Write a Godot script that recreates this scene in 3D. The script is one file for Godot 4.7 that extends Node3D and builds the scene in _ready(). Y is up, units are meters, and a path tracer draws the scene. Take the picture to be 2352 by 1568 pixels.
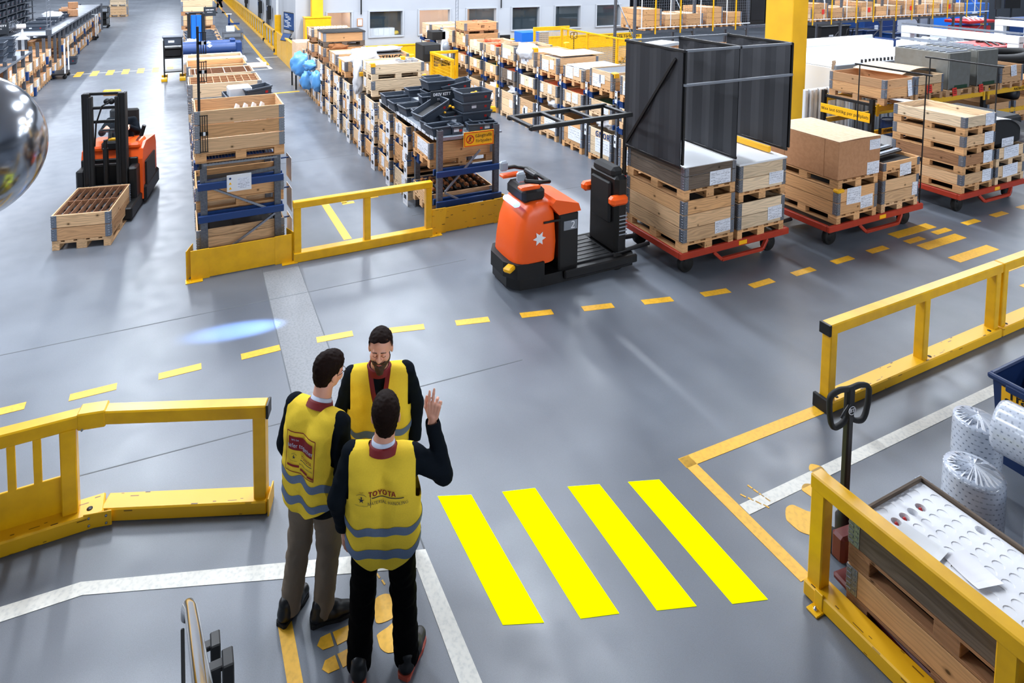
extends Node3D

var M := {}
var cache := {}
var rng := RandomNumberGenerator.new()

# ------------------------------------------------------------------ mesh helpers
func new_st() -> SurfaceTool:
	var st := SurfaceTool.new()
	st.begin(Mesh.PRIMITIVE_TRIANGLES)
	st.set_smooth_group(-1)
	return st

func tri(st: SurfaceTool, a: Vector3, b: Vector3, c: Vector3, h: Vector3, ua := Vector2.ZERO, ub := Vector2.RIGHT, uc := Vector2.ONE) -> void:
	st.set_uv(ua); st.add_vertex(a)
	if (b - a).cross(c - a).dot(h) > 0.0:
		st.set_uv(uc); st.add_vertex(c)
		st.set_uv(ub); st.add_vertex(b)
	else:
		st.set_uv(ub); st.add_vertex(b)
		st.set_uv(uc); st.add_vertex(c)

# a bottom-left, b bottom-right, c top-right, d top-left as seen from the side of h
func quad(st: SurfaceTool, a: Vector3, b: Vector3, c: Vector3, d: Vector3, h: Vector3) -> void:
	tri(st, a, b, c, h, Vector2(0, 1), Vector2(1, 1), Vector2(1, 0))
	tri(st, a, c, d, h, Vector2(0, 1), Vector2(1, 0), Vector2(0, 0))

func add_box(st: SurfaceTool, c: Vector3, s: Vector3, bev := 0.0, t := Basis.IDENTITY) -> void:
	var hs := s * 0.5
	var bv := minf(bev, minf(hs.x, minf(hs.y, hs.z)) * 0.6)
	var rt := [Vector3.BACK * -1.0, Vector3.BACK, Vector3.RIGHT, Vector3.RIGHT, Vector3.RIGHT, Vector3.LEFT]
	var up := [Vector3.UP, Vector3.UP, Vector3.FORWARD, Vector3.BACK, Vector3.UP, Vector3.UP]
	var ns := [Vector3.RIGHT, Vector3.LEFT, Vector3.UP, Vector3.DOWN, Vector3.BACK, Vector3.FORWARD]
	for i in 6:
		var n: Vector3 = ns[i]
		var r: Vector3 = rt[i] * ((hs * rt[i].abs()).length() - bv)
		var u: Vector3 = up[i] * ((hs * up[i].abs()).length() - bv)
		var o: Vector3 = n * (hs * n.abs()).length()
		quad(st, c + t * (o - r - u), c + t * (o + r - u), c + t * (o + r + u), c + t * (o - r + u), t * n)
	if bv <= 0.0:
		return
	for k in 3:
		var i := (k + 1) % 3
		var j := (k + 2) % 3
		for si in [-1.0, 1.0]:
			for sj in [-1.0, 1.0]:
				var p := Vector3.ZERO
				p[i] = si * hs[i]; p[j] = sj * (hs[j] - bv)
				var q := Vector3.ZERO
				q[i] = si * (hs[i] - bv); q[j] = sj * hs[j]
				var e := Vector3.ZERO
				e[k] = hs[k] - bv
				var n := Vector3.ZERO
				n[i] = si; n[j] = sj
				quad(st, c + t * (p - e), c + t * (p + e), c + t * (q + e), c + t * (q - e), t * n)
	for sx in [-1.0, 1.0]:
		for sy in [-1.0, 1.0]:
			for sz in [-1.0, 1.0]:
				var g := Vector3(sx, sy, sz)
				tri(st, c + t * (g * Vector3(hs.x, hs.y - bv, hs.z - bv)), c + t * (g * Vector3(hs.x - bv, hs.y, hs.z - bv)), c + t * (g * Vector3(hs.x - bv, hs.y - bv, hs.z)), t * g)

func add_bar(st: SurfaceTool, a: Vector3, b: Vector3, w: float, h: float, bev := 0.0) -> void:
	var d := b - a
	var x := d.normalized()
	var u := Vector3.UP if absf(x.y) < 0.99 else Vector3.FORWARD
	var z := x.cross(u).normalized()
	add_box(st, (a + b) * 0.5, Vector3(d.length(), h, w), bev, Basis(x, z.cross(x), z))

func add_tube(st: SurfaceTool, pts: Array, r: float, n := 8, caps := true, r_end := -1.0) -> void:
	st.set_smooth_group(0)
	var prev := []
	var side := Vector3.ZERO
	var m := pts.size()
	for i in m:
		var p: Vector3 = pts[i]
		var d: Vector3 = (pts[mini(i + 1, m - 1)] - pts[maxi(i - 1, 0)]).normalized()
		if side == Vector3.ZERO:
			side = d.cross(Vector3.UP if absf(d.y) < 0.9 else Vector3.RIGHT).normalized()
		side = (side - d * side.dot(d)).normalized()
		var o := d.cross(side)
		var rr := r if r_end < 0.0 else lerpf(r, r_end, float(i) / (m - 1))
		var ring := []
		for k in n:
			var a := TAU * k / n
			ring.append(p + (side * cos(a) + o * sin(a)) * rr)
		if i > 0:
			for k in n:
				var k2 := (k + 1) % n
				quad(st, prev[k], prev[k2], ring[k2], ring[k], ring[k] - p + ring[k2] - p)
		if caps and (i == 0 or i == m - 1):
			st.set_smooth_group(-1)
			for k in n:
				tri(st, p, ring[k], ring[(k + 1) % n], -d if i == 0 else d)
			st.set_smooth_group(0)
		prev = ring
	st.set_smooth_group(-1)

# profile of (radius, height) turned round y at c
func add_lathe(st: SurfaceTool, c: Vector3, prof: Array, n := 16, t := Basis.IDENTITY, smooth := true) -> void:
	st.set_smooth_group(0 if smooth else -1)
	for i in prof.size() - 1:
		var p: Vector2 = prof[i]
		var q: Vector2 = prof[i + 1]
		for k in n:
			var a := TAU * k / n
			var b := TAU * (k + 1) / n
			var da := Vector3(cos(a), 0, sin(a))
			var db := Vector3(cos(b), 0, sin(b))
			var hint := (da + db) * (q.y - p.y) + Vector3.UP * 2.0 * (p.x - q.x)
			if hint.length() < 1e-6:
				hint = da + db
			var v := [c + t * (da * p.x + Vector3.UP * p.y), c + t * (db * p.x + Vector3.UP * p.y), c + t * (db * q.x + Vector3.UP * q.y), c + t * (da * q.x + Vector3.UP * q.y)]
			if p.x < 1e-5:
				tri(st, v[0], v[2], v[3], t * hint)
			elif q.x < 1e-5:
				tri(st, v[0], v[1], v[2], t * hint)
			else:
				quad(st, v[0], v[1], v[2], v[3], t * hint)
	st.set_smooth_group(-1)

# flat polygon (points in xz or xy given as 3-D, planar) pushed out along e
func add_prism(st: SurfaceTool, poly: PackedVector2Array, o: Vector3, u: Vector3, v: Vector3, e: Vector3) -> void:
	var idx := Geometry2D.triangulate_polygon(poly)
	var en := e.normalized()
	for i in range(0, idx.size(), 3):
		var a := o + u * poly[idx[i]].x + v * poly[idx[i]].y
		var b := o + u * poly[idx[i + 1]].x + v * poly[idx[i + 1]].y
		var c := o + u * poly[idx[i + 2]].x + v * poly[idx[i + 2]].y
		tri(st, a + e, b + e, c + e, en)
		tri(st, a, b, c, -en)
	var cw := Geometry2D.is_polygon_clockwise(poly)
	for i in poly.size():
		var p: Vector2 = poly[i]
		var q: Vector2 = poly[(i + 1) % poly.size()]
		var n2 := (q - p).orthogonal() * (-1.0 if cw else 1.0)
		var a := o + u * p.x + v * p.y
		var b := o + u * q.x + v * q.y
		var out := -(u * n2.x + v * n2.y)
		var mid := Vector2((p + q) * 0.5) + n2.normalized() * 0.0005
		if not Geometry2D.is_point_in_polygon(mid, poly):
			out = -out
		quad(st, a, b, b + e, a + e, out)

func done(st: SurfaceTool) -> ArrayMesh:
	st.generate_normals()
	return st.commit()

func box_mesh(s: Vector3, bev := 0.004) -> ArrayMesh:
	var key := "b%.3f_%.3f_%.3f_%.3f" % [s.x, s.y, s.z, bev]
	if not cache.has(key):
		var st := new_st()
		add_box(st, Vector3.ZERO, s, bev)
		cache[key] = done(st)
	return cache[key]

# ------------------------------------------------------------------ nodes
func tag(o: Node3D, label := "", category := "", group := "", kind := "") -> Node3D:
	if label: o.set_meta("label", label)
	if category: o.set_meta("category", category)
	if group: o.set_meta("group", group)
	if kind: o.set_meta("kind", kind)
	return o

func numbered(parent: Node, called: String) -> String:
	if not parent.has_node(NodePath(called)):
		return called
	var key := str(parent.get_instance_id()) + called
	var i: int = cache.get(key, 0) + 1
	while parent.has_node(NodePath("%s_%03d" % [called, i])):
		i += 1
	cache[key] = i
	return "%s_%03d" % [called, i]

func thing(called: String, label: String, category: String, at := Vector3.ZERO, turn := 0.0, group := "") -> Node3D:
	var o := Node3D.new()
	o.name = numbered(self, called)
	add_child(o)
	o.position = at
	o.rotation.y = turn
	tag(o, label, category, group)
	return o

func put(parent: Node3D, called: String, m: Mesh, mt: Material, at := Vector3.ZERO, b := Basis.IDENTITY) -> MeshInstance3D:
	var o := MeshInstance3D.new()
	o.name = numbered(parent, called)
	o.mesh = m
	if mt:
		o.material_override = mt
	o.transform = Transform3D(b, at)
	parent.add_child(o)
	return o

func part(parent: Node3D, called: String, st: SurfaceTool, mt: Material, at := Vector3.ZERO, b := Basis.IDENTITY) -> MeshInstance3D:
	return put(parent, called, done(st), mt, at, b)

func boxp(parent: Node3D, called: String, c: Vector3, s: Vector3, mt: Material, bev := 0.004, b := Basis.IDENTITY) -> MeshInstance3D:
	return put(parent, called, box_mesh(s, bev), mt, c, b)

func text_mesh(s: String, height: float, depth := 0.002, bold := false, font := "Droid Sans") -> TextMesh:
	var key := "t" + s + str(height) + str(bold) + font
	if not cache.has(key):
		var f := SystemFont.new()
		f.font_names = PackedStringArray([font])
		f.font_weight = 700 if bold else 400
		var t := TextMesh.new()
		t.font = f
		t.text = s
		t.font_size = 32
		t.pixel_size = height / 24.0
		t.depth = depth
		t.curve_step = 2.0
		cache[key] = t
	return cache[key]

func ry(a: float) -> Basis:
	return Basis(Vector3.UP, a)

func rot_to(x: Vector3, y: Vector3) -> Basis:
	var xn := x.normalized()
	var z := xn.cross(y).normalized()
	return Basis(xn, z.cross(xn), z)

# ------------------------------------------------------------------ textures
func noise(kind: int, freq: float, oct: int, sd: int) -> FastNoiseLite:
	var n := FastNoiseLite.new()
	n.noise_type = kind
	n.frequency = freq
	n.fractal_octaves = oct
	n.seed = sd
	return n

func noise_tex(size: int, freq: float, oct: int, sd: int, lo: Color, hi: Color, mid := Color(-1, 0, 0)) -> ImageTexture:
	var im := noise(FastNoiseLite.TYPE_SIMPLEX, freq, oct, sd).get_seamless_image(size, size)
	var outp := Image.create_empty(size, size, false, Image.FORMAT_RGB8)
	for y in size:
		for x in size:
			var t := im.get_pixel(x, y).r
			var c := lo.lerp(hi, t)
			if mid.r >= 0.0:
				c = lo.lerp(mid, t * 2.0) if t < 0.5 else mid.lerp(hi, t * 2.0 - 1.0)
			outp.set_pixel(x, y, c)
	return ImageTexture.create_from_image(outp)

func wood_tex(sd: int, contrast: float, knots: int) -> ImageTexture:
	var n := 384
	var g := RandomNumberGenerator.new()
	g.seed = sd
	var warp := noise(FastNoiseLite.TYPE_SIMPLEX, 0.006, 2, sd).get_seamless_image(n, n)
	var fine := noise(FastNoiseLite.TYPE_SIMPLEX, 0.08, 2, sd + 7).get_seamless_image(n, n)
	var ks := []
	for i in knots:
		ks.append(Vector3(g.randf() * n, g.randf() * n, g.randf_range(7.0, 15.0)))
	var im := Image.create_empty(n, n, false, Image.FORMAT_RGB8)
	for y in n:
		for x in n:
			var w := warp.get_pixel(x, y).r
			var ring := fposmod(float(y) / n * 11.0 + w * 1.6, 1.0)
			var t := 0.5 + 0.5 * sin(ring * TAU)
			var f := fine.get_pixel((x / 8) % n, y).r
			var v := 1.0 - contrast * (0.55 * t * t + 0.45 * f)
			var dark := 0.0
			for k in ks:
				var dx: float = absf(x - k.x); dx = minf(dx, n - dx)
				var dy: float = absf(y - k.y); dy = minf(dy, n - dy)
				var d: float = sqrt(dx * dx * 9.0 + dy * dy) / k.z
				if d < 2.2:
					dark = maxf(dark, 0.4 * smoothstep(1.15, 0.4, d) + 0.12 * smoothstep(2.2, 1.0, d))
			v *= 1.0 - dark
			im.set_pixel(x, y, Color(minf(v, 1.0), minf(v * (0.99 - 0.06 * dark), 1.0), minf(v * (0.97 - 0.15 * dark), 1.0)))
	return ImageTexture.create_from_image(im)

func paper_tex(sd: int) -> ImageTexture:
	var g := RandomNumberGenerator.new()
	g.seed = sd
	var im := Image.create_empty(160, 208, false, Image.FORMAT_RGB8)
	im.fill(Color(0.93, 0.94, 0.96))
	var y := 8
	while y < 198:
		var h := 2 if g.randf() < 0.75 else 6
		var x := 8
		while x < 148:
			var w := g.randi_range(6, 34)
			if g.randf() < 0.72:
				im.fill_rect(Rect2i(x, y, mini(w, 152 - x), h), Color(0.3, 0.32, 0.36).lerp(Color(0.75, 0.76, 0.78), g.randf()))
			x += w + 5
		y += h + g.randi_range(5, 11)
	return ImageTexture.create_from_image(im)

func dots_tex() -> ImageTexture:
	var im := Image.create_empty(128, 128, false, Image.FORMAT_RGB8)
	im.fill(Color(1, 1, 1))
	for r in 8:
		for c in 8:
			var o := 8 if r % 2 else 0
			im.fill_rect(Rect2i((c * 16 + o + 4) % 128, r * 16 + 5, 5, 4), Color(0.52, 0.55, 0.6))
	return ImageTexture.create_from_image(im)

# ------------------------------------------------------------------ materials
func mat(key: String, c: Color, rough := 0.6, metal := 0.0, tex: Texture2D = null, scale := Vector3.ONE) -> StandardMaterial3D:
	var m := StandardMaterial3D.new()
	m.resource_name = key
	m.albedo_color = c
	m.roughness = rough
	m.metallic = metal
	if tex:
		m.albedo_texture = tex
		m.uv1_triplanar = true
		m.uv1_scale = scale
	M[key] = m
	return m

func make_materials() -> void:
	var wt := [wood_tex(3, 0.13, 3), wood_tex(11, 0.17, 5), wood_tex(23, 0.22, 4)]
	var tones := [Color(0.9, 0.78, 0.64), Color(0.88, 0.73, 0.57), Color(0.86, 0.67, 0.48), Color(0.8, 0.63, 0.47), Color(0.66, 0.49, 0.36), Color(0.45, 0.4, 0.36), Color(0.34, 0.28, 0.23), Color(0.92, 0.83, 0.71)]
	for i in tones.size():
		for k in 5:
			var m := mat("wood%d_%d" % [i, k], tones[i] * (0.94 + 0.03 * k), 0.72, 0.0, wt[(i + k) % 3], Vector3(0.6, 2.2, 2.2))
			m.uv1_offset = Vector3(0.31 * i + 0.37 * k, 0.17 * i + 0.23 * k, 0.41 * i + 0.29 * k)
			m.metallic_specular = 0.3
	var spots := noise_tex(256, 0.02, 4, 5, Color(0.93, 0.91, 0.88), Color(1, 1, 1))
	mat("yellow", Color(0.93, 0.71, 0.03), 0.33, 0.0, spots, Vector3.ONE * 0.8)
	var scratch := Image.create_empty(256, 256, false, Image.FORMAT_RGB8)
	scratch.fill(Color.WHITE)
	var g := RandomNumberGenerator.new(); g.seed = 4
	for i in 70:
		var x := g.randi_range(0, 250)
		var y := g.randi_range(0, 250)
		scratch.fill_rect(Rect2i(x, y, g.randi_range(1, 16), g.randi_range(1, 2)), Color(0.5, 0.46, 0.42) if g.randf() < 0.5 else Color(0.25, 0.23, 0.2))
	var sct := ImageTexture.create_from_image(scratch)
	mat("yellow_worn", Color(0.9, 0.68, 0.05), 0.42, 0.0, sct, Vector3.ONE * 0.9)
	mat("yellow_column", Color(0.93, 0.71, 0.06), 0.6, 0.0, noise_tex(256, 0.012, 4, 15, Color(0.94, 0.93, 0.92), Color(1, 1, 1)), Vector3.ONE * 0.35)
	mat("orange", Color(0.95, 0.36, 0.1), 0.35)
	mat("cart_red", Color(0.68, 0.2, 0.1), 0.5, 0.0, spots, Vector3.ONE)
	mat("red", Color(0.7, 0.06, 0.05), 0.4)
	mat("red_sheet", Color(0.86, 0.2, 0.14), 0.6)
	mat("black", Color(0.045, 0.045, 0.05), 0.45)
	mat("black_soft", Color(0.07, 0.072, 0.078), 0.7)
	mat("rubber", Color(0.05, 0.05, 0.052), 0.8)
	mat("dark_steel", Color(0.13, 0.135, 0.145), 0.45, 0.4)
	mat("bin", Color(0.23, 0.265, 0.315), 0.5)
	mat("bin_inside", Color(0.1, 0.11, 0.13), 0.7)
	mat("steel", Color(0.42, 0.44, 0.47), 0.45, 0.55, noise_tex(128, 0.05, 3, 8, Color(0.8, 0.8, 0.82), Color(1, 1, 1)), Vector3.ONE * 3.0)
	mat("galvanised", Color(0.62, 0.65, 0.69), 0.42, 0.75, noise_tex(128, 0.09, 2, 9, Color(0.72, 0.72, 0.74), Color(1, 1, 1)), Vector3.ONE * 6.0)
	mat("painted_grey", Color(0.5, 0.52, 0.55), 0.5)
	mat("jack_red", Color(0.36, 0.11, 0.09), 0.5)
	mat("stainless", Color(0.75, 0.74, 0.73), 0.1, 1.0)
	mat("mirror", Color(0.66, 0.68, 0.71), 0.16, 1.0)
	mat("chrome", Color(0.8, 0.8, 0.82), 0.2, 1.0)
	mat("blue", Color(0.02, 0.2, 0.42), 0.42)
	mat("blue_bright", Color(0.03, 0.4, 0.78), 0.4)
	mat("blue_bin", Color(0.03, 0.16, 0.34), 0.45)
	mat("blue_film", Color(0.36, 0.62, 0.86), 0.3)
	mat("white", Color(0.88, 0.89, 0.9), 0.5)
	mat("foam", Color(0.95, 0.955, 0.97), 0.6)
	mat("film", Color(0.86, 0.87, 0.89), 0.22)
	mat("grey_cabinet", Color(0.43, 0.435, 0.42), 0.55, 0.0, spots, Vector3.ONE)
	mat("grey_panel", Color(0.6, 0.63, 0.67), 0.4, 0.2)
	mat("cardboard", Color(0.72, 0.53, 0.38), 0.8, 0.0, spots, Vector3.ONE * 2.0)
	mat("cardboard_pale", Color(0.86, 0.74, 0.62), 0.8, 0.0, spots, Vector3.ONE * 2.0)
	mat("divider", Color(0.5, 0.34, 0.23), 0.85)
	mat("orange_part", Color(0.88, 0.42, 0.26), 0.5)
	mat("yellow_plastic", Color(0.95, 0.7, 0.04), 0.4)
	mat("brown_paper", Color(0.55, 0.34, 0.17), 0.8)
	mat("dark_green", Color(0.05, 0.22, 0.12), 0.6)
	mat("dark_inside", Color(0.1, 0.08, 0.07), 0.8)
	mat("screen", Color(0.08, 0.22, 0.42), 0.15)
	mat("curtain", Color(0.17, 0.175, 0.195), 0.75)
	mat("wall_white", Color(0.69, 0.705, 0.725), 0.6, 0.0, noise_tex(128, 0.01, 3, 21, Color(0.95, 0.95, 0.96), Color(1, 1, 1)), Vector3.ONE * 0.2)
	mat("wall_beige", Color(0.9, 0.79, 0.7), 0.7)
	mat("wall_dark", Color(0.2, 0.22, 0.25), 0.7)
	mat("ceiling", Color(0.82, 0.83, 0.85), 0.8)
	mat("paint_yellow", Color(0.95, 0.72, 0.18), 0.45, 0.0, noise_tex(256, 0.05, 4, 31, Color(0.9, 0.89, 0.88), Color(1, 1, 1), Color(0.97, 0.97, 0.97)), Vector3.ONE * 1.3)
	mat("paint_white", Color(0.88, 0.87, 0.83), 0.5, 0.0, noise_tex(256, 0.06, 4, 33, Color(0.88, 0.89, 0.9), Color(1, 1, 1), Color(0.98, 0.98, 0.98)), Vector3.ONE * 1.3)
	for k in ["paint_yellow", "paint_white"]:
		M[k].uv1_world_triplanar = true
	mat("sign_yellow", Color(0.98, 0.72, 0.05), 0.4)
	mat("sign_red", Color(0.78, 0.1, 0.05), 0.4)
	mat("ink", Color(0.02, 0.02, 0.025), 0.5)
	mat("ink_white", Color(0.93, 0.93, 0.95), 0.5)
	mat("sign_dark", Color(0.12, 0.15, 0.18), 0.5)
	for i in 4:
		var m := mat("paper%d" % i, Color(0.95, 0.96, 0.98), 0.6)
		m.albedo_texture = paper_tex(i + 50)
	var b := mat("bubble", Color(0.74, 0.77, 0.82), 0.28)
	b.albedo_texture = dots_tex()
	b.uv1_triplanar = true
	b.uv1_scale = Vector3.ONE * 3.2
	b.clearcoat_enabled = true
	b.clearcoat = 0.6
	b.clearcoat_roughness = 0.15
	var gl := mat("glass", Color(0.5, 0.6, 0.65, 0.06), 0.03)
	gl.transparency = BaseMaterial3D.TRANSPARENCY_ALPHA
	var pv := mat("clear_film", Color(0.9, 0.92, 0.95, 0.4), 0.2)
	pv.transparency = BaseMaterial3D.TRANSPARENCY_ALPHA
	# people
	var weave := noise_tex(256, 0.12, 3, 41, Color(0.95, 0.95, 0.95), Color(1, 1, 1))
	mat("vest", Color(0.95, 0.81, 0.25), 0.65, 0.0, weave, Vector3.ONE * 3.0)
	mat("reflective", Color(0.42, 0.48, 0.57), 0.5, 0.0, weave, Vector3.ONE * 3.0)
	mat("jacket", Color(0.08, 0.1, 0.125), 0.75, 0.0, weave, Vector3.ONE * 4.0)
	mat("trousers_black", Color(0.035, 0.036, 0.042), 0.8, 0.0, weave, Vector3.ONE * 4.0)
	mat("trousers_taupe", Color(0.5, 0.45, 0.39), 0.8, 0.0, weave, Vector3.ONE * 4.0)
	for k in ["vest", "reflective", "jacket", "trousers_black", "trousers_taupe"]:
		M[k].metallic_specular = 0.12
	var sk := mat("skin", Color(0.83, 0.6, 0.5), 0.5)
	sk.subsurf_scatter_enabled = true
	sk.subsurf_scatter_strength = 0.06
	mat("hair", Color(0.15, 0.088, 0.065), 0.7, 0.0, noise_tex(128, 0.1, 3, 61, Color(0.45, 0.45, 0.45), Color(1, 1, 1)), Vector3(30, 4, 30))
	mat("beard", Color(0.3, 0.19, 0.125), 0.7, 0.0, noise_tex(128, 0.1, 3, 62, Color(0.5, 0.5, 0.5), Color(1, 1, 1)), Vector3(30, 6, 30))
	M.hair.metallic_specular = 0.2
	mat("collar_red", Color(0.45, 0.03, 0.05), 0.7)
	mat("collar_white", Color(0.75, 0.79, 0.86), 0.7)
	mat("lip", Color(0.66, 0.36, 0.32), 0.5)
	mat("shirt_blue", Color(0.03, 0.13, 0.28), 0.8)
	mat("shoe_black", Color(0.03, 0.034, 0.042), 0.4)
	mat("shoe_orange", Color(0.75, 0.32, 0.24), 0.5)
	mat("print_red", Color(0.5, 0.05, 0.07), 0.7)
	mat("print_dark", Color(0.1, 0.1, 0.2), 0.7)
	# floor
	var fl := mat("floor", Color(0.5, 0.525, 0.56), 1.0)
	fl.albedo_texture = noise_tex(1024, 0.5, 2, 71, Color(0.76, 0.76, 0.77), Color(1, 1, 1), Color(0.95, 0.95, 0.95))
	fl.uv1_triplanar = true
	fl.uv1_world_triplanar = true
	fl.uv1_scale = Vector3.ONE * 0.55
	fl.roughness_texture = noise_tex(512, 0.008, 2, 72, Color(0.33, 0.33, 0.33), Color(0.42, 0.42, 0.42))
	fl.detail_enabled = true
	fl.detail_blend_mode = BaseMaterial3D.BLEND_MODE_MUL
	fl.detail_uv_layer = BaseMaterial3D.DETAIL_UV_2
	fl.detail_albedo = noise_tex(512, 0.006, 4, 73, Color(0.76, 0.765, 0.78), Color(1, 1, 1))
	fl.uv2_triplanar = true
	fl.uv2_world_triplanar = true
	fl.uv2_scale = Vector3.ONE * 0.09

func wood(i: int) -> Material:
	return M["wood%d_%d" % [i, rng.randi() % 5]]

# ------------------------------------------------------------------ camera, light
func camera_and_light() -> void:
	var cam := Camera3D.new()
	cam.name = "camera"
	cam.position = Vector3(0, 4.45, 0)
	cam.rotation = Vector3(-0.0655541, -0.4277464, 0.0076610)
	cam.projection = Camera3D.PROJECTION_FRUSTUM
	cam.near = 0.1
	cam.far = 300.0
	var f := 1425.87
	cam.size = 0.1 * 1568.0 / f
	cam.frustum_offset = Vector2((1176.0 - 1059.95) / f, (-0.44 - 784.0) / f) * 0.1
	cam.current = true
	add_child(cam)
	var we := WorldEnvironment.new()
	we.name = "environment"
	var e := Environment.new()
	e.background_mode = Environment.BG_COLOR
	e.background_color = Color(0.02, 0.02, 0.025)
	e.tonemap_mode = Environment.TONE_MAPPER_LINEAR
	e.tonemap_exposure = 0.95
	e.sdfgi_enabled = true
	e.ssao_enabled = true
	e.ssil_enabled = true
	we.environment = e
	add_child(we)
	for x in [-9.0, -1.2, 6.2, 13.5, 21.0, 29.0, 37.5, 46.0]:
		for z in [20.0, 12.5, -9.5, -16.5, -23.5 if x < 3.0 else -21.0, -31.5, -39.5, -47.5, -55.5, -63.5, -71.5]:
			if (x > 3.0 and x < 22.0 and z < -27.0) or (x > 21.0 and z < -23.0):
				continue
			if z > 0.0 and (x > 22.0 or x < -2.0):
				continue
			lamp(Vector3(x, 8.6, z), 2.0 if z > 0.0 else 1.05)
	for z in [-14.5, -20.5]:
		lamp(Vector3(2.5, 8.6, z), 0.8)

func lamp(at: Vector3, gain: float) -> void:
	var o := thing("ceiling_lamp", "long white ceiling lamp hanging in a row above the hall", "lamp", at, 0.0, "ceiling lamps over the hall")
	var st := new_st()
	add_box(st, Vector3(0, 0.06, 0), Vector3(0.5, 0.08, 3.2), 0.01)
	part(o, "housing", st, M.white)
	var em := mat_cached_emit()
	boxp(o, "lamp_tube", Vector3(0, 0.0, 0), Vector3(0.42, 0.03, 3.1), em, 0.0)
	var l := AreaLight3D.new()
	l.name = "lamp_light"
	l.area_size = Vector2(0.42, 3.1)
	l.rotation.x = -PI / 2
	l.position.y = -0.03
	l.light_energy = LAMP * gain
	l.light_color = Color(0.93, 0.96, 1.0)
	l.shadow_enabled = true
	l.area_range = 100.0
	l.area_attenuation = 2.0
	o.add_child(l)

const LAMP := 60.0

func mat_cached_emit() -> Material:
	if not M.has("lamp_glow"):
		var m := mat("lamp_glow", Color(0.95, 0.96, 1.0), 0.5)
		m.emission_enabled = true
		m.emission = Color(0.93, 0.96, 1.0)
		m.emission_energy_multiplier = 3.0
	return M.lamp_glow

# ------------------------------------------------------------------ shell and floor
func struct_box(called: String, lo: Vector3, hi: Vector3, mt: Material, parent: Node3D = self) -> MeshInstance3D:
	var o := put(parent, called, box_mesh(hi - lo, 0.0), mt, (lo + hi) * 0.5)
	if parent == self:
		tag(o, "", "", "", "structure")
	return o

func marking(fl: Node3D, called: String, pts: Array, mt: Material) -> void:
	var poly := PackedVector2Array()
	for p in pts:
		poly.append(Vector2(p[0], p[1]))
	var st := new_st()
	add_prism(st, poly, Vector3.ZERO, Vector3.RIGHT, Vector3.BACK, Vector3.UP * (0.001 if called == "concrete_strip" else 0.0015 if called == "floor_joint" else 0.003))
	part(fl, called, st, mt, Vector3(0, 0.1, 0))

func strip(fl: Node3D, called: String, a: Vector2, b: Vector2, w: float, mt: Material) -> void:
	var n := (b - a).normalized().orthogonal() * w * 0.5
	marking(fl, called, [[a.x + n.x, a.y + n.y], [b.x + n.x, b.y + n.y], [b.x - n.x, b.y - n.y], [a.x - n.x, a.y - n.y]], mt)

func shell() -> void:
	var fl := struct_box("floor", Vector3(-16, -0.2, -80), Vector3(56, 0, 24), M.floor)
	struct_box("ceiling", Vector3(-16, 9.0, -80), Vector3(56, 9.3, 24), M.ceiling)
	struct_box("wall_west", Vector3(-16.3, 0, -80), Vector3(-16, 9, 24), M.wall_white)
	struct_box("wall_east", Vector3(56, 0, -80), Vector3(56.3, 9, 24), M.wall_white)
	struct_box("wall_south", Vector3(-16, 0, 24), Vector3(56, 9, 24.3), M.wall_white)
	struct_box("wall_north", Vector3(-16, 0, -80.3), Vector3(56, 9, -80), M.wall_white)

	# unseen landing added behind the camera to keep rear lamps off the near floor
	var ld := thing("added_shade_landing", "unseen steel landing added behind the camera to shade the near floor", "landing", Vector3(1.0, 0, 4.4))
	boxp(ld, "deck", Vector3(0, 2.76, 0), Vector3(12.0, 0.12, 8.2), M.steel, 0.01)
	for x in [-5.8, -2.0, 2.0, 5.8]:
		for z in [-3.9, 3.9]:
			boxp(ld, "column", Vector3(x, 1.35, z), Vector3(0.14, 2.7, 0.14), M.steel, 0.008)

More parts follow.
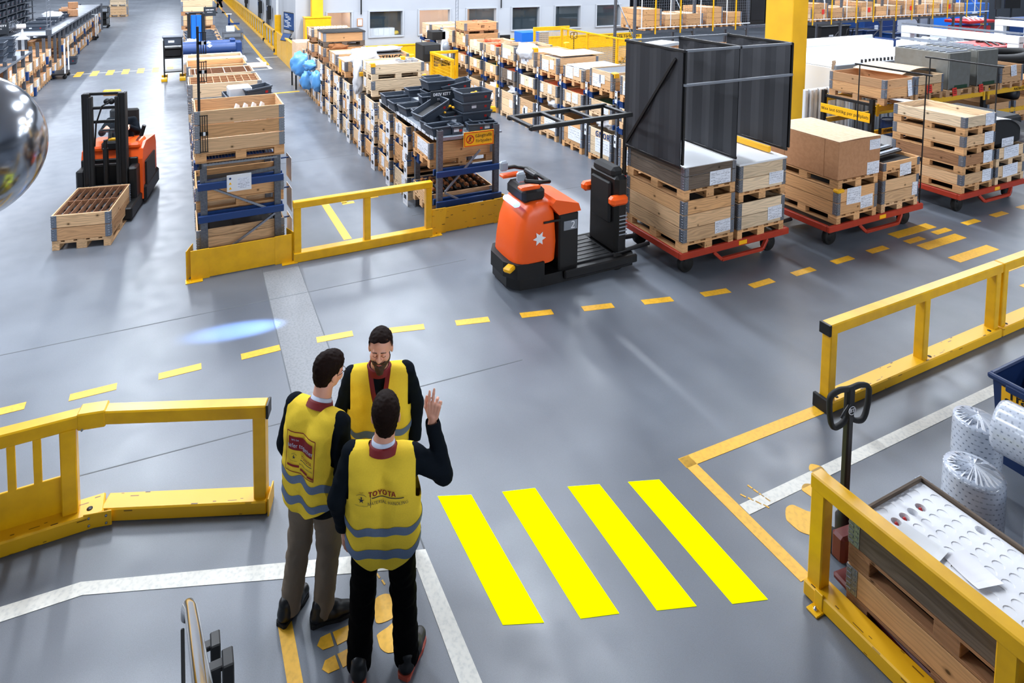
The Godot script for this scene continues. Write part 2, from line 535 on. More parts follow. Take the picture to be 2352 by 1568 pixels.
func floor_marks() -> void:
	var fl: Node3D = get_node("floor")
	# the floor mesh is centred at (20, -0.1, -28): children are given in world terms through this offset
	var kids := fl.get_child_count()
	var Y: Material = M.paint_yellow
	var W: Material = M.paint_white
	var dash := [[-1.68, -7.13, 0.0], [-0.88, -7.08, 0.0], [-0.07, -7.07, 0.0], [0.76, -7.06, 0.0], [1.59, -7.01, 0.1], [2.42, -6.82, 0.22], [3.21, -6.64, 0.22], [4.02, -6.46, 0.22], [4.82, -6.27, 0.22], [5.63, -6.08, 0.22], [6.49, -5.92, 0.15], [7.27, -5.84, 0.0], [8.1, -5.83, 0.0], [8.96, -5.83, 0.0], [9.79, -5.83, 0.0], [10.68, -5.8, 0.0], [11.45, -5.82, 0.0], [12.33, -5.83, 0.0], [13.18, -5.82, 0.0], [14.05, -5.82, 0.0], [-2.5, -7.13, 0.0]]
	for d in dash:
		var a := Vector2(d[0], d[1])
		var u := Vector2(cos(d[2]), sin(d[2])) * 0.21
		strip(fl, "lane_dash", a - u, a + u, 0.11, Y)
	for i in 5:
		var z := -6.03 + i * 0.44
		strip(fl, "crossing_bar", Vector2(10.5, z), Vector2(11.55, z), 0.17, Y)
	# white walkway outline under the men
	marking(fl, "white_line", [[-0.72, -4.88], [1.61, -4.11], [1.5, -4.0], [-0.7, -4.77]], W)
	marking(fl, "white_line", [[-2.0, -4.95], [-0.72, -4.88], [-0.7, -4.77], [-2.0, -4.82]], W)
	marking(fl, "white_line", [[1.5, -4.0], [1.61, -4.11], [1.62, -2.4], [1.47, -2.4]], W)
	# yellow and white lines at the pallet jack
	strip(fl, "yellow_line", Vector2(5.76, -3.88), Vector2(3.98, -3.93), 0.11, Y)
	strip(fl, "yellow_line", Vector2(4.04, -3.98), Vector2(4.04, -2.78), 0.11, Y)
	strip(fl, "white_line", Vector2(8.6, -3.32), Vector2(4.1, -3.37), 0.1, W)
	strip(fl, "yellow_line", Vector2(0.56, -4.0), Vector2(0.57, -3.2), 0.09, Y)
	# lines of the far aisles
	strip(fl, "yellow_line", Vector2(3.3, -26.5), Vector2(3.3, -75), 0.14, Y)
	strip(fl, "white_line", Vector2(-3.75, -27.1), Vector2(0.0, -27.1), 0.06, W)
	for i in 7:
		var x := -3.5 + i * 0.52
		strip(fl, "crossing_bar", Vector2(x, -27.6), Vector2(x, -26.5), 0.24, Y)
	var a2 := [Vector2(2.2, -21.7), Vector2(2.5, -24.6), Vector2(1.9, -24.6)]
	strip(fl, "yellow_line", Vector2(2.46, -24.5), Vector2(2.55, -20.8), 0.13, Y)
	strip(fl, "yellow_line", Vector2(2.5, -20.85), Vector2(3.6, -20.9), 0.13, Y)
	strip(fl, "yellow_line", Vector2(1.7, -24.5), Vector2(2.46, -24.5), 0.1, Y)
	strip(fl, "white_line", Vector2(3.1, -28.6), Vector2(3.3, -25.6), 0.13, W)
	strip(fl, "white_line", Vector2(3.3, -25.6), Vector2(2.0, -25.5), 0.08, W)
	strip(fl, "white_line", Vector2(3.1, -28.6), Vector2(4.05, -28.6), 0.1, W)
	# gate bay: yellow strip and corner marks
	strip(fl, "yellow_line", Vector2(2.33, -11.1), Vector2(2.36, -9.45), 0.13, Y)
	for q in [[2.62, -10.9, 1.0], [3.32, -11.0, -1.0]]:
		strip(fl, "corner_mark", Vector2(q[0], q[1]), Vector2(q[0] + 0.22 * q[2], q[1]), 0.1, Y)
		strip(fl, "corner_mark", Vector2(q[0] + 0.05 * q[2], q[1]), Vector2(q[0] + 0.05 * q[2], q[1] - 0.17), 0.1, Y)
	# footprints and pallet pictograms painted on the floor
	for s in [[0.98, -3.78, 0.25, 0.0], [0.98, -3.645, 0.25, 0.05]]:
		foot(fl, Vector2(s[0], s[1]), s[3])
	blob(fl, [[1.15, -3.9], [1.22, -3.92], [1.28, -3.88], [1.29, -3.78], [1.22, -3.74], [1.12, -3.76]])
	blob(fl, [[1.1, -3.68], [1.18, -3.7], [1.25, -3.71], [1.22, -3.55], [1.14, -3.55], [1.1, -3.6]])
	for r in 3:
		strip(fl, "spark_mark", Vector2(1.2 + 0.02 * r, -4.14 + 0.06 * r), Vector2(1.21 + 0.02 * r, -4.1 + 0.06 * r), 0.012, Y)
	blob(fl, [[4.33, -3.16], [4.42, -3.24], [4.5, -3.24], [4.55, -3.16], [4.6, -3.1], [4.52, -3.02], [4.42, -2.98], [4.34, -3.05]])
	blob(fl, [[4.7, -3.3], [4.78, -3.34], [4.86, -3.28], [4.84, -3.16], [4.74, -3.14]])
	blob(fl, [[4.42, -2.92], [4.5, -2.96], [4.6, -2.92], [4.58, -2.78], [4.46, -2.8]])
	blob(fl, [[4.95, -3.42], [5.02, -3.46], [5.08, -3.4], [5.04, -3.3], [4.96, -3.32]])
	for r in 4:
		strip(fl, "spark_mark", Vector2(4.3 - 0.03 * r, -3.3 - 0.05 * r), Vector2(4.28 - 0.03 * r, -3.34 - 0.05 * r), 0.014, Y)
		strip(fl, "spark_mark", Vector2(4.36 - 0.01 * r, -3.34 - 0.05 * r), Vector2(4.352 - 0.01 * r, -3.38 - 0.05 * r), 0.014, Y)
	# rough concrete strip and saw-cut joints
	var cut := mat("joint", Color(0.4, 0.415, 0.43), 0.9)
	var rough := mat("rough_concrete", Color(0.52, 0.53, 0.545), 0.6, 0.0, noise_tex(256, 0.05, 5, 91, Color(0.86, 0.86, 0.86), Color(1, 1, 1), Color(0.97, 0.97, 0.97)), Vector3.ONE * 2.0)
	rough.uv1_world_triplanar = true
	strip(fl, "concrete_strip", Vector2(1.25, -8.9), Vector2(1.2, -5.3), 0.5, rough)
	for j in [[1.0, -9.0, 0.95, -5.2], [1.5, -9.0, 1.47, -5.2], [-4.0, -8.2, 3.8, -8.1], [-2.2, -6.0, 3.4, -5.75], [1.62, -4.9, 1.6, -3.9], [3.6, -9.9, 8.2, -9.9], [5.9, -10.9, 5.6, -22.0], [1.5, -13.6, 3.6, -13.6]]:
		strip(fl, "floor_joint", Vector2(j[0], j[1]), Vector2(j[2], j[3]), 0.012, cut)
	for i in range(kids, fl.get_child_count()):
		var c: Node3D = fl.get_child(i)
		c.position -= Vector3(20, 0, -28)
	zebra()

func blob(fl: Node3D, pts: Array) -> void:
	var c := Curve2D.new()
	var n := pts.size()
	for i in n:
		var p := Vector2(pts[i][0], pts[i][1])
		var q := Vector2(pts[(i + 1) % n][0], pts[(i + 1) % n][1])
		var o := Vector2(pts[(i + n - 1) % n][0], pts[(i + n - 1) % n][1])
		c.add_point(p, -(q - o) * 0.14, (q - o) * 0.14)
	var p0 := Vector2(pts[0][0], pts[0][1])
	c.add_point(p0, (Vector2(pts[n - 1][0], pts[n - 1][1]) - p0) * 0.2, Vector2.ZERO)
	var outp := []
	var b := c.tessellate(3, 6.0)
	for i in b.size() - 1:
		outp.append([b[i].x, b[i].y])
	marking(fl, "pictogram_mark", outp, M.paint_yellow)

func foot(fl: Node3D, at: Vector2, a: float) -> void:
	var d := Vector2(-cos(a), sin(a))
	for part_of in [[[0.0, -0.04], [0.02, 0.04], [-0.13, 0.05], [-0.14, -0.04]], [[-0.155, -0.042], [-0.15, 0.045], [-0.22, 0.04], [-0.25, 0.0], [-0.22, -0.04]]]:
		var pts := []
		for p in part_of:
			var w: Vector2 = at + d * -p[0] + d.orthogonal() * p[1]
			pts.append([w.x, w.y])
		marking(fl, "footprint_mark", pts, M.paint_yellow)

func zebra() -> void:
	var m := mat("stripe_painted_glow", Color(0.85, 0.88, 0.0), 0.9)
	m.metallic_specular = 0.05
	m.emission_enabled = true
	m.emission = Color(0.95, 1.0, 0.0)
	m.emission_energy_multiplier = 0.95  # emissive colour stands in for light projected on the floor; no projector built
	var o := thing("painted_light_crossing", "bright yellow floor crossing of four slanted stripes, projected light painted as glowing colour", "crossing", Vector3(2.7, 0, -3.7))
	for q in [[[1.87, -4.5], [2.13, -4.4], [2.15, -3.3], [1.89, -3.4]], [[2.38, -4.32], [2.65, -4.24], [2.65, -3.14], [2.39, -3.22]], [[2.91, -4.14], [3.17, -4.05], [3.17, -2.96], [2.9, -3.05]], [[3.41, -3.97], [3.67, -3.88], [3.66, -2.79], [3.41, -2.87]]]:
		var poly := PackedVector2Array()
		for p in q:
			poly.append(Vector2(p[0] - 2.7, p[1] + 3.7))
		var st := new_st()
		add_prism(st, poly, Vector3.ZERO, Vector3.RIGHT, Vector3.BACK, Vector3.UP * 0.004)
		part(o, "painted_light_stripe", st, m)

# ------------------------------------------------------------------ pallet crates
func hinge_mesh(h: float) -> ArrayMesh:
	var key := "hinge%.2f" % h
	if not cache.has(key):
		var st := new_st()
		# corner at the origin, plates run to +x and to -z
		add_box(st, Vector3(0.036, 0, 0.002), Vector3(0.072, h * 0.94, 0.005), 0.001)
		add_box(st, Vector3(-0.002, 0, -0.036), Vector3(0.005, h * 0.94, 0.072), 0.001)
		for i in 5:
			var y := (i - 2) * h * 0.185
			add_box(st, Vector3(0.018, y, 0.006), Vector3(0.03, h * 0.09, 0.007), 0.002)
			add_box(st, Vector3(-0.006, y, -0.018), Vector3(0.007, h * 0.09, 0.03), 0.002)
			add_box(st, Vector3(0.055, y + h * 0.06, 0.006), Vector3(0.014, h * 0.05, 0.006), 0.0)
		cache[key] = done(st)
	return cache[key]

func pallet_parts(o: Node3D, l: float, w: float, y0: float, tone: int, fine: bool) -> void:
	var bw := 0.1
	if fine:
		for i in 3:
			var z := (i - 1) * (w / 2 - bw / 2)
			boxp(o, "bottom_board", Vector3(0, y0 + 0.011, z), Vector3(l, 0.022, bw if i != 1 else 0.145), wood(tone), 0.003)
			for k in 3:
				var x := (k - 1) * (l / 2 - 0.0725)
				boxp(o, "block", Vector3(x, y0 + 0.061, z), Vector3(0.145, 0.078, bw if i != 1 else 0.145), wood(tone), 0.004)
		for k in 3:
			boxp(o, "cross_board", Vector3((k - 1) * (l / 2 - 0.0725), y0 + 0.111, 0), Vector3(w, 0.022, 0.145), wood(tone), 0.003, ry(PI / 2))
		for i in 5:
			boxp(o, "deck_board", Vector3(0, y0 + 0.133, (i - 2) * (w - 0.12) / 4), Vector3(l, 0.022, 0.12), wood(tone), 0.003)
		return
	var key := "pal%.2f_%.2f" % [l, w]
	if not cache.has(key):
		var st := new_st()
		for i in 3:
			var z := (i - 1) * (w / 2 - bw / 2)
			add_box(st, Vector3(0, 0.011, z), Vector3(l, 0.022, bw), 0.0)
			for k in 3:
				add_box(st, Vector3((k - 1) * (l / 2 - 0.0725), 0.061, z), Vector3(0.145, 0.078, bw), 0.003)
		for k in 3:
			add_box(st, Vector3((k - 1) * (l / 2 - 0.0725), 0.111, 0), Vector3(0.145, 0.022, w), 0.0)
		for i in 5:
			add_box(st, Vector3(0, 0.133, (i - 2) * (w - 0.12) / 4), Vector3(l, 0.022, 0.12), 0.0)
		cache[key] = done(st)
	put(o, "pallet", cache[key], wood(tone), Vector3(0, y0, 0))

# courses: heights of the collars; opt: tone, ptone, fine, w, l, papers, lid, hinge
func crate(label: String, group: String, at: Vector3, courses: Array, opt := {}, turn := 0.0) -> Node3D:
	var l: float = opt.get("l", 1.2)
	var w: float = opt.get("w", 0.8)
	var tone: int = opt.get("tone", [0, 0, 1, 1, 2, 3, 7][rng.randi() % 7])
	var fine: bool = opt.get("fine", false)
	var far: bool = opt.get("far", false)
	var o := thing("pallet_crate", label, "crate", at, turn, group)
	var y := 0.0
	if opt.get("pallet", true):
		pallet_parts(o, l, w, 0.0, opt.get("ptone", tone if rng.randf() < 0.6 else 2), fine)
		y = 0.144
	var t := 0.02
	for c in courses:
		var h: float = c
		var tn: int = tone
		if rng.randf() < 0.4 and tone < 4:
			tn = [0, 1, 1, 2, 3][rng.randi() % 5]
		var mid := y + h / 2
		for s in [-1.0, 1.0]:
			boxp(o, "collar_board", Vector3(0, mid, s * (w / 2 - t / 2)), Vector3(l, h - 0.009, t), wood(tn), 0.003)
			boxp(o, "collar_board", Vector3(s * (l / 2 - t / 2), mid, 0), Vector3(w - 2 * t, h - 0.009, t), wood(tn), 0.003, ry(PI / 2))
		var hm := hinge_mesh(h)
		var gv: Material = M.galvanised if not opt.get("dark_hinge", false) else M.black
		put(o, "hinge", hm, gv, Vector3(-l / 2, mid, w / 2))
		put(o, "hinge", hm, gv, Vector3(l / 2, mid, w / 2), ry(PI / 2))
		if not far:
			put(o, "hinge", hm, gv, Vector3(l / 2, mid, -w / 2), ry(PI))
			put(o, "hinge", hm, gv, Vector3(-l / 2, mid, -w / 2), ry(-PI / 2))
		y += h
	for p in opt.get("papers", []):
		paper(o, p, l, w)
	if courses.size():
		var dm: Material = M[opt.get("fill", "dark_inside")]
		boxp(o, "load", Vector3(0, 0.144 + (y - 0.144) * float(opt.get("level", 0.55)) * 0.5, 0), Vector3(l - 0.05, (y - 0.144) * float(opt.get("level", 0.55)), w - 0.05), dm, 0.004)
	o.set_meta("top", y)
	return o

# p: [side, across (m from the middle), height above the pallet foot, width, height]; side "w" = the short end towards -x, "s" = the long side towards +z
func paper(o: Node3D, p: Array, l: float, w: float) -> void:
	var m: Material = M["paper%d" % (rng.randi() % 4)]
	var tilt := Basis(Vector3.BACK, rng.randf_range(-0.04, 0.04))
	var pm := box_mesh(Vector3(p[3], p[4], 0.003), 0.0)
	if p[0] == "w":
		put(o, "label_sheet", pm, m, Vector3(-l / 2 - 0.004, p[2], p[1]), ry(-PI / 2) * tilt)
	else:
		put(o, "label_sheet", pm, m, Vector3(p[1], p[2], w / 2 + 0.004), tilt)

const ORD := ["first", "second", "third", "fourth", "fifth", "sixth", "seventh", "eighth", "ninth", "tenth", "eleventh", "twelfth", "thirteenth", "fourteenth", "fifteenth", "sixteenth", "seventeenth", "eighteenth", "nineteenth", "twentieth", "twenty-first", "twenty-second", "twenty-third", "twenty-fourth"]

# ------------------------------------------------------------------ racks
func upright_mesh(h: float) -> ArrayMesh:
	var key := "upr%.2f" % h
	if not cache.has(key):
		var st := new_st()
		add_box(st, Vector3(0, h / 2, 0.034), Vector3(0.09, h, 0.008), 0.002)
		for s in [-1.0, 1.0]:
			add_box(st, Vector3(s * 0.042, h / 2, 0.0), Vector3(0.006, h, 0.07), 0.001)
			add_box(st, Vector3(s * 0.03, h / 2, -0.034), Vector3(0.026, h, 0.005), 0.0)
			var y := 0.1
			while y < h - 0.05:
				add_box(st, Vector3(s * 0.022, y, 0.0395), Vector3(0.012, 0.022, 0.003), 0.0)
				y += 0.075
		add_box(st, Vector3(0, 0.004, 0), Vector3(0.13, 0.008, 0.12), 0.002)
		cache[key] = done(st)
	return cache[key]

# a run of pallet bays along z between x0 and x1, one upright pair every pitch
func rack_run(called: String, label: String, x0: float, x1: float, z0: float, pitch: float, n: int, h: float, levels: Array, blue_face: float) -> Node3D:
	var o := thing(called, label, "rack", Vector3((x0 + x1) / 2, 0, z0))
	var w := (x1 - x0) / 2
	for k in n + 1:
		for s in [-1.0, 1.0]:
			put(o, "upright", upright_mesh(h), M.steel, Vector3(s * w, 0, -pitch * k))
		for y in levels:
			for dz in [-0.07, 0.07]:
				boxp(o, "beam", Vector3(0, y - 0.05, -pitch * k + dz), Vector3(2 * w + 0.16, 0.1, 0.04), M.blue, 0.006)
	for k in n:
		for y in levels:
			for s in [-1.0, 1.0]:
				boxp(o, "beam_end", Vector3(blue_face * (w + 0.03) * s, y - 0.06, -pitch * (k + 0.86)), Vector3(0.05, 0.16, 0.14), M.blue, 0.006)
	return o

func brace(o: Node3D, a: Vector3, b: Vector3, r := 0.016) -> void:
	var st := new_st()
	add_bar(st, a, b, 0.03, 0.03, 0.003)
	part(o, "brace", st, M.galvanised)

func end_guard(label: String, x0: float, x1: float, worn: bool) -> void:
	var o := thing("rack_guard", label, "guard", Vector3((x0 + x1) / 2, 0, -9.07))
	var w := (x1 - x0) / 2
	var m: Material = M.yellow_worn if worn else M.yellow
	boxp(o, "front_plate", Vector3(0, 0.21, 0), Vector3(2 * w - 0.3, 0.4, 0.012), m, 0.003)
	for s in [-1.0, 1.0]:
		boxp(o, "corner_plate", Vector3(s * (w - 0.1), 0.21, 0.005), Vector3(0.24, 0.42, 0.014), m, 0.003)
		var st := new_st()
		add_box(st, Vector3(0, 0.21, 0), Vector3(0.012, 0.42, 0.26), 0.003, ry(s * 0.35))
		part(o, "wing_plate", st, m, Vector3(s * (w + 0.03), 0, -0.12))
		var f := new_st()
		add_box(f, Vector3(s * (w - 0.02), 0.006, 0.03), Vector3(0.22, 0.012, 0.12), 0.002)
		add_lathe(f, Vector3(s * (w + 0.03), 0.012, 0.05), [Vector2(0.018, 0), Vector2(0.018, 0.012), Vector2(0, 0.014)], 8)
		part(o, "foot_plate", f, m)

func sign_plate(label: String, at: Vector3, w: float, h: float, side: float, turn := 0.0) -> void:
	var o := thing("shelf_sign", label, "sign", at, turn, "hanging shelf signs")
	boxp(o, "plate", Vector3.ZERO, Vector3(0.008, h, w), M.white, 0.002)
	put(o, "print", box_mesh(Vector3(w * 0.8, h * 0.8, 0.002), 0.0), M["paper%d" % (rng.randi() % 4)], Vector3(side * 0.0055, 0, 0), ry(side * PI / 2))
	boxp(o, "hanger", Vector3(-side * 0.05, h * 0.42, 0), Vector3(0.14, 0.02, 0.02), M.blue, 0.003)
	boxp(o, "photo_print", Vector3(side * 0.0075, -h * 0.05, 0.0), Vector3(0.001, h * 0.22, w * 0.5), M.dark_steel, 0.0)

func bin(label: String, group: String, at: Vector3, s: Vector3, turn := 0.0, tilt := 0.0, tag_side := 1.0) -> Node3D:
	var o := thing("stacking_bin", label, "bin", at, turn, group)
	o.rotation.z = tilt
	var key := "bin%.2f_%.2f_%.2f" % [s.x, s.y, s.z]
	if not cache.has(key):
		var st := new_st()
		var a := s * Vector3(0.45, 0, 0.45)
		var b := s * Vector3(0.5, 0, 0.5)
		var t := 0.008
		for q in [[Vector3(-1, 0, 1), Vector3(1, 0, 1)], [Vector3(1, 0, 1), Vector3(1, 0, -1)], [Vector3(1, 0, -1), Vector3(-1, 0, -1)], [Vector3(-1, 0, -1), Vector3(-1, 0, 1)]]:
			var p0: Vector3 = a * q[0]
			var p1: Vector3 = a * q[1]
			var p2: Vector3 = b * q[1] + Vector3(0, s.y, 0)
			var p3: Vector3 = b * q[0] + Vector3(0, s.y, 0)
			var n: Vector3 = (p0 + p1) * 0.5
			n.y = 0; n = n.normalized()
			quad(st, p0, p1, p2, p3, n)
			quad(st, p0 - n * t + Vector3(0, t, 0), p1 - n * t + Vector3(0, t, 0), p2 - n * t, p3 - n * t, -n)
			add_bar(st, p2 + Vector3(0, -0.012, 0) + n * 0.004, p3 + Vector3(0, -0.012, 0) + n * 0.004, 0.026, 0.026, 0.004)
			add_bar(st, p2.lerp(p1, 0.32) + n * 0.004, p3.lerp(p0, 0.32) + n * 0.004, 0.012, 0.012)
		add_box(st, Vector3(0, 0.006, 0), Vector3(2 * a.x, 0.012, 2 * a.z), 0.0)
		cache[key] = done(st)
	put(o, "tub", cache[key], M.bin)
	put(o, "red_logo", box_mesh(Vector3(0.045, 0.04, 0.004), 0.0), M.red, Vector3(s.x * 0.28, s.y * 0.45, s.z * 0.483))
	if rng.randf() < 0.6:
		put(o, "paper_tag", box_mesh(Vector3(0.09, 0.06, 0.003), 0.0), M.paper1, Vector3(-s.x * 0.12, s.y * 0.55, s.z * 0.487))
	if rng.randf() < 0.4:
		boxp(o, "contents", Vector3(0, s.y * 0.35, 0), s * Vector3(0.8, 0.4, 0.8), M.black_soft, 0.01)
	return o

func rnd_papers(y0: float, h: float) -> Array:
	var outp := []
	outp.append(["w", rng.randf_range(-0.05, 0.22), y0 + h * 0.5, rng.randf_range(0.16, 0.24), minf(h * 0.8, rng.randf_range(0.17, 0.26))])
	if rng.randf() < 0.35:
		outp.append(["w", rng.randf_range(-0.3, -0.12), y0 + h * 0.42, rng.randf_range(0.1, 0.2), minf(h * 0.7, 0.2)])
	return outp

# the rack beside the forklift aisle
func rack_a() -> void:
	var o := rack_run("pallet_rack", "steel and blue rack of crates running away beside the reach of the forklift", 0.26, 1.26, -9.25, 1.1, 15, 1.65, [0.84, 1.3], 1.1)
	brace(o, Vector3(-0.46, 1.25, 0.05), Vector3(0.46, 0.75, 0.05))
	brace(o, Vector3(0.46, 0.72, 0.05), Vector3(-0.2, 0.3, 0.05))
	var b := new_st()
	add_bar(b, Vector3(-0.48, 1.3, 0.05), Vector3(0.48, 1.4, 0.05), 0.02, 0.04)
	part(o, "cross_rail", b, M.steel)
	var wm := new_st()
	add_bar(wm, Vector3(-0.5, 1.55, 0.02), Vector3(0.5, 1.55, 0.02), 0.05, 0.03)
	for i in 24:
		add_bar(wm, Vector3(-0.5 + i * 0.043, 1.57, 0.05), Vector3(-0.5 + i * 0.043, 1.57, -0.4), 0.008, 0.008)
	part(o, "wire_deck", wm, M.galvanised)
	end_guard("smooth yellow steel guard at the foot of the rack beside the open gate", 0.09, 1.41, false)
	var s := thing("notice_board", "white notice with warning triangles fixed to the rack end", "sign", Vector3(0.725, 1.26, -9.16))
	boxp(s, "plate", Vector3.ZERO, Vector3(0.33, 0.24, 0.006), M.white, 0.002)
	put(s, "print", box_mesh(Vector3(0.17, 0.16, 0.002), 0.0), M.paper2, Vector3(0.06, -0.01, 0.004))
	for i in 3:
		var st := new_st()
		if i == 0:
			add_lathe(st, Vector3.ZERO, [Vector2(0.016, 0), Vector2(0.016, 0.003), Vector2(0, 0.003)], 12, Basis(Vector3.RIGHT, PI / 2))
		else:
			add_prism(st, PackedVector2Array([Vector2(-0.02, -0.016), Vector2(0.02, -0.016), Vector2(0, 0.02)]), Vector3.ZERO, Vector3.RIGHT, Vector3.UP, Vector3.BACK * 0.003)
		part(s, "symbol", st, M.blue if i == 0 else M.sign_yellow, Vector3(-0.12, 0.07 - 0.07 * i, 0.003))
	var g := "crates in the rack beside the forklift"
	for k in 10:
		var z := -9.72 - 1.1 * k
		var fine := k == 0
		for lv in 3:
			var y: float = [0.12, 0.86, 1.32][lv]
			if lv == 2 and k == 0:
				crate("tall three-collar crate of knotty boards holding pale castings on the rack end", g, Vector3(0.76, 1.58, -9.6), [0.2, 0.2, 0.2], {"fine": true, "tone": 1, "ptone": 2, "level": 0.25, "fill": "cardboard_pale"})
				continue
			if lv == 2 and k >= 5:
				continue
			var names := ["lowest", "middle", "upper"]
			crate("%s crate in the %s bay from the guarded end of the forklift rack" % [names[lv], ORD[k]], g, Vector3(0.76, y, z), [0.2] if lv > 0 else [0.2, 0.12], {"fine": fine, "tone": 1 if k == 0 else rng.randi() % 3, "papers": rnd_papers(0.15, 0.2) if k else [], "l": 1.2})
	for i in 4:
		var o2 := thing("casting", "pale upright casting standing in the tall crate on the rack", "casting", Vector3(0.76 + i * 0.12, 1.9, -9.8), 0.4, "pale castings in the tall crate")
		var st := new_st()
		add_prism(st, PackedVector2Array([Vector2(-0.05, 0), Vector2(0.05, 0), Vector2(0.05, 0.16), Vector2(0.025, 0.2), Vector2(0.02, 0.33), Vector2(-0.02, 0.36), Vector2(-0.045, 0.3)]), Vector3.ZERO, Vector3.RIGHT, Vector3.UP, Vector3.BACK * 0.045)
		part(o2, "web", st, M.white)
		boxp(o2, "foot", Vector3(0, 0.02, 0.02), Vector3(0.13, 0.04, 0.09), M.white, 0.006)
	# tray of odds and ends, then the open crates behind
	var tr := thing("parts_tray", "grey tray of clear packaging resting on the second crate of the forklift rack", "tray", Vector3(1.0, 2.12, -10.72), 0.08)
	boxp(tr, "base", Vector3(0, 0.02, 0), Vector3(0.7, 0.03, 0.5), M.bin, 0.006)
	for s2 in [-1.0, 1.0]:
		boxp(tr, "rim", Vector3(0, 0.06, s2 * 0.25), Vector3(0.72, 0.08, 0.02), M.bin, 0.004)
		boxp(tr, "rim_end", Vector3(s2 * 0.36, 0.06, 0), Vector3(0.02, 0.08, 0.5), M.bin, 0.004)
	boxp(tr, "packaging", Vector3(-0.12, 0.13, -0.05), Vector3(0.36, 0.16, 0.3), M.film, 0.02)
	bin("open charcoal bin tipped on the grey tray above the forklift rack", "", Vector3(1.15, 2.17, -10.62), Vector3(0.4, 0.16, 0.3), 0.2, 0.1)
	crate("two-collar crate carrying the grey parts tray on the forklift rack", g, Vector3(0.76, 1.34, -10.75), [0.2, 0.2, 0.22], {"tone": 0, "level": 1.0})
	divider_crate("crate of brown dividers with grey fittings in every cell", Vector3(0.74, 1.5, -12.35), [0.2, 0.34], 9, 3, true, 1.25)
	divider_crate("crate of long brown cardboard lanes with plastic straps across", Vector3(0.76, 1.5, -13.55), [0.2, 0.3], 3, 6, false, 1.22)
	crate("crate under the loose plywood lid on the forklift rack", g, Vector3(0.72, 1.5, -14.6), [0.2, 0.3], {"tone": 2})
	var ply := thing("plywood_sheet", "loose plywood lid lying askew over a crate and jutting into the aisle", "sheet", Vector3(1.02, 2.03, -14.55), -0.12)
	boxp(ply, "board", Vector3.ZERO, Vector3(1.5, 0.015, 0.62), M.cardboard_pale, 0.003, Basis(Vector3.FORWARD, -0.02))
	var wb := thing("white_sheet", "flat white panel lying between the plywood lid and the strapped box", "sheet", Vector3(0.74, 2.06, -15.45))
	boxp(wb, "board", Vector3.ZERO, Vector3(1.35, 0.05, 0.6), M.white, 0.004)
	crate("crate beneath the flat white panel on the forklift rack", g, Vector3(0.74, 1.5, -15.5), [0.2, 0.3], {"tone": 0})
	var cb := thing("cardboard_box", "long flat cardboard box bound with two white straps", "box", Vector3(0.74, 1.68, -16.45))
	boxp(cb, "carton", Vector3(0, 0.17, 0), Vector3(1.35, 0.34, 0.75), M.cardboard_pale, 0.006)
	for x in [-0.48, 0.46]:
		boxp(cb, "strap", Vector3(x, 0.172, 0), Vector3(0.02, 0.348, 0.76), M.white, 0.002)
	for i in 3:
		crate("supporting crate under the %s" % ["strapped cardboard box", "first blue roll", "second blue roll"][i], g, Vector3(0.74, 1.32, -16.45 - 0.85 * i), [0.2] if i == 0 else [0.2, 0.2], {"tone": 1, "far": true, "level": 1.0})
	for i in 2:
		var rl := thing("blue_roll", ["glossy blue rolled sheet just behind the strapped box", "shorter blue rolled sheet behind the first blue roll"][i], "roll", Vector3(0.74, 2.05, -17.25 - 0.6 * i), 0.02)
		var st := new_st()
		add_tube(st, [Vector3(-0.68, 0, 0), Vector3(0.68 - 0.1 * i, 0.02, 0)], 0.16, 14)
		part(rl, "cover", st, M.blue)
		boxp(rl, "end_block", Vector3(0.66 - 0.1 * i, 0.02, 0), Vector3(0.14, 0.36, 0.36), M.blue, 0.02)
		boxp(rl, "maker_plate", Vector3(-0.05, 0.12, 0.11), Vector3(0.1, 0.1, 0.01), M.galvanised, 0.002, Basis(Vector3.RIGHT, -0.8) * Basis(Vector3.BACK, PI / 4))
	# blue bellows on a stand and wrapped goods further down
	var bl := thing("blue_lift_post", "bright blue fluted post with black side rails standing in the rack", "post", Vector3(0.45, 1.32, -20.2))
	boxp(bl, "bellows", Vector3(0, 0.7, 0), Vector3(0.3, 1.4, 0.2), M.blue_bright, 0.02)
	boxp(bl, "centre_seam", Vector3(0, 0.7, 0.105), Vector3(0.012, 1.38, 0.01), M.blue, 0.0)
	for s2 in [-1.0, 1.0]:
		boxp(bl, "side_rail", Vector3(s2 * 0.2, 0.72, 0), Vector3(0.09, 1.46, 0.24), M.black, 0.01)
	boxp(bl, "cap", Vector3(0, 1.46, 0), Vector3(0.4, 0.05, 0.22), M.dark_steel, 0.01)
	lump("wrapped_bundle", "white film-wrapped bundle slumped at the foot of the blue post", "bundle", Vector3(1.02, 1.7, -18.9), Vector3(0.5, 0.22, 0.3), M.film, 3)
	lump("wrapped_bundle", "white film-wrapped bundle leaning on the aisle side of the blue post", "bundle", Vector3(0.32, 1.75, -19.3), Vector3(0.22, 0.35, 0.3), M.film, 4)
	var tl := thing("blue_tote", "shallow blue tote under the film-wrapped bundle", "tote", Vector3(0.55, 1.5, -19.1))
	boxp(tl, "tub", Vector3(0, 0.1, 0), Vector3(0.8, 0.2, 0.6), M.blue_bright, 0.02)
	for k in 6:
		var z := -21.2 - k * 1.15
		crate("%s crate beyond the blue post on the far stretch of the forklift rack" % ORD[k], g, Vector3(0.72, 0.9, z), [0.2, 0.2, 0.2], {"far": true, "tone": 1})
	for k in 4:
		bin("closed charcoal bin lying flat, %s of those beyond the blue post" % ORD[k], "bins beyond the blue post", Vector3(0.62, 1.64, -21.0 - 0.85 * k), Vector3(0.9, 0.22, 0.6), 0.06 * k)
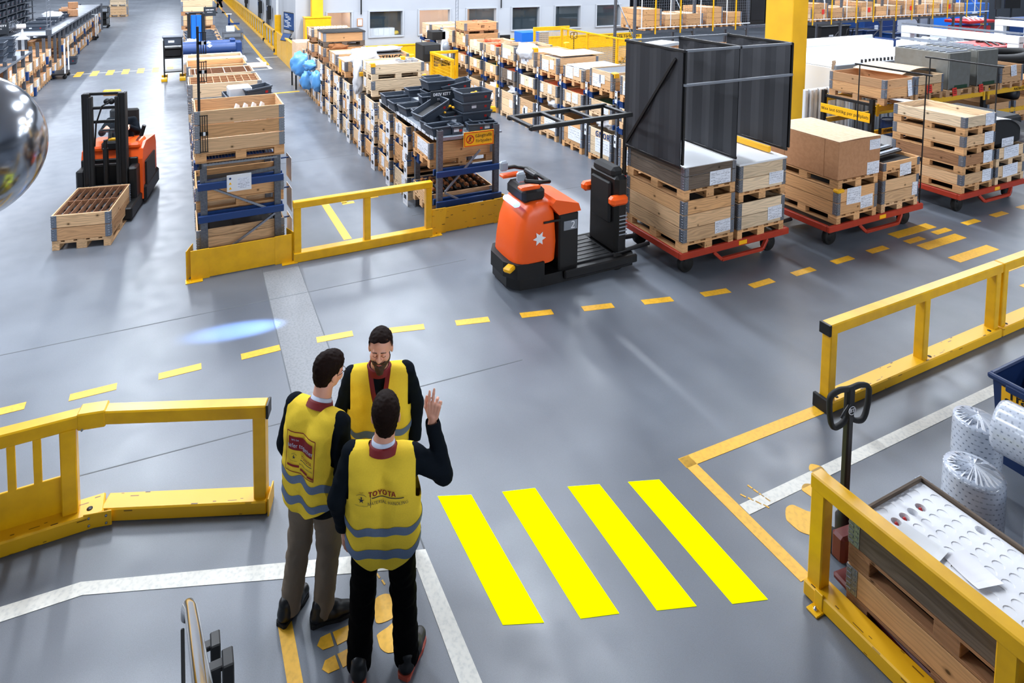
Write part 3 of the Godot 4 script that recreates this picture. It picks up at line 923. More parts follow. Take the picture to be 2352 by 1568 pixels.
	crate("lower crate of the stacked pair behind the hanging line sign", g, Vector3(0.66, 1.64, -26.6), [0.2, 0.2], {"far": true, "tone": 1, "ptone": 4})
	crate("upper crate of the stacked pair behind the hanging line sign", g, Vector3(0.66, 2.19, -26.6), [0.2, 0.2], {"far": true, "tone": 0, "ptone": 4})
	var ls := thing("line_sign", "dark station sign on a thin stalk above the forklift rack", "sign", Vector3(1.02, 2.2, -24.6))
	boxp(ls, "board", Vector3(0, 0.25, 0), Vector3(0.42, 0.34, 0.02), M.sign_dark, 0.003)
	put(ls, "lettering", text_mesh("LINE KITT", 0.045, 0.003, true), M.ink_white, Vector3(0, 0.31, 0.013))
	put(ls, "lettering", text_mesh("STATION 2", 0.03, 0.003), M.ink_white, Vector3(0, 0.22, 0.013))
	boxp(ls, "stalk", Vector3(-0.15, -0.1, -0.015), Vector3(0.02, 1.1, 0.02), M.dark_steel, 0.003)
	# black rack post with slatted extensions
	var po := thing("black_post", "tall thin black post with slatted black hangers rising from the rack end", "post", Vector3(0.22, 1.5, -9.22))
	boxp(po, "mast", Vector3(0.0, 1.0, 0), Vector3(0.035, 2.0, 0.035), M.dark_steel, 0.004)
	for i in 3:
		var yy: float = [0.5, 1.37, 1.77][i]
		var st := new_st()
		var hh: float = [0.52, 0.28, 0.3][i]
		for q in 4:
			add_box(st, Vector3(0.01 + q * 0.03, yy, 0.03), Vector3(0.011, hh, 0.006), 0.0)
		for q in [-1.0, -0.05, 0.05, 1.0]:
			add_box(st, Vector3(0.055, yy + q * hh * 0.49, 0.03), Vector3(0.11, 0.012 if absf(q) > 0.5 else 0.03, 0.006), 0.0)
		part(po, "slatted_hanger", st, M.black)
		boxp(po, "clip", Vector3(0.06, yy, 0.036), Vector3(0.03, 0.05, 0.006), M.white, 0.002)
	# signs hanging on the gate side
	for k in 3:
		sign_plate("white sign on the rack's gate side, %s up from the floor" % ORD[k], Vector3(1.47, 0.36 + 0.46 * k, -9.5), 0.34, 0.36, 1.0, 0.06)

func divider_crate(label: String, at: Vector3, courses: Array, nx: int, nz: int, filled: bool, l: float) -> void:
	var o := crate(label, "crates in the rack beside the forklift", at, courses, {"l": l, "tone": 7, "level": 0.5, "fill": "divider"})
	var top: float = o.get_meta("top")
	var st := new_st()
	for i in nx + 1:
		add_box(st, Vector3(-l / 2 + 0.04 + (l - 0.08) * i / nx, top - 0.08, 0), Vector3(0.012, 0.12, 0.72), 0.0)
	for i in nz + 1:
		add_box(st, Vector3(0, top - 0.08, -0.36 + 0.72 * i / nz), Vector3(l - 0.06, 0.12, 0.012), 0.0)
	part(o, "divider", st, M.cardboard if filled else M.divider)
	boxp(o, "lining", Vector3(0, top - 0.13, 0), Vector3(l - 0.06, 0.06, 0.74), M.divider, 0.0)
	if filled:
		for i in nx:
			for j in nz:
				boxp(o, "fitting", Vector3(-l / 2 + 0.04 + (l - 0.08) * (i + 0.5) / nx, top - 0.075, -0.36 + 0.72 * (j + 0.5) / nz), Vector3(0.05, 0.05, 0.08), M.galvanised, 0.012)
	else:
		for x in [-0.5, 0.05, 0.47]:
			boxp(o, "strap", Vector3(x, top - 0.018, 0), Vector3(0.012, 0.004, 0.74), M.white, 0.0)

func lump(called: String, label: String, cat_: String, at: Vector3, s: Vector3, mt: Material, sd: int, group := "", rough := 0.25) -> Node3D:
	var o := thing(called, label, cat_, at, 0.0, group)
	var st := new_st()
	st.set_smooth_group(0)
	var nz := noise(FastNoiseLite.TYPE_SIMPLEX_SMOOTH, 1.3, 3, sd)
	var rows := 12
	var cols := 18
	var pt := func(i: int, j: int) -> Vector3:
		var th := PI * i / rows
		var ph := TAU * (j % cols) / cols
		var d := Vector3(sin(th) * cos(ph), cos(th), sin(th) * sin(ph))
		var r := 1.0 + rough * nz.get_noise_3dv(d * 1.6) + rough * 0.5 * nz.get_noise_3dv(d * 5.0)
		return Vector3(signf(d.x) * pow(absf(d.x), 0.75), signf(d.y) * pow(absf(d.y), 0.75), signf(d.z) * pow(absf(d.z), 0.75)) * r * s
	for i in rows:
		for j in cols:
			var a: Vector3 = pt.call(i, j)
			var b: Vector3 = pt.call(i, j + 1)
			var c: Vector3 = pt.call(i + 1, j + 1)
			var d: Vector3 = pt.call(i + 1, j)
			if i > 0:
				tri(st, a, b, c, a + b + c)
			if i < rows - 1:
				tri(st, a, c, d, a + c + d)
	part(o, "film_wrap" if mt == M.film or mt == M.blue_film or mt == M.clear_film else "surface", st, mt)
	return o

# the rack topped with black bins
func rack_b() -> void:
	var o := rack_run("pallet_rack", "steel and blue rack behind the gate with crates below and black bins on top", 3.84, 4.88, -9.25, 1.04, 12, 1.45, [0.48, 0.98], 1.0)
	brace(o, Vector3(-0.44, 0.62, 0.05), Vector3(0.2, 1.25, 0.05))
	brace(o, Vector3(-0.44, 0.6, 0.05), Vector3(0.1, 0.3, 0.05))
	for x in [-0.52, 0.52]:
		put(o, "end_upright", upright_mesh(1.65), M.steel, Vector3(x, 0, 0.01))
	var b := new_st()
	add_bar(b, Vector3(-0.5, 1.5, 0.03), Vector3(0.5, 1.5, 0.03), 0.02, 0.05)
	part(o, "cross_rail", b, M.galvanised)
	boxp(o, "shelf_top", Vector3(0.03, 1.5, -1.55), Vector3(1.22, 0.03, 3.1), M.grey_panel, 0.004)
	for i in 16:
		boxp(o, "shelf_label", Vector3(-0.6, 1.5, -0.15 - i * 0.19), Vector3(0.006, 0.05, 0.16), M["paper%d" % (i % 4)], 0.0)
	end_guard("scratched yellow steel guard below the orange no-pedestrians sign", 3.66, 4.99, true)
	# warning sign
	var s := thing("warning_sign", "yellow and red sign forbidding pedestrians on the end of the bin-topped rack", "sign", Vector3(4.52, 1.46, -9.17))
	boxp(s, "plate", Vector3.ZERO, Vector3(0.56, 0.25, 0.012), M.sign_yellow, 0.003)
	for q in [[Vector3(0, 0.112, 0.007), Vector3(0.54, 0.012, 0.003)], [Vector3(0, -0.112, 0.007), Vector3(0.54, 0.012, 0.003)], [Vector3(-0.264, 0, 0.007), Vector3(0.012, 0.236, 0.003)], [Vector3(0.264, 0, 0.007), Vector3(0.012, 0.236, 0.003)]]:
		boxp(s, "border", q[0], q[1], M.sign_red, 0.0)
	put(s, "lettering", text_mesh("Gångtrafik", 0.05, 0.003), M.ink, Vector3(0.085, 0.045, 0.008))
	put(s, "lettering", text_mesh("förbjuden", 0.05, 0.003), M.ink, Vector3(0.085, -0.04, 0.008))
	var rg := new_st()
	add_lathe(rg, Vector3(-0.165, 0, 0.006), [Vector2(0.058, 0), Vector2(0.058, 0.004), Vector2(0.074, 0.004), Vector2(0.074, 0)], 24, Basis(Vector3.RIGHT, PI / 2), false)
	add_box(rg, Vector3(-0.165, 0, 0.0085), Vector3(0.125, 0.013, 0.003), 0.0, Basis(Vector3.BACK, 0.8))
	part(s, "prohibition_ring", rg, M.sign_red)
	var pf := new_st()
	add_lathe(pf, Vector3(-0.165, 0.036, 0.007), [Vector2(0.009, 0), Vector2(0.009, 0.003), Vector2(0, 0.003)], 10, Basis(Vector3.RIGHT, PI / 2))
	add_bar(pf, Vector3(-0.165, 0.028, 0.008), Vector3(-0.162, -0.005, 0.008), 0.003, 0.014)
	for q in [[-0.162, -0.005, -0.185, -0.042], [-0.162, -0.005, -0.145, -0.042], [-0.165, 0.022, -0.188, 0.0], [-0.165, 0.022, -0.142, 0.002]]:
		add_bar(pf, Vector3(q[0], q[1], 0.008), Vector3(q[2], q[3], 0.008), 0.003, 0.009)
	part(s, "walking_figure", pf, M.ink)
	var g := "crates in the bin-topped rack"
	var lvn := ["lowest", "middle", "upper"]
	for k in 12:
		var z := -9.93 - 1.04 * k
		if k == 0:
			z = -9.86
		for lv in 3:
			if k == 0 and lv == 2:
				continue
			var y: float = [0.0, 0.49, 0.95][lv]
			var c := [0.29]
			var x := 4.35
			var lab := "%s crate in the %s bay from the gate end of the bin-topped rack" % [lvn[lv], ORD[k]]
			var op := {"papers": rnd_papers(0.15, 0.29), "fine": k < 2, "far": k > 5, "tone": [0, 7, 0, 1, 0, 7][(k + lv) % 6]}
			if k == 0 and lv == 0:
				y = 0.16; c = [0.2, 0.0]; c = [0.2]
				lab = "lowest crate at the gate end of the bin-topped rack, full of black motors"
				op = {"fine": true, "tone": 1, "level": 0.2}
			elif k == 0 and lv == 1:
				y = 0.95; c = [0.29]
				lab = "open crate with a torn white label just under the black bins"
				op = {"fine": true, "tone": 2, "level": 0.15, "papers": [["w", 0.08, 0.3, 0.5, 0.22]]}
			elif k == 1 and lv == 1:
				lab = "open brown crate pulled out beside the end bay, grey sheet inside"
				op = {"fine": true, "tone": 2, "level": 0.2, "fill": "grey_panel", "papers": [["w", 0.22, 0.29, 0.16, 0.2]]}
			var cr := crate(lab, g, Vector3(x, y, z), c, op)
			if k == 1 and lv == 2:
				put(cr, "stencil_lettering", text_mesh("BT", 0.08, 0.003, true, "Droid Serif"), M.ink, Vector3(-0.604, 0.3, -0.05), ry(-PI / 2))
			if k > 0 and k < 9 and lv < 3:
				sign_plate("white shelf sign beside the %s crate of the %s bay of the bin-topped rack" % [lvn[lv], ORD[k]], Vector3(3.66, y + 0.17, z + 0.56), 0.22, 0.34, -1.0, -0.1 if lv == 1 else 0.05)
	motors()
	cover_b()
	bins_top()

func motors() -> void:
	for r in 4:
		for c in 7:
			var o := thing("drive_motor", "black drive motor with brown coil in the lowest crate of the bin-topped rack", "motor", Vector3(3.86 + c * 0.155, 0.47, -9.58 - r * 0.17), 0.0, "black motors in the lowest crate")
			var st := new_st()
			add_tube(st, [Vector3(0, 0, 0.07), Vector3(0, 0.02, -0.07)], 0.055, 12)
			part(o, "housing", st, M.black)
			var s2 := new_st()
			add_tube(s2, [Vector3(0.01, 0.055, 0.03), Vector3(0.01, 0.062, -0.04)], 0.038, 10)
			part(o, "coil", s2, M.brown_paper)
			var s3 := new_st()
			add_tube(s3, [Vector3(0, 0, 0.1), Vector3(0, 0, 0.06)], 0.014, 8)
			part(o, "shaft", s3, M.chrome)

func cover_b() -> void:
	var g := "crates stacked above the bin-topped rack"
	# pale stacked pair of new crates
	var z := -13.24
	crate("lower new pale crate of the stacked pair with yellow corner caps", g, Vector3(4.35, 1.46, z), [0.2], {"fine": true, "tone": 7, "ptone": 7, "papers": [["w", -0.15, 0.24, 0.16, 0.19]]})
	var c2 := crate("upper new pale crate of the stacked pair holding grey rings", g, Vector3(4.35, 1.81, z), [0.21], {"fine": true, "tone": 7, "ptone": 7, "level": 0.8, "fill": "cardboard_pale", "papers": [["w", -0.15, 0.25, 0.14, 0.18]]})
	for i in 6:
		var rg := thing("ring_casting", "grey ring standing with its hollow up in the new pale crate", "ring", Vector3(4.52 + (i % 3) * 0.16, 2.13, z - 0.02 + (i / 3) * 0.2 - 0.1), 0.0, "grey rings in the new pale crate")
		var st := new_st()
		add_lathe(st, Vector3.ZERO, [Vector2(0.06, -0.02), Vector2(0.06, 0.03), Vector2(0.075, 0.035), Vector2(0.075, -0.02)], 16, Basis.IDENTITY, false)
		part(rg, "rim", st, M.grey_panel)
	for q in [[3.77, 2.16, -12.87], [4.93, 2.18, -13.6], [4.6, 2.2, -13.3], [3.72, 1.84, -13.6], [4.95, 1.84, -12.87]]:
		var cc := thing("corner_cap", "yellow plastic cap at %s of the new pale crates" % ["the near labelled corner", "the far top corner", "the rings in the middle", "the rear lower corner", "the lower hinge"][[3.77, 4.93, 4.6, 3.72, 4.95].find(q[0])], "cap", Vector3(q[0], q[1], q[2]))
		boxp(cc, "cap_plate", Vector3(0, 0.02, 0), Vector3(0.11, 0.035, 0.1), M.yellow_plastic, 0.012)
		boxp(cc, "cap_lip", Vector3(0, -0.02, 0.045), Vector3(0.11, 0.06, 0.012), M.yellow_plastic, 0.005)
	var z2 := -14.5
	var lt := crate("crate lettered in black under the draped film above the rack", g, Vector3(4.45, 1.62, z2), [0.2, 0.2], {"tone": 2, "level": 0.9})
	put(lt, "stencil_lettering", text_mesh("CASTINGS", 0.13, 0.004, true), M.ink, Vector3(0, 0.46, 0.404))
	lump("draped_film", "crumpled clear film draped over the lettered crate", "film", Vector3(3.98, 2.12, -14.3), Vector3(0.3, 0.2, 0.42), M.film, 11, "", 0.4)
	lump("draped_film", "long tail of clear film hanging down the rack side beside the yellow tag", "film", Vector3(3.72, 1.75, -13.85), Vector3(0.1, 0.36, 0.26), M.film, 12, "", 0.5)
	lump("draped_film", "flat clear film lying along the back rim of the lettered crate", "film", Vector3(4.65, 2.2, -14.75), Vector3(0.4, 0.06, 0.14), M.film, 13, "", 0.5)
	crate("pale crate with a yellow tag beside the hanging film", g, Vector3(4.3, 1.5, -15.4), [0.26], {"tone": 0, "level": 1.0, "fill": "white", "papers": [["w", 0.2, 0.26, 0.2, 0.2]]})
	var yt := thing("yellow_tag", "yellow paper tag stuck on the pale crate beside the hanging film", "tag", Vector3(3.69, 1.72, -15.5), -PI / 2)
	boxp(yt, "sheet", Vector3.ZERO, Vector3(0.2, 0.3, 0.004), M.sign_yellow, 0.0)
	crate("open crate of clear bags behind the yellow-tagged crate", g, Vector3(4.3, 1.5, -16.4), [0.3], {"tone": 1, "level": 0.9, "fill": "film", "papers": [["w", 0.1, 0.28, 0.2, 0.24]]})
	for q in [[-17.6, 1.4, 2, 5, "black ribbed lid", "lower"], [-19.6, 1.4, 2, 1, "white balls", "rear lower"]]:
		pass
	crate("lower crate of the dark stack, brown paper spilling out", g, Vector3(4.3, 1.5, -17.9), [0.26], {"tone": 2, "ptone": 4, "papers": [["w", -0.1, 0.28, 0.24, 0.24]]})
	var dk := crate("upper crate of the dark stack closed by a black ribbed lid", g, Vector3(4.3, 1.92, -17.9), [0.26], {"tone": 3, "ptone": 5, "papers": [["w", -0.1, 0.28, 0.26, 0.2]]})
	var lid := thing("ribbed_cover", "black ribbed cover closing the upper crate of the dark stack", "lid", Vector3(4.3, 2.33, -17.9))
	boxp(lid, "sheet", Vector3.ZERO, Vector3(1.24, 0.02, 0.86), M.dark_steel, 0.004)
	for i in 6:
		boxp(lid, "rib", Vector3(0, 0.018, -0.36 + i * 0.144), Vector3(1.22, 0.02, 0.06), M.dark_steel, 0.004)
	lump("paper_wad", "crumpled brown packing paper hanging out of the dark stack", "paper", Vector3(4.1, 1.86, -17.48), Vector3(0.28, 0.14, 0.12), M.brown_paper, 21, "", 0.8)
	for i in 2:
		lump("orange_sheet", ["orange foam sheet poking from beneath the brown packing paper", "flat orange foam sheet in front of the dark stack"][i], "sheet", Vector3(4.35 + 0.1 * i, 1.74 - 0.05 * i, -17.35 + 0.1 * i), Vector3(0.2, 0.03, 0.1), M.orange_part, 31 + i)
	crate("rear lower crate of the ball stack near the yellow plinth", g, Vector3(4.3, 1.4, -19.6), [0.26], {"tone": 2, "ptone": 4, "papers": [["w", 0.1, 0.28, 0.2, 0.22]]})
	crate("rear upper crate of the ball stack, rows of white balls inside", g, Vector3(4.3, 1.86, -19.6), [0.26], {"tone": 1, "ptone": 4, "level": 0.8, "papers": [["w", 0.1, 0.28, 0.2, 0.22]]})
	for i in 12:
		var bo := thing("foam_ball", "white foam ball in the rear crate near the yellow plinth", "ball", Vector3(3.82 + i * 0.088, 2.28, -19.25 - 0.05 * (i % 2)), 0.0, "white balls in the rear crate")
		var st := new_st()
		add_lathe(st, Vector3.ZERO, [Vector2(0, -0.05), Vector2(0.035, -0.035), Vector2(0.05, 0), Vector2(0.035, 0.035), Vector2(0, 0.05)], 10)
		part(bo, "shell", st, M.white)
	# blue bags at the far end
	for q in [[3.55, 1.0, -20.4, 0.28, 0.36, 0.3, "upper blue bag on the cart at the far end of the rack"], [3.62, 0.6, -19.6, 0.2, 0.26, 0.22, "crumpled blue bag hanging lowest on the rack side"], [3.62, 0.85, -18.2, 0.14, 0.28, 0.3, "blue bag dangling between two crates of the rack"], [3.65, 1.15, -19.2, 0.2, 0.14, 0.3, "pale blue bag spread on top of the rack crates"]]:
		lump("blue_bag", q[6], "bag", Vector3(q[0], q[1], q[2]), Vector3(q[3], q[4], q[5]), M.blue_film, int(q[3] * 100), "", 0.35)
	var ct := thing("open_cart", "tall grey and cardboard waste cart behind the blue bags", "cart", Vector3(3.9, 0, -21.6))
	boxp(ct, "carton", Vector3(0, 1.15, 0), Vector3(0.7, 0.9, 0.8), M.cardboard_pale, 0.01)
	boxp(ct, "deck", Vector3(0, 0.66, 0), Vector3(0.8, 0.06, 0.9), M.dark_steel, 0.01)
	for sx in [-1.0, 1.0]:
		for sz in [-1.0, 1.0]:
			boxp(ct, "leg", Vector3(sx * 0.36, 0.32, sz * 0.4), Vector3(0.05, 0.64, 0.05), M.dark_steel, 0.004)

func bins_top() -> void:
	var g := "black stacking bins on the rack top"
	var big := Vector3(0.58, 0.17, 0.39)
	var mid := Vector3(0.39, 0.16, 0.29)
	var sm := Vector3(0.29, 0.14, 0.19)
	var y := 1.515
	# label, x, dy, z, size, turn, tilt
	var list := [
		["top of the three-bin stack at the aisle corner", 4.72, 0.44, -9.85, big, 0.05, 0.0], ["middle of the three-bin stack at the aisle corner", 4.72, 0.27, -9.85, big, 0.05, 0.0], ["bottom of the three-bin stack at the aisle corner", 4.72, 0.1, -9.85, big, 0.05, 0.0],
		["big bin with a white sheet beside the warning sign", 4.75, 0.0, -9.6, mid, -0.1, 0.0], ["small twin bin, first of the pair above the warning sign", 4.58, 0.0, -9.44, sm, -0.15, 0.0], ["small twin bin, second of the pair above the warning sign", 4.8, 0.0, -9.42, sm, -0.1, 0.0],
		["small square bin alone at the shelf edge", 4.2, 0.0, -9.42, Vector3(0.2, 0.15, 0.2), 0.0, 0.0], ["wide bin with a white card at the shelf end", 3.98, 0.0, -9.5, Vector3(0.5, 0.16, 0.3), 0.1, 0.0], ["shallow bin behind the wide end bin", 3.95, 0.0, -9.78, mid, 0.1, 0.0],
		["large tilted bin spilling yellow parts", 4.05, 0.2, -10.05, big, 0.15, 0.42], ["bin of yellow parts beneath the three-bin stack", 4.35, 0.05, -9.85, Vector3(0.5, 0.17, 0.3), 0.05, 0.0], ["flat bin just behind the tilted bin", 4.3, 0.05, -10.15, big, -0.1, 0.1],
		["bin beside the station sign, aisle side", 4.05, 0.02, -10.5, mid, 0.05, 0.0], ["bin with papers behind the station sign", 4.6, 0.1, -10.45, big, 0.0, 0.0], ["black bin tipped up on its edge behind the station sign", 4.85, 0.18, -10.55, big, 0.3, -0.7],
		["bin second from the tall rear stack", 4.05, 0.0, -10.95, big, 0.1, 0.0], ["bin with a white tag in the middle row", 4.3, 0.2, -10.85, mid, -0.1, 0.0], ["upper rear bin with a white label", 4.6, 0.4, -11.2, big, 0.05, 0.0], ["lower rear bin under the labelled one", 4.6, 0.2, -11.2, big, 0.05, 0.0], ["rearmost bin base", 4.6, 0.0, -11.2, big, 0.05, 0.0],
		["bin at the shelf front below the label strip", 3.95, 0.0, -11.4, Vector3(0.5, 0.17, 0.36), 0.05, 0.0], ["far corner bin nearest the pale crates", 3.95, 0.0, -11.9, Vector3(0.5, 0.2, 0.36), 0.0, 0.0], ["far bin with a white label strip", 4.35, 0.15, -11.75, mid, 0.0, 0.0], ["tall rear bin in front of the yellow frame", 4.75, 0.35, -11.8, mid, 0.0, 0.0],
		["leaning rear bin with a white corner tag", 4.95, 0.35, -11.1, big, -0.2, 0.2], ["middle bin under the station sign", 4.4, 0.0, -10.45, big, 0.02, 0.0]]
	for q in list:
		bin("black stacking bin, " + q[0], g, Vector3(q[1], y + q[2], q[3]), q[4], q[5], q[6])
	for q in [[4.72, 0.56, -9.85], [4.1, 0.25, -9.95], [4.25, 0.33, -9.92], [4.4, 0.16, -9.78]]:
		for i in 3:
			var o := thing("yellow_fitting", "small yellow fitting lying in an open black bin", "fitting", Vector3(q[0] + i * 0.05, y + q[1] + 0.02 * (i % 2), q[2] + 0.03 * i), i * 0.8, "yellow fittings in the bins")
			boxp(o, "body", Vector3.ZERO, Vector3(0.07, 0.035, 0.04), M.yellow_plastic, 0.012)
	var s := thing("station_sign", "dark hanging station sign lettered white among the black bins", "sign", Vector3(4.33, 1.72, -10.2), 0.04)
	boxp(s, "board", Vector3(0, 0.2, 0), Vector3(0.55, 0.34, 0.015), M.sign_dark, 0.003)
	put(s, "lettering", text_mesh("DRIV KITT", 0.055, 0.003, true), M.ink_white, Vector3(-0.06, 0.3, 0.01))
	put(s, "lettering", text_mesh("STATION", 0.034, 0.003), M.ink_white, Vector3(-0.06, 0.215, 0.01))
	put(s, "lettering", text_mesh("2", 0.055, 0.003), M.ink_white, Vector3(-0.06, 0.12, 0.01))
	boxp(s, "stand", Vector3(0, -0.05, -0.02), Vector3(0.03, 0.3, 0.02), M.dark_steel, 0.003)

# the long rack behind the tow tractor
func rack_c() -> void:
	rack_run("pallet_rack", "long steel and blue rack of paper-labelled crates behind the tow tractor", 8.4, 9.44, -9.35, 1.05, 12, 1.52, [0.95, 1.5], 1.0)
	var g := "crates in the long rack behind the tow tractor"
	var lvn := ["lowest", "middle", "upper"]
	for k in 12:
		var z := -9.85 - 1.05 * k
		for lv in 3:
			var y: float = [0.0, 0.95, 1.52][lv]
			var c: Array = [[0.2, 0.2, 0.2], [0.29], [0.2, 0.2]][lv]
			var op := {"far": k > 6, "tone": [0, 1, 7, 0, 2, 0, 1][(k * 2 + lv) % 7], "papers": []}
			if lv == 0:
				if k > 7: c = [0.2, 0.2]
				op.papers = [["w", 0.1, 0.4, 0.5, 0.32]] if k < 4 else rnd_papers(0.15, 0.6)
				op.fill = "dark_inside"
			elif lv == 1:
				op.papers = rnd_papers(0.15, 0.29)
				op.fill = ["dark_green", "dark_green", "orange_part", "orange_part", "dark_inside", "orange_part"][k % 6]
				op.level = 0.8
				if k == 5 or k == 9: op.tone = 5
			else:
				if k == 2: c = [0.29]
				if k in [7, 6]: c = [0.26]
				op.papers = rnd_papers(0.15, 0.4)
				if k < 6: op.papers.append(["w", -0.15, 0.3, 0.3, 0.28])
				op.fill = ["black", "steel", "white", "foam", "cardboard_pale", "dark_inside", "orange_part", "orange_part"][k % 8]
				op.level = 0.92 if k < 5 else 0.8
			var cr := crate("%s crate in the %s bay of the long rack, counted from the cage cart" % [lvn[lv], ORD[k]], g, Vector3(8.92, y, z), c, op)
			if k == 1 and lv == 0:
				put(cr, "stencil_lettering", text_mesh("GNOR", 0.13, 0.003, true), M.blue, Vector3(-0.604, 0.64, 0.1), ry(-PI / 2))
			if lv < 2 and k < 9:
				sign_plate("narrow white rack sign over the %s crate of the %s bay in the long rack" % [lvn[lv], ORD[k]], Vector3(8.34, y + 0.62, z + 0.5), 0.08, 0.26, -1.0)
	var tp := crate("topmost crate with burnt letters in the long rack, orange parts heaped inside", g, Vector3(8.92, 2.0, -18.35), [0.26], {"tone": 2, "ptone": 4, "level": 0.95, "fill": "orange_part"})
	for q in [[8.75, 2.4, -18.2, 0.22, 50], [9.1, 2.42, -18.5, 0.26, 51], [8.8, 2.0, -16.2, 0.3, 52], [9.1, 2.0, -15.2, 0.25, 53], [8.9, 1.98, -17.2, 0.3, 54]]:
		lump("orange_casting_heap", "orange castings heaped in the %s crate of the long rack" % ["topmost", "topmost rear", "eighth", "seventh", "ninth"][q[4] - 50], "castings", Vector3(q[0], q[1] - 0.06, q[2]), Vector3(0.24, 0.05, q[3] * 0.7), M.orange_part, q[4], "", 0.7).set_meta("kind", "stuff")
	put(tp, "stencil_lettering", text_mesh("BT", 0.08, 0.003, true, "Droid Serif"), M.ink, Vector3(0.03, 0.27, 0.404))
	for q in [[-10.85, 0.9, 0.34, 61], [-12.9, 0.9, 0.3, 62], [-15.0, 0.8, 0.25, 63], [-16.1, 0.72, 0.25, 64]]:
		lump("clear_bag", "clear plastic bag bulging from the lowest crate, %s from the cage cart" % ORD[q[3] - 61], "bag", Vector3(8.62, q[1], q[0]), Vector3(0.26, 0.14, q[2]), M.film, q[3], "", 0.6)
	lump("draped_film", "white film draped down the end of the upper crate in the fifth bay", "film", Vector3(8.42, 2.02, -14.15), Vector3(0.2, 0.22, 0.42), M.film, 71, "", 0.25)
	for q in [[8.34, 2.14, -13.68, "film-draped"], [9.45, 2.2, -13.9, "plywood-covered"], [8.38, 2.03, -10.5, "labelled second"], [9.46, 2.085, -11.2, "rear second"]]:
		var cc := thing("corner_cap", "yellow plastic cap on the corner of the %s upper crate" % q[3], "cap", Vector3(q[0], q[1], q[2]))
		boxp(cc, "cap_plate", Vector3(0, 0.02, 0), Vector3(0.13, 0.05, 0.13), M.yellow_plastic, 0.02)
		boxp(cc, "cap_lip", Vector3(0, -0.03, 0.05), Vector3(0.13, 0.08, 0.02), M.yellow_plastic, 0.006)
	var ply := thing("plywood_sheet", "pale plywood sheet covering the upper crate in the fourth bay", "sheet", Vector3(9.05, 2.11, -13.0), 0.03)
	boxp(ply, "board", Vector3.ZERO, Vector3(1.3, 0.015, 0.82), M.cardboard_pale, 0.003)
	var wh := thing("white_sheet", "white paper sheet covering the upper crate in the third bay", "sheet", Vector3(8.95, 1.965, -11.95), 0.03)
	boxp(wh, "board", Vector3.ZERO, Vector3(1.12, 0.012, 0.76), M.white, 0.003)
	# steel bars sticking out of the near upper crates
	for i in 9:
		var br := thing("steel_bar", "long thin bar in the upper crate of the second bay of the long rack", "bar", Vector3(8.95, 2.02, -10.62 - i * 0.06), 0.0, "steel bars in the long rack")
		boxp(br, "rod", Vector3.ZERO, Vector3(1.0, 0.02, 0.03), M.steel, 0.003)
	for i in 8:
		var br := thing("black_rail", "black rail stacked in the upper crate of the first bay of the long rack", "rail", Vector3(8.98, 1.98, -9.55 - i * 0.08), 0.0, "black rails in the long rack")
		boxp(br, "rod", Vector3.ZERO, Vector3(1.0, 0.03, 0.04), M.black, 0.004)

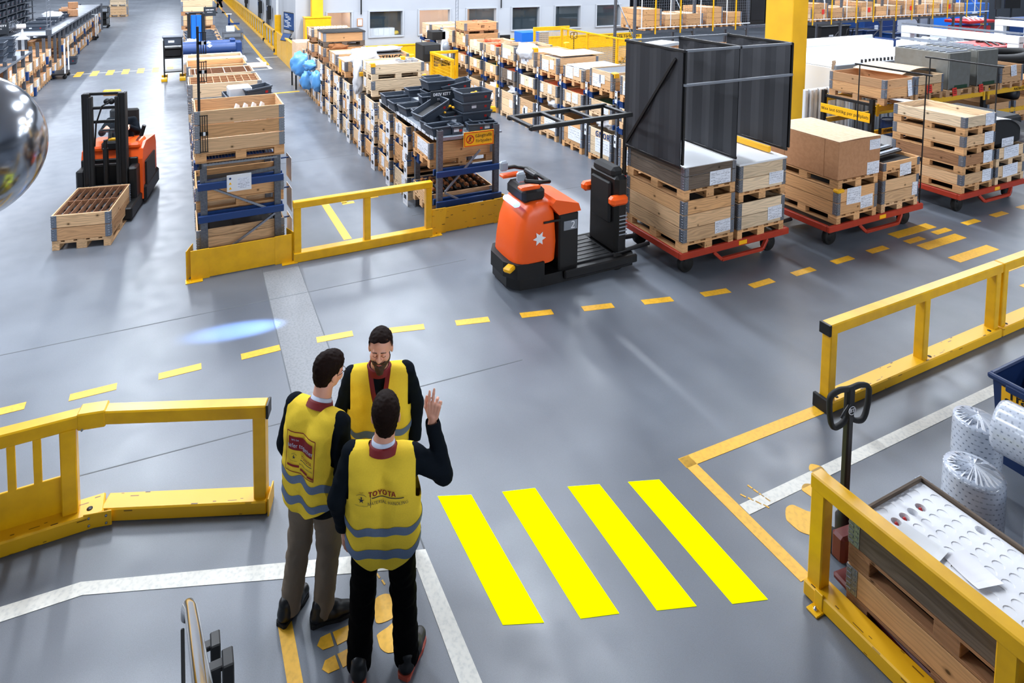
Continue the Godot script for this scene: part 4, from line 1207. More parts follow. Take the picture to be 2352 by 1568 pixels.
func rack_left() -> void:
	var o := thing("shelf_rack", "grey shelving along the forklift aisle with crates below and black bins on top", "rack", Vector3(-4.85, 0, -17.0))
	for k in 26:
		var z := -1.05 * k
		for s in [-1.0, 1.0]:
			put(o, "upright", upright_mesh(1.6), M.steel, Vector3(s * 0.55, 0, z))
	for k in 8:
		if k == 2: continue
		boxp(o, "shelf_top", Vector3(0, 1.58 if k > 2 else 1.45, -1.6 - 3.15 * k), Vector3(1.2, 0.03, 3.1), M.galvanised, 0.004)
		boxp(o, "shelf_lip", Vector3(0.6, 1.57 if k > 2 else 1.44, -1.6 - 3.15 * k), Vector3(0.012, 0.07, 3.1), M.galvanised, 0.002)
		if k > 3:
			boxp(o, "shelf_middle", Vector3(0, 1.15, -1.6 - 3.15 * k), Vector3(1.2, 0.03, 3.1), M.galvanised, 0.004)
			boxp(o, "shelf_lip", Vector3(0.6, 1.15, -1.6 - 3.15 * k), Vector3(0.012, 0.07, 3.1), M.galvanised, 0.002)
	var g := "crates in the shelving along the forklift aisle"
	for k in 24:
		var z := -17.5 - 1.05 * k
		for lv in 2:
			if k in [9, 10] and lv == 1: continue
			var c := crate("%s crate in the %s bay of the grey aisle shelving counted from the mirror dome" % [["lower", "upper"][lv], ORD[k]], g, Vector3(-4.83, [0.05, 0.72][lv], z), [0.26], {"far": true, "tone": [2, 1, 0, 3][(k + lv) % 4], "level": 0.9, "fill": "cardboard"}, PI)
			put(c, "label_sheet", box_mesh(Vector3(0.3, 0.24, 0.004), 0.0), M["paper%d" % (k % 4)], Vector3(-0.605, 0.28, 0.05 * (k % 3)), ry(-PI / 2))
			if (k + lv) % 3 == 0:
				boxp(c, "blue_stop", Vector3(-0.6, 0.1, -0.45), Vector3(0.1, 0.26, 0.16), M.blue, 0.004)
	var cb := thing("cardboard_box", "tall brown cardboard box standing among the aisle shelving crates", "box", Vector3(-4.55, 0.88, -20.45), 0.0)
	boxp(cb, "carton", Vector3(0, 0.3, 0), Vector3(0.6, 0.6, 0.36), M.cardboard, 0.006)
	put(cb, "label_sheet", box_mesh(Vector3(0.2, 0.34, 0.004), 0.0), M.paper0, Vector3(0.303, 0.25, 0), ry(PI / 2))
	var bg := "black bins on the aisle shelving"
	for k in 5:
		for r in 3:
			bin("charcoal bin on the aisle shelving, %s row, %s layer from the top" % [ORD[k], ["third", "second", "first"][r]], bg, Vector3(-5.0 + 0.03 * k, 1.47 + r * 0.18, -18.4 - k * 0.92), Vector3(0.85, 0.2, 0.6), 0.05 * (k - 2))
	for k in 8:
		bin("low charcoal bin on the far shelving top, %s beyond the desk fan" % ORD[k], bg, Vector3(-5.1, 1.6, -28.6 - k * 0.9), Vector3(0.8, 0.16 + 0.06 * (k % 2), 0.6), 0.06 * (k % 3))
	var fan := thing("desk_fan", "white desk fan with a round wire cage on the shelving top", "fan", Vector3(-4.9, 1.6, -25.4))
	var st := new_st()
	add_lathe(st, Vector3.ZERO, [Vector2(0, 0), Vector2(0.2, 0), Vector2(0.19, 0.02), Vector2(0.05, 0.16), Vector2(0.03, 0.35), Vector2(0, 0.36)], 16)
	part(fan, "base", st, M.white)
	var s2 := new_st()
	for i in 24:
		var a := TAU * i / 24
		add_tube(s2, [Vector3(0, 0.45, 0.14), Vector3(cos(a) * 0.16, 0.45 + sin(a) * 0.16, 0.13), Vector3(cos(a) * 0.22, 0.45 + sin(a) * 0.22, 0.05), Vector3(cos(a) * 0.16, 0.45 + sin(a) * 0.16, -0.03)], 0.005, 4)
	part(fan, "wire_cage", s2, M.galvanised, Vector3(-0.2, 0, 0))
	var s3 := new_st()
	add_tube(s3, [Vector3(-0.15, 0.45, 0.1), Vector3(0.1, 0.45, 0.0)], 0.08, 12)
	part(fan, "motor_housing", s3, M.white)
	var bx := thing("cardboard_box", "small printed cardboard box beside the dark line sign", "box", Vector3(-5.1, 1.48, -23.1), 0.1)
	boxp(bx, "carton", Vector3(0, 0.15, 0), Vector3(0.55, 0.3, 0.4), M.cardboard, 0.006)
	put(bx, "lettering", text_mesh("BOXES", 0.1, 0.003, true), M.blue, Vector3(0, 0.15, 0.203))
	var ls := thing("line_sign", "dark line sign with white letters standing on the aisle shelving", "sign", Vector3(-5.3, 1.9, -24.2), 0.05)
	boxp(ls, "board", Vector3(0, 0.2, 0), Vector3(0.55, 0.36, 0.02), M.sign_dark, 0.003)
	put(ls, "lettering", text_mesh("LINE KITT", 0.07, 0.003, true), M.ink_white, Vector3(0, 0.29, 0.013))
	put(ls, "lettering", text_mesh("STATION", 0.035, 0.003), M.ink_white, Vector3(0, 0.19, 0.013))
	put(ls, "lettering", text_mesh("1", 0.06, 0.003), M.ink_white, Vector3(0, 0.1, 0.013))
	boxp(ls, "stand", Vector3(0, -0.2, -0.02), Vector3(0.04, 0.46, 0.02), M.dark_steel, 0.003)
	for q in [[-5.0, 1.62, -35.0, 0.5], [-4.7, 1.92, -35.2, 0.4], [-5.0, 1.62, -36.0, 0.6], [-4.6, 1.62, -34.3, 0.4]]:
		var b2 := thing("cardboard_box", "brown cardboard box stacked on the far shelving top, %s" % ["largest at the back", "upper one", "widest one", "front one"][[0.5, 0.4, 0.6].find(q[3]) if q[2] != -34.3 else 3], "box", Vector3(q[0], q[1], q[2]), 0.2)
		boxp(b2, "carton", Vector3(0, 0.15, 0), Vector3(q[3], 0.3, q[3]), M.cardboard, 0.006)
		boxp(b2, "tape", Vector3(0, 0.301, 0), Vector3(q[3], 0.004, 0.05), M.cardboard_pale, 0.0)
	lump("wrapped_bundle", "white film-wrapped bundle on the far shelving top", "bundle", Vector3(-5.2, 1.75, -33.0), Vector3(0.4, 0.2, 0.5), M.film, 81)
	# second shelf row behind, with dark bins in tiers
	var o2 := thing("shelf_rack", "dark shelving wall full of bins behind the person in blue", "rack", Vector3(-9.2, 0, -24.0))
	for k in 12:
		for s in [-1.0, 1.0]:
			boxp(o2, "upright", Vector3(s * 0.5, 1.3, -2.2 * k), Vector3(0.06, 2.6, 0.06), M.steel, 0.004)
	for lv in 6:
		boxp(o2, "shelf", Vector3(0, 0.3 + lv * 0.42, -12.0), Vector3(1.1, 0.03, 26.0), M.steel, 0.003)
	for k in 24:
		for lv in 5:
			bin("dark plastic bin in the tiers of the rear shelving wall", "dark bins in the rear shelving", Vector3(-8.95, 0.32 + lv * 0.42, -24.4 - k * 0.98), Vector3(0.58, 0.26, 0.52), PI / 2)

func office() -> void:
	# white office block: front wall at z -26 with seven windows, side wall along the yellow barrier
	var spans := [[5.66, 6.68], [7.49, 8.98], [9.78, 11.26], [12.14, 13.65], [14.53, 16.04], [16.97, 18.46], [19.47, 20.97]]
	var y0 := 1.06
	var y1 := 2.14
	struct_box("wall_office_lower", Vector3(4.35, 0, -26.2), Vector3(21.6, y0, -26), M.wall_white)
	struct_box("wall_office_upper", Vector3(4.35, y1, -26.2), Vector3(21.6, 5, -26), M.wall_white)
	var x := 4.35
	for i in 8:
		var e: float = spans[i][0] if i < 7 else 21.6
		struct_box("wall_office_pier", Vector3(x, y0, -26.2), Vector3(e, y1, -26), M.wall_white)
		if i < 7:
			x = spans[i][1]
	struct_box("wall_office_side", Vector3(4.35, 0, -80), Vector3(4.55, 5, -28.2), M.wall_white)
	struct_box("wall_office_corner", Vector3(4.35, 0, -28.2), Vector3(4.55, 5, -26.2), M.wall_white)
	struct_box("wall_office_east", Vector3(21.4, 0, -34), Vector3(21.6, 5, -26.2), M.wall_white)
	struct_box("wall_office_inner", Vector3(4.55, 0, -29.7), Vector3(21.4, 5, -29.5), M.wall_beige)
	struct_box("ceiling_office", Vector3(4.35, 5, -80), Vector3(21.6, 5.2, -26), M.wall_white)
	struct_box("wall_office_partition", Vector3(13.9, 0, -29.5), Vector3(14.0, 3, -26.2), M.wall_dark)
	struct_box("wall_office_partition", Vector3(7.1, 0, -29.5), Vector3(7.2, 3, -26.2), M.wall_beige)
	struct_box("wall_office_partition", Vector3(9.4, 0, -29.5), Vector3(9.5, 3, -26.2), M.wall_beige)
	struct_box("wall_office_painted_dark", Vector3(7.2, 0, -29.4), Vector3(9.4, 3, -29.3), M.black)  # black sheets put the darkness of the unlit rooms into the wall colour
	struct_box("wall_office_painted_dark", Vector3(14.0, 0, -29.4), Vector3(21.4, 3, -29.3), M.black)
	struct_box("ceiling_room", Vector3(4.55, 3.0, -29.5), Vector3(21.4, 3.1, -26.2), M.wall_white)
	for i in 7:
		var a: float = spans[i][0]
		var b: float = spans[i][1]
		var c := (a + b) / 2
		var o := thing("window_%d" % (i + 1), "", "", Vector3(c, 0, -26))
		o.set_meta("kind", "structure")
		var m: Material = M.wall_white
		boxp(o, "window_frame", Vector3(0, y1 + 0.03, 0.02), Vector3(b - a + 0.14, 0.06, 0.06), m, 0.006)
		boxp(o, "window_frame", Vector3(0, y0 - 0.03, 0.02), Vector3(b - a + 0.14, 0.06, 0.08), m, 0.006)
		for s in [-1.0, 1.0]:
			boxp(o, "window_frame", Vector3(s * ((b - a) / 2 + 0.035), (y0 + y1) / 2, 0.02), Vector3(0.07, y1 - y0, 0.06), m, 0.006)
		boxp(o, "pane", Vector3(0, (y0 + y1) / 2, -0.1), Vector3(b - a, y1 - y0, 0.008), M.glass, 0.0)
	for xx in [6.1, 10.4, 12.7]:
		var l := thing("room_lamp", "flat ceiling lamp inside the lit office room", "lamp", Vector3(xx, 2.95, -27.9), 0.0, "office room lamps")
		boxp(l, "lamp_panel", Vector3.ZERO, Vector3(0.9, 0.04, 0.5), mat_cached_emit(), 0.0)
		var li := AreaLight3D.new()
		li.name = "room_light"
		li.area_size = Vector2(0.9, 0.5)
		li.rotation.x = -PI / 2
		li.position.y = -0.03
		li.light_energy = 6.0
		li.light_color = Color(1.0, 0.93, 0.86)
		li.shadow_enabled = true
		l.add_child(li)
	var dr := thing("door_1", "", "", Vector3(10.05, 0, -29.48))
	dr.set_meta("kind", "structure")
	boxp(dr, "door_leaf", Vector3(0, 1.05, 0), Vector3(0.9, 2.1, 0.05), M.wall_beige, 0.004)
	boxp(dr, "door_frame", Vector3(0.48, 1.05, 0.02), Vector3(0.07, 2.14, 0.08), M.white, 0.004)
	boxp(dr, "door_handle", Vector3(0.38, 1.05, 0.05), Vector3(0.13, 0.025, 0.03), M.chrome, 0.006)
	var wbx := thing("white_carton", "row of white cartons stacked inside the dark office window", "carton", Vector3(8.1, 0, -26.45))
	for i in 5:
		boxp(wbx, "carton", Vector3(-0.5 + i * 0.25, 1.2, 0), Vector3(0.245, 0.34, 0.3), M.white, 0.004)
	boxp(wbx, "shelf", Vector3(0, 0.51, 0), Vector3(1.4, 1.02, 0.34), M.white, 0.004)
	lump("yellow_bundle", "small yellow and white bundle beside the white cartons in the window", "bundle", Vector3(8.82, 1.14, -26.4), Vector3(0.12, 0.09, 0.1), M.vest, 5)
	# low yellow barrier panel in front of the office wall
	var yb := thing("barrier_panel", "long low solid yellow barrier along the white office wall", "barrier", Vector3(14.5, 0, -25.8))
	boxp(yb, "panel", Vector3(0, 0.34, 0), Vector3(15.5, 0.68, 0.08), M.yellow, 0.01)
	boxp(yb, "top_rail", Vector3(0, 0.66, 0.02), Vector3(15.5, 0.06, 0.12), M.yellow, 0.01)
	put(yb, "lettering", text_mesh("Gångtrafik Förbjuden", 0.16, 0.004, true), M.ink, Vector3(6.5, 0.5, 0.045))
	# yellow steel column on its plinth
	var cl := thing("yellow_column", "square yellow steel column standing on a wider yellow plinth by the office", "column", Vector3(5.15, 0, -25.6))
	boxp(cl, "shaft", Vector3(0, 3.5, -0.05), Vector3(0.46, 3.0, 0.3), M.yellow_column, 0.01)
	boxp(cl, "plinth", Vector3(0, 1.0, 0), Vector3(1.05, 2.0, 0.5), M.yellow, 0.02)
	boxp(cl, "plinth_cap", Vector3(0, 2.02, 0), Vector3(1.1, 0.05, 0.55), M.yellow, 0.01)
	var pp := thing("wall_pipe", "dark vertical pipe ending half way down the white office wall", "pipe", Vector3(7.1, 2.05, -25.93))
	var st := new_st()
	add_tube(st, [Vector3.ZERO, Vector3(0, 2.9, 0)], 0.03, 8)
	part(pp, "tube", st, M.dark_steel)
	var p2 := thing("wall_pipe", "second dark vertical pipe above the orange crates on the office wall", "pipe", Vector3(13.9, 2.15, -25.93))
	p2.add_child(pp.get_child(0).duplicate())
	p2.get_child(0).name = "tube"
	var fr := thing("picture_frame", "small framed notice hanging on the office wall beside the first window", "frame", Vector3(7.05, 1.7, -25.97))
	boxp(fr, "frame", Vector3.ZERO, Vector3(0.25, 0.34, 0.03), M.cardboard, 0.006)
	boxp(fr, "notice", Vector3(0, 0, 0.017), Vector3(0.17, 0.26, 0.004), M.paper1, 0.0)
	# tall lattice post hanging by window three
	for q in [[9.35, -20.9, "beside the dark fan cabinet"], [-3.9, -24.0, "above the aisle shelving"]]:
		var tr := thing("lattice_post", "thin lattice cable post %s" % q[2], "post", Vector3(q[0], 1.2 if q[0] > 0 else 1.9, q[1]))
		var lt := new_st()
		for s in [-1.0, 1.0]:
			add_tube(lt, [Vector3(s * 0.05, 0, 0), Vector3(s * 0.05, 3.0, 0)], 0.012, 5)
		for i in 22:
			add_tube(lt, [Vector3(-0.05, 0.13 * i, 0), Vector3(0.05, 0.13 * i + 0.07, 0)], 0.006, 4)
		part(tr, "lattice", lt, M.galvanised)
		boxp(tr, "junction_box", Vector3(0, 0.05, 0.05), Vector3(0.16, 0.2, 0.1), M.steel, 0.006)
	# side wall furniture: tv, monitor, door, bollard
	var tv := thing("wall_screen", "flat wall screen showing blue text on the office side wall", "screen", Vector3(4.3, 1.75, -26.9), -PI / 2 + 0.25)
	boxp(tv, "casing", Vector3(0, 0, 0.03), Vector3(1.2, 0.78, 0.07), M.black, 0.01)
	var sm := mat("screen_glow", Color(0.05, 0.16, 0.32), 0.2)
	sm.emission_enabled = true
	sm.emission = Color(0.1, 0.3, 0.55)
	sm.emission_energy_multiplier = 0.5
	boxp(tv, "screen_face", Vector3(0, 0, 0.068), Vector3(1.12, 0.7, 0.004), sm, 0.0)
	for i in 9:
		boxp(tv, "text_line", Vector3(-0.3 + 0.1 * (i % 4), 0.28 - i * 0.065, 0.071), Vector3(0.3 + 0.12 * (i % 3), 0.022, 0.002), M.ink_white, 0.0)
	var mo := thing("monitor", "tilted monitor on an arm below the wall screen", "monitor", Vector3(4.02, 1.15, -26.4), -PI / 2 + 0.5)
	boxp(mo, "casing", Vector3.ZERO, Vector3(0.55, 0.35, 0.04), M.dark_steel, 0.01, Basis(Vector3.RIGHT, -0.5))
	boxp(mo, "screen_face", Vector3(0, 0.01, 0.025), Vector3(0.5, 0.3, 0.004), sm, 0.0, Basis(Vector3.RIGHT, -0.5))
	boxp(mo, "arm", Vector3(0, -0.1, -0.15), Vector3(0.05, 0.05, 0.3), M.dark_steel, 0.006)
	var yp := thing("barrier_panel", "solid yellow barrier panel running from the bollard beneath the wall screen", "barrier", Vector3(4.02, 0, -26.6))
	for i in 3:
		boxp(yp, "panel", Vector3(0, 0.55, -1.6 + i * 1.5), Vector3(0.06, 1.1, 1.46), M.yellow, 0.008)
	boxp(yp, "top_rail", Vector3(0, 1.1, -0.1), Vector3(0.12, 0.06, 4.5), M.yellow, 0.008)
	var bo := thing("bollard", "round yellow bollard with a white upper pipe at the office corner", "bollard", Vector3(4.12, 0, -29.4))
	var bs := new_st()
	add_lathe(bs, Vector3.ZERO, [Vector2(0.22, 0), Vector2(0.22, 0.05), Vector2(0.15, 0.05), Vector2(0.15, 1.82), Vector2(0, 1.84)], 20, Basis.IDENTITY, false)
	part(bo, "sleeve", bs, M.yellow)
	var bs2 := new_st()
	add_tube(bs2, [Vector3(0, 1.8, 0), Vector3(0, 4.9, 0)], 0.07, 12)
	part(bo, "pipe", bs2, M.white)
	for q in [[-30.6, 3, 0.72], [-34.9, 30, 1.1]]:
		var n: int = q[1]
		var rb := thing("slatted_barrier", ["short yellow barrier of upright slats next to the round bollard", "long yellow barrier of upright slats along the far white wall"][0 if n == 3 else 1], "barrier", Vector3(4.08 if n == 3 else 4.1, 0, q[0]))
		var ln: float = n * q[2]
		if n == 3: ln = 3.4
		var sp: float = ln / n
		boxp(rb, "top_rail", Vector3(0, 0.98, -ln / 2 + 0.3), Vector3(0.1, 0.1, ln + 0.2), M.yellow, 0.008)
		boxp(rb, "bottom_rail", Vector3(0, 0.08, -ln / 2 + 0.3), Vector3(0.14, 0.14, ln + 0.2), M.yellow, 0.008)
		boxp(rb, "end_cap", Vector3(0, 0.98, 0.41), Vector3(0.102, 0.102, 0.02), M.black, 0.004)
		boxp(rb, "end_cap", Vector3(0, 0.08, 0.41), Vector3(0.142, 0.142, 0.02), M.black, 0.004)
		for i in n + 1:
			boxp(rb, "slat", Vector3(0, 0.53, 0.3 - sp * i), Vector3(0.07, 0.82, 0.14), M.yellow, 0.005)
	for q in [[-33.2, "nearest", 0], [-37.0, "middle", 1], [-45.0, "farthest", 2]]:
		var cb := thing("wall_cabinet", "dark device and grey glazed panel on the far white wall, %s" % q[1], "cabinet", Vector3(4.25, 0.9, q[0]))
		boxp(cb, "glazed_panel", Vector3(0.06, 0.9, -0.9), Vector3(0.06, 1.9, 1.4), M.grey_panel, 0.006)
		for i in 5:
			boxp(cb, "glazing_bar", Vector3(0.02, 0.9, -1.5 + i * 0.3), Vector3(0.03, 1.8, 0.03), M.dark_steel, 0.0)
		boxp(cb, "device", Vector3(-0.08, 0.75, 0.3), Vector3(0.2, 0.7, 0.36), M.black, 0.03)
		boxp(cb, "device_screen", Vector3(-0.185, 0.95, 0.3), Vector3(0.01, 0.2, 0.26), M.screen, 0.0)

func cage_rack() -> void:
	# two-tier rack with wire guards behind the tow train
	var o := thing("guarded_rack", "long grey rack with a wire guard along its upper tier of crates", "rack", Vector3(14.35, 0, -17.0))
	var n := 9
	var pt := 2.72
	for k in n:
		for zz in [0.0, -1.05]:
			put(o, "upright", upright_mesh(4.6), M.steel, Vector3(k * pt, 0, zz))
		brace(o, Vector3(k * pt, 0.3, -1.0), Vector3(k * pt, 1.6, 0.0))
		brace(o, Vector3(k * pt, 1.7, 0.0), Vector3(k * pt, 3.1, -1.0))
		if k < n - 1:
			for zz in [0.0, -1.05]:
				boxp(o, "beam", Vector3((k + 0.5) * pt, 1.95, zz), Vector3(pt - 0.08, 0.11, 0.05), M.steel, 0.006)
				boxp(o, "beam", Vector3((k + 0.5) * pt, 0.75, zz), Vector3(pt - 0.08, 0.1, 0.05), M.steel, 0.006)
				boxp(o, "beam", Vector3((k + 0.5) * pt, 3.35, zz), Vector3(pt - 0.08, 0.11, 0.05), M.steel, 0.006)
	for k in n - 1:
		if k == 2: continue
		var x0 := 0.12 + k * pt
		var wm := new_st()
		for i in 27:
			add_box(wm, Vector3(x0 + i * 0.1, 2.75, 0.09), Vector3(0.006, 1.3, 0.006), 0.0)
		for i in 14:
			add_box(wm, Vector3(x0 + pt / 2 - 0.06, 2.12 + i * 0.1, 0.09), Vector3(pt - 0.1, 0.006, 0.006), 0.0)
		var mm := part(o, "wire_guard", wm, M.galvanised)
		mm.set_meta("kind", "stuff")
		boxp(o, "guard_rail", Vector3(x0 + pt / 2 - 0.06, 2.1, 0.09), Vector3(pt - 0.06, 0.035, 0.035), M.white, 0.004)
		boxp(o, "guard_rail", Vector3(x0 + pt / 2 - 0.06, 3.3, 0.09), Vector3(pt - 0.06, 0.035, 0.035), M.white, 0.004)
		for i in 2:
			boxp(o, "guard_post", Vector3(x0 + 0.7 + i * 1.15, 2.62, 0.12), Vector3(0.05, 1.5, 0.03), M.yellow, 0.004)
			boxp(o, "guard_stile", Vector3(x0 + 0.1 + i * 1.3, 2.7, 0.1), Vector3(0.03, 1.25, 0.03), M.white, 0.003)
	var g := "crates on the wire-guarded rack"
	for k in 20:
		if k in [5, 6, 7]: continue
		var c := crate("two-collar crate behind the wire guard, %s along from the fence end" % ["first", "second", "third", "fourth", "fifth", "", "", "", "sixth", "seventh", "eighth", "ninth", "tenth", "eleventh", "twelfth", "thirteenth", "fourteenth", "fifteenth", "sixteenth", "seventeenth"][k], g, Vector3(15.05 + k * 0.98, 2.01, -17.5), [0.2, 0.2] if k % 3 else [0.2, 0.2, 0.2], {"far": true, "tone": [2, 2, 3, 2][k % 4], "level": 0.95, "fill": "cardboard_pale", "papers": [["s", 0.2, 0.35, 0.16, 0.24]] if k > 7 else []}, 0.0)
		c.rotation.y = PI / 2
		if k > 6 and k % 3 == 0:
			boxp(c, "red_tag", Vector3(-0.61, 0.4, 0.1), Vector3(0.01, 0.2, 0.16), M.red_sheet, 0.0)
	for k in 12:
		crate("crate on the lower tier of the wire-guarded rack, %s from the fence end" % ORD[k], "crates on the lower tier of the guarded rack", Vector3(15.0 + k * 1.15, 0.8 if k < 6 else 0.02, -17.5), [0.2, 0.2] if k % 2 else [0.29], {"far": true, "tone": [2, 3, 2, 1][k % 4], "level": 0.95, "fill": "cardboard"}, PI / 2)
	for k in 3:
		var bt := thing("black_cabinet", "black upholstered cabinet behind the wire guard, %s of three" % ORD[k], "cabinet", Vector3(19.6 + k * 1.0, 2.0, -17.6))
		boxp(bt, "body", Vector3(0, 0.6, 0), Vector3(0.9, 1.2, 0.7), M.black_soft, 0.03)
		boxp(bt, "side_panel", Vector3(0, 0.6, 0.36), Vector3(0.7, 0.9, 0.02), M.dark_steel, 0.01)
	# yellow mesh fence in front
	var f := thing("mesh_fence", "yellow steel fence with square wire mesh beside the long rack", "fence", Vector3(12.1, 0, -13.6))
	for k in 4:
		boxp(f, "post", Vector3(0, 1.05, -k * 1.5), Vector3(0.07, 2.1, 0.07), M.yellow, 0.006)
	for k in 3:
		var wm := new_st()
		for i in 25:
			add_box(wm, Vector3(0, 1.1, -k * 1.5 - 0.06 * i - 0.03), Vector3(0.006, 1.9, 0.006), 0.0)
		for i in 31:
			add_box(wm, Vector3(0, 0.16 + 0.0625 * i, -k * 1.5 - 0.75), Vector3(0.006, 0.006, 1.44), 0.0)
		var mm := part(f, "wire_mesh", wm, M.yellow)
		mm.set_meta("kind", "stuff")
		for y in [0.14, 2.08]:
			boxp(f, "rail", Vector3(0, y, -k * 1.5 - 0.75), Vector3(0.05, 0.05, 1.44), M.yellow, 0.004)
	var f2 := thing("mesh_fence", "far yellow mesh fence section with a letter board along its top", "fence", Vector3(11.9, 0, -18.6))
	for k in 2:
		boxp(f2, "post", Vector3(k * 1.4 - 0.6, 1.0, 0), Vector3(0.07, 2.0, 0.07), M.yellow, 0.006)
	var w2 := new_st()
	for i in 24:
		add_box(w2, Vector3(-0.57 + i * 0.06, 1.0, 0), Vector3(0.006, 1.8, 0.006), 0.0)
	for i in 30:
		add_box(w2, Vector3(0.1, 0.12 + i * 0.06, 0), Vector3(1.4, 0.006, 0.006), 0.0)
	part(f2, "wire_mesh", w2, M.yellow).set_meta("kind", "stuff")
	boxp(f2, "top_board", Vector3(0.1, 2.02, 0), Vector3(1.5, 0.14, 0.05), M.yellow, 0.005)
	# blue and grey perforated cabinet, screens, pallet jack handle
	var bc := thing("tool_cabinet", "bright blue cabinet with a grey perforated side by the office windows", "cabinet", Vector3(12.1, 0, -20.5))
	boxp(bc, "body", Vector3(0, 0.95, 0), Vector3(0.75, 1.5, 0.6), M.blue_bright, 0.01)
	boxp(bc, "foot", Vector3(0, 0.1, 0), Vector3(0.7, 0.2, 0.55), M.dark_steel, 0.01)
	boxp(bc, "side_panel", Vector3(0.6, 0.95, 0), Vector3(0.45, 1.5, 0.58), M.grey_panel, 0.008)
	var ho := new_st()
	for i in 6:
		for j in 18:
			add_box(ho, Vector3(0.43 + i * 0.07, 0.28 + j * 0.08, 0.292), Vector3(0.025, 0.025, 0.003), 0.0)
	part(bc, "perforation", ho, M.dark_steel)
	boxp(bc, "notice", Vector3(0.15, 1.05, 0.305), Vector3(0.2, 0.5, 0.006), M.paper3, 0.0)
	var ms := thing("dark_screen", "flat dark screen on a stand next to the bright blue cabinet", "screen", Vector3(11.0, 0, -20.2))
	boxp(ms, "casing", Vector3(0, 1.35, 0), Vector3(0.42, 0.6, 0.06), M.dark_steel, 0.008)
	boxp(ms, "stand", Vector3(0, 0.5, 0), Vector3(0.06, 1.0, 0.06), M.steel, 0.006)
	boxp(ms, "foot", Vector3(0, 0.02, 0), Vector3(0.4, 0.04, 0.4), M.steel, 0.006)
	jack_handle("second pallet jack with a black loop handle against the low yellow barrier", Vector3(15.6, 0, -22.4), 0.1)
	# black fan cabinet and yellow machine frame between the racks
	var fc := thing("machine_cabinet", "black machine cabinet on yellow legs behind the black bins", "cabinet", Vector3(7.2, 0, -18.6))
	boxp(fc, "body", Vector3(0.1, 1.45, 0), Vector3(0.62, 0.55, 0.7), M.black_soft, 0.02)
	boxp(fc, "gold_plate", Vector3(0.1, 1.55, 0.355), Vector3(0.5, 0.26, 0.01), M.sign_dark, 0.004)
	for sx in [-1.0, 1.0]:
		for sz in [-1.0, 1.0]:
			boxp(fc, "leg", Vector3(sx * 0.35, 0.55, sz * 0.38), Vector3(0.08, 1.1, 0.08), M.yellow, 0.006)
	var mf := thing("machine_stand", "open yellow machine frame with wire panels between the two long racks", "frame", Vector3(7.5, 0, -17.0))
	for q in [[-0.3, -1.0], [0.55, -1.0], [-0.3, 0.6], [0.9, 1.2]]:
		boxp(mf, "post", Vector3(q[0], 0.75, q[1]), Vector3(0.09, 1.5, 0.09), M.yellow, 0.008)
	boxp(mf, "top_rail", Vector3(0.12, 1.5, -1.0), Vector3(0.95, 0.09, 0.09), M.yellow, 0.008)
	boxp(mf, "top_rail", Vector3(-0.3, 1.5, -0.2), Vector3(0.09, 0.09, 1.7), M.yellow, 0.008)
	boxp(mf, "sill_rail", Vector3(0.3, 0.1, 0.9), Vector3(1.3, 0.14, 0.14), M.yellow, 0.01, ry(-0.46))
	boxp(mf, "sill_rail", Vector3(-0.3, 0.1, -0.2), Vector3(0.12, 0.14, 1.7), M.yellow, 0.01)
	boxp(mf, "panel", Vector3(0.12, 0.6, -1.02), Vector3(0.8, 0.9, 0.03), M.yellow, 0.004)
	var wg := new_st()
	for i in 14:
		add_box(wg, Vector3(-0.3, 0.8, -0.95 + i * 0.11), Vector3(0.008, 1.3, 0.008), 0.0)
		add_box(wg, Vector3(-0.3, 0.2 + i * 0.1, -0.2), Vector3(0.008, 0.008, 1.6), 0.0)
	part(mf, "wire_panel", wg, M.yellow)
	var ctl := thing("fan_unit", "grey and white fan unit on a stand beside the black machine cabinet", "fan", Vector3(8.3, 0, -19.6))
	boxp(ctl, "body", Vector3(0, 1.5, 0), Vector3(0.4, 1.0, 0.5), M.white, 0.02)
	var fs := new_st()
	add_lathe(fs, Vector3(0, 1.45, 0.26), [Vector2(0.18, 0), Vector2(0.18, 0.05), Vector2(0.05, 0.08), Vector2(0, 0.08)], 18, Basis(Vector3.RIGHT, PI / 2))
	part(ctl, "fan_guard", fs, M.grey_panel)
	boxp(ctl, "stand", Vector3(0, 0.5, 0), Vector3(0.3, 1.0, 0.3), M.dark_steel, 0.01)
	boxp(ctl, "hood", Vector3(-0.3, 1.85, 0), Vector3(0.5, 0.3, 0.5), M.black_soft, 0.02)
	# great yellow column
	var yc := thing("yellow_column", "tall broad yellow painted column rising behind the black cage cart", "column", Vector3(14.2, 0, -11.0))
	boxp(yc, "shaft", Vector3(0, 4.4, 0), Vector3(0.56, 8.8, 0.8), M.yellow_column, 0.015)
	var nt := thing("paper_note", "cluster of pale yellow paper notes on the white panel beside the column", "notes", Vector3(15.35, 1.72, -10.49))
	for i in 6:
		boxp(nt, "note", Vector3(0.06 * (i % 2), 0.07 * (i / 2), 0.001 * i), Vector3(0.09, 0.09, 0.002), M.cardboard_pale, 0.0, Basis(Vector3.BACK, 0.2 * (i % 3)))

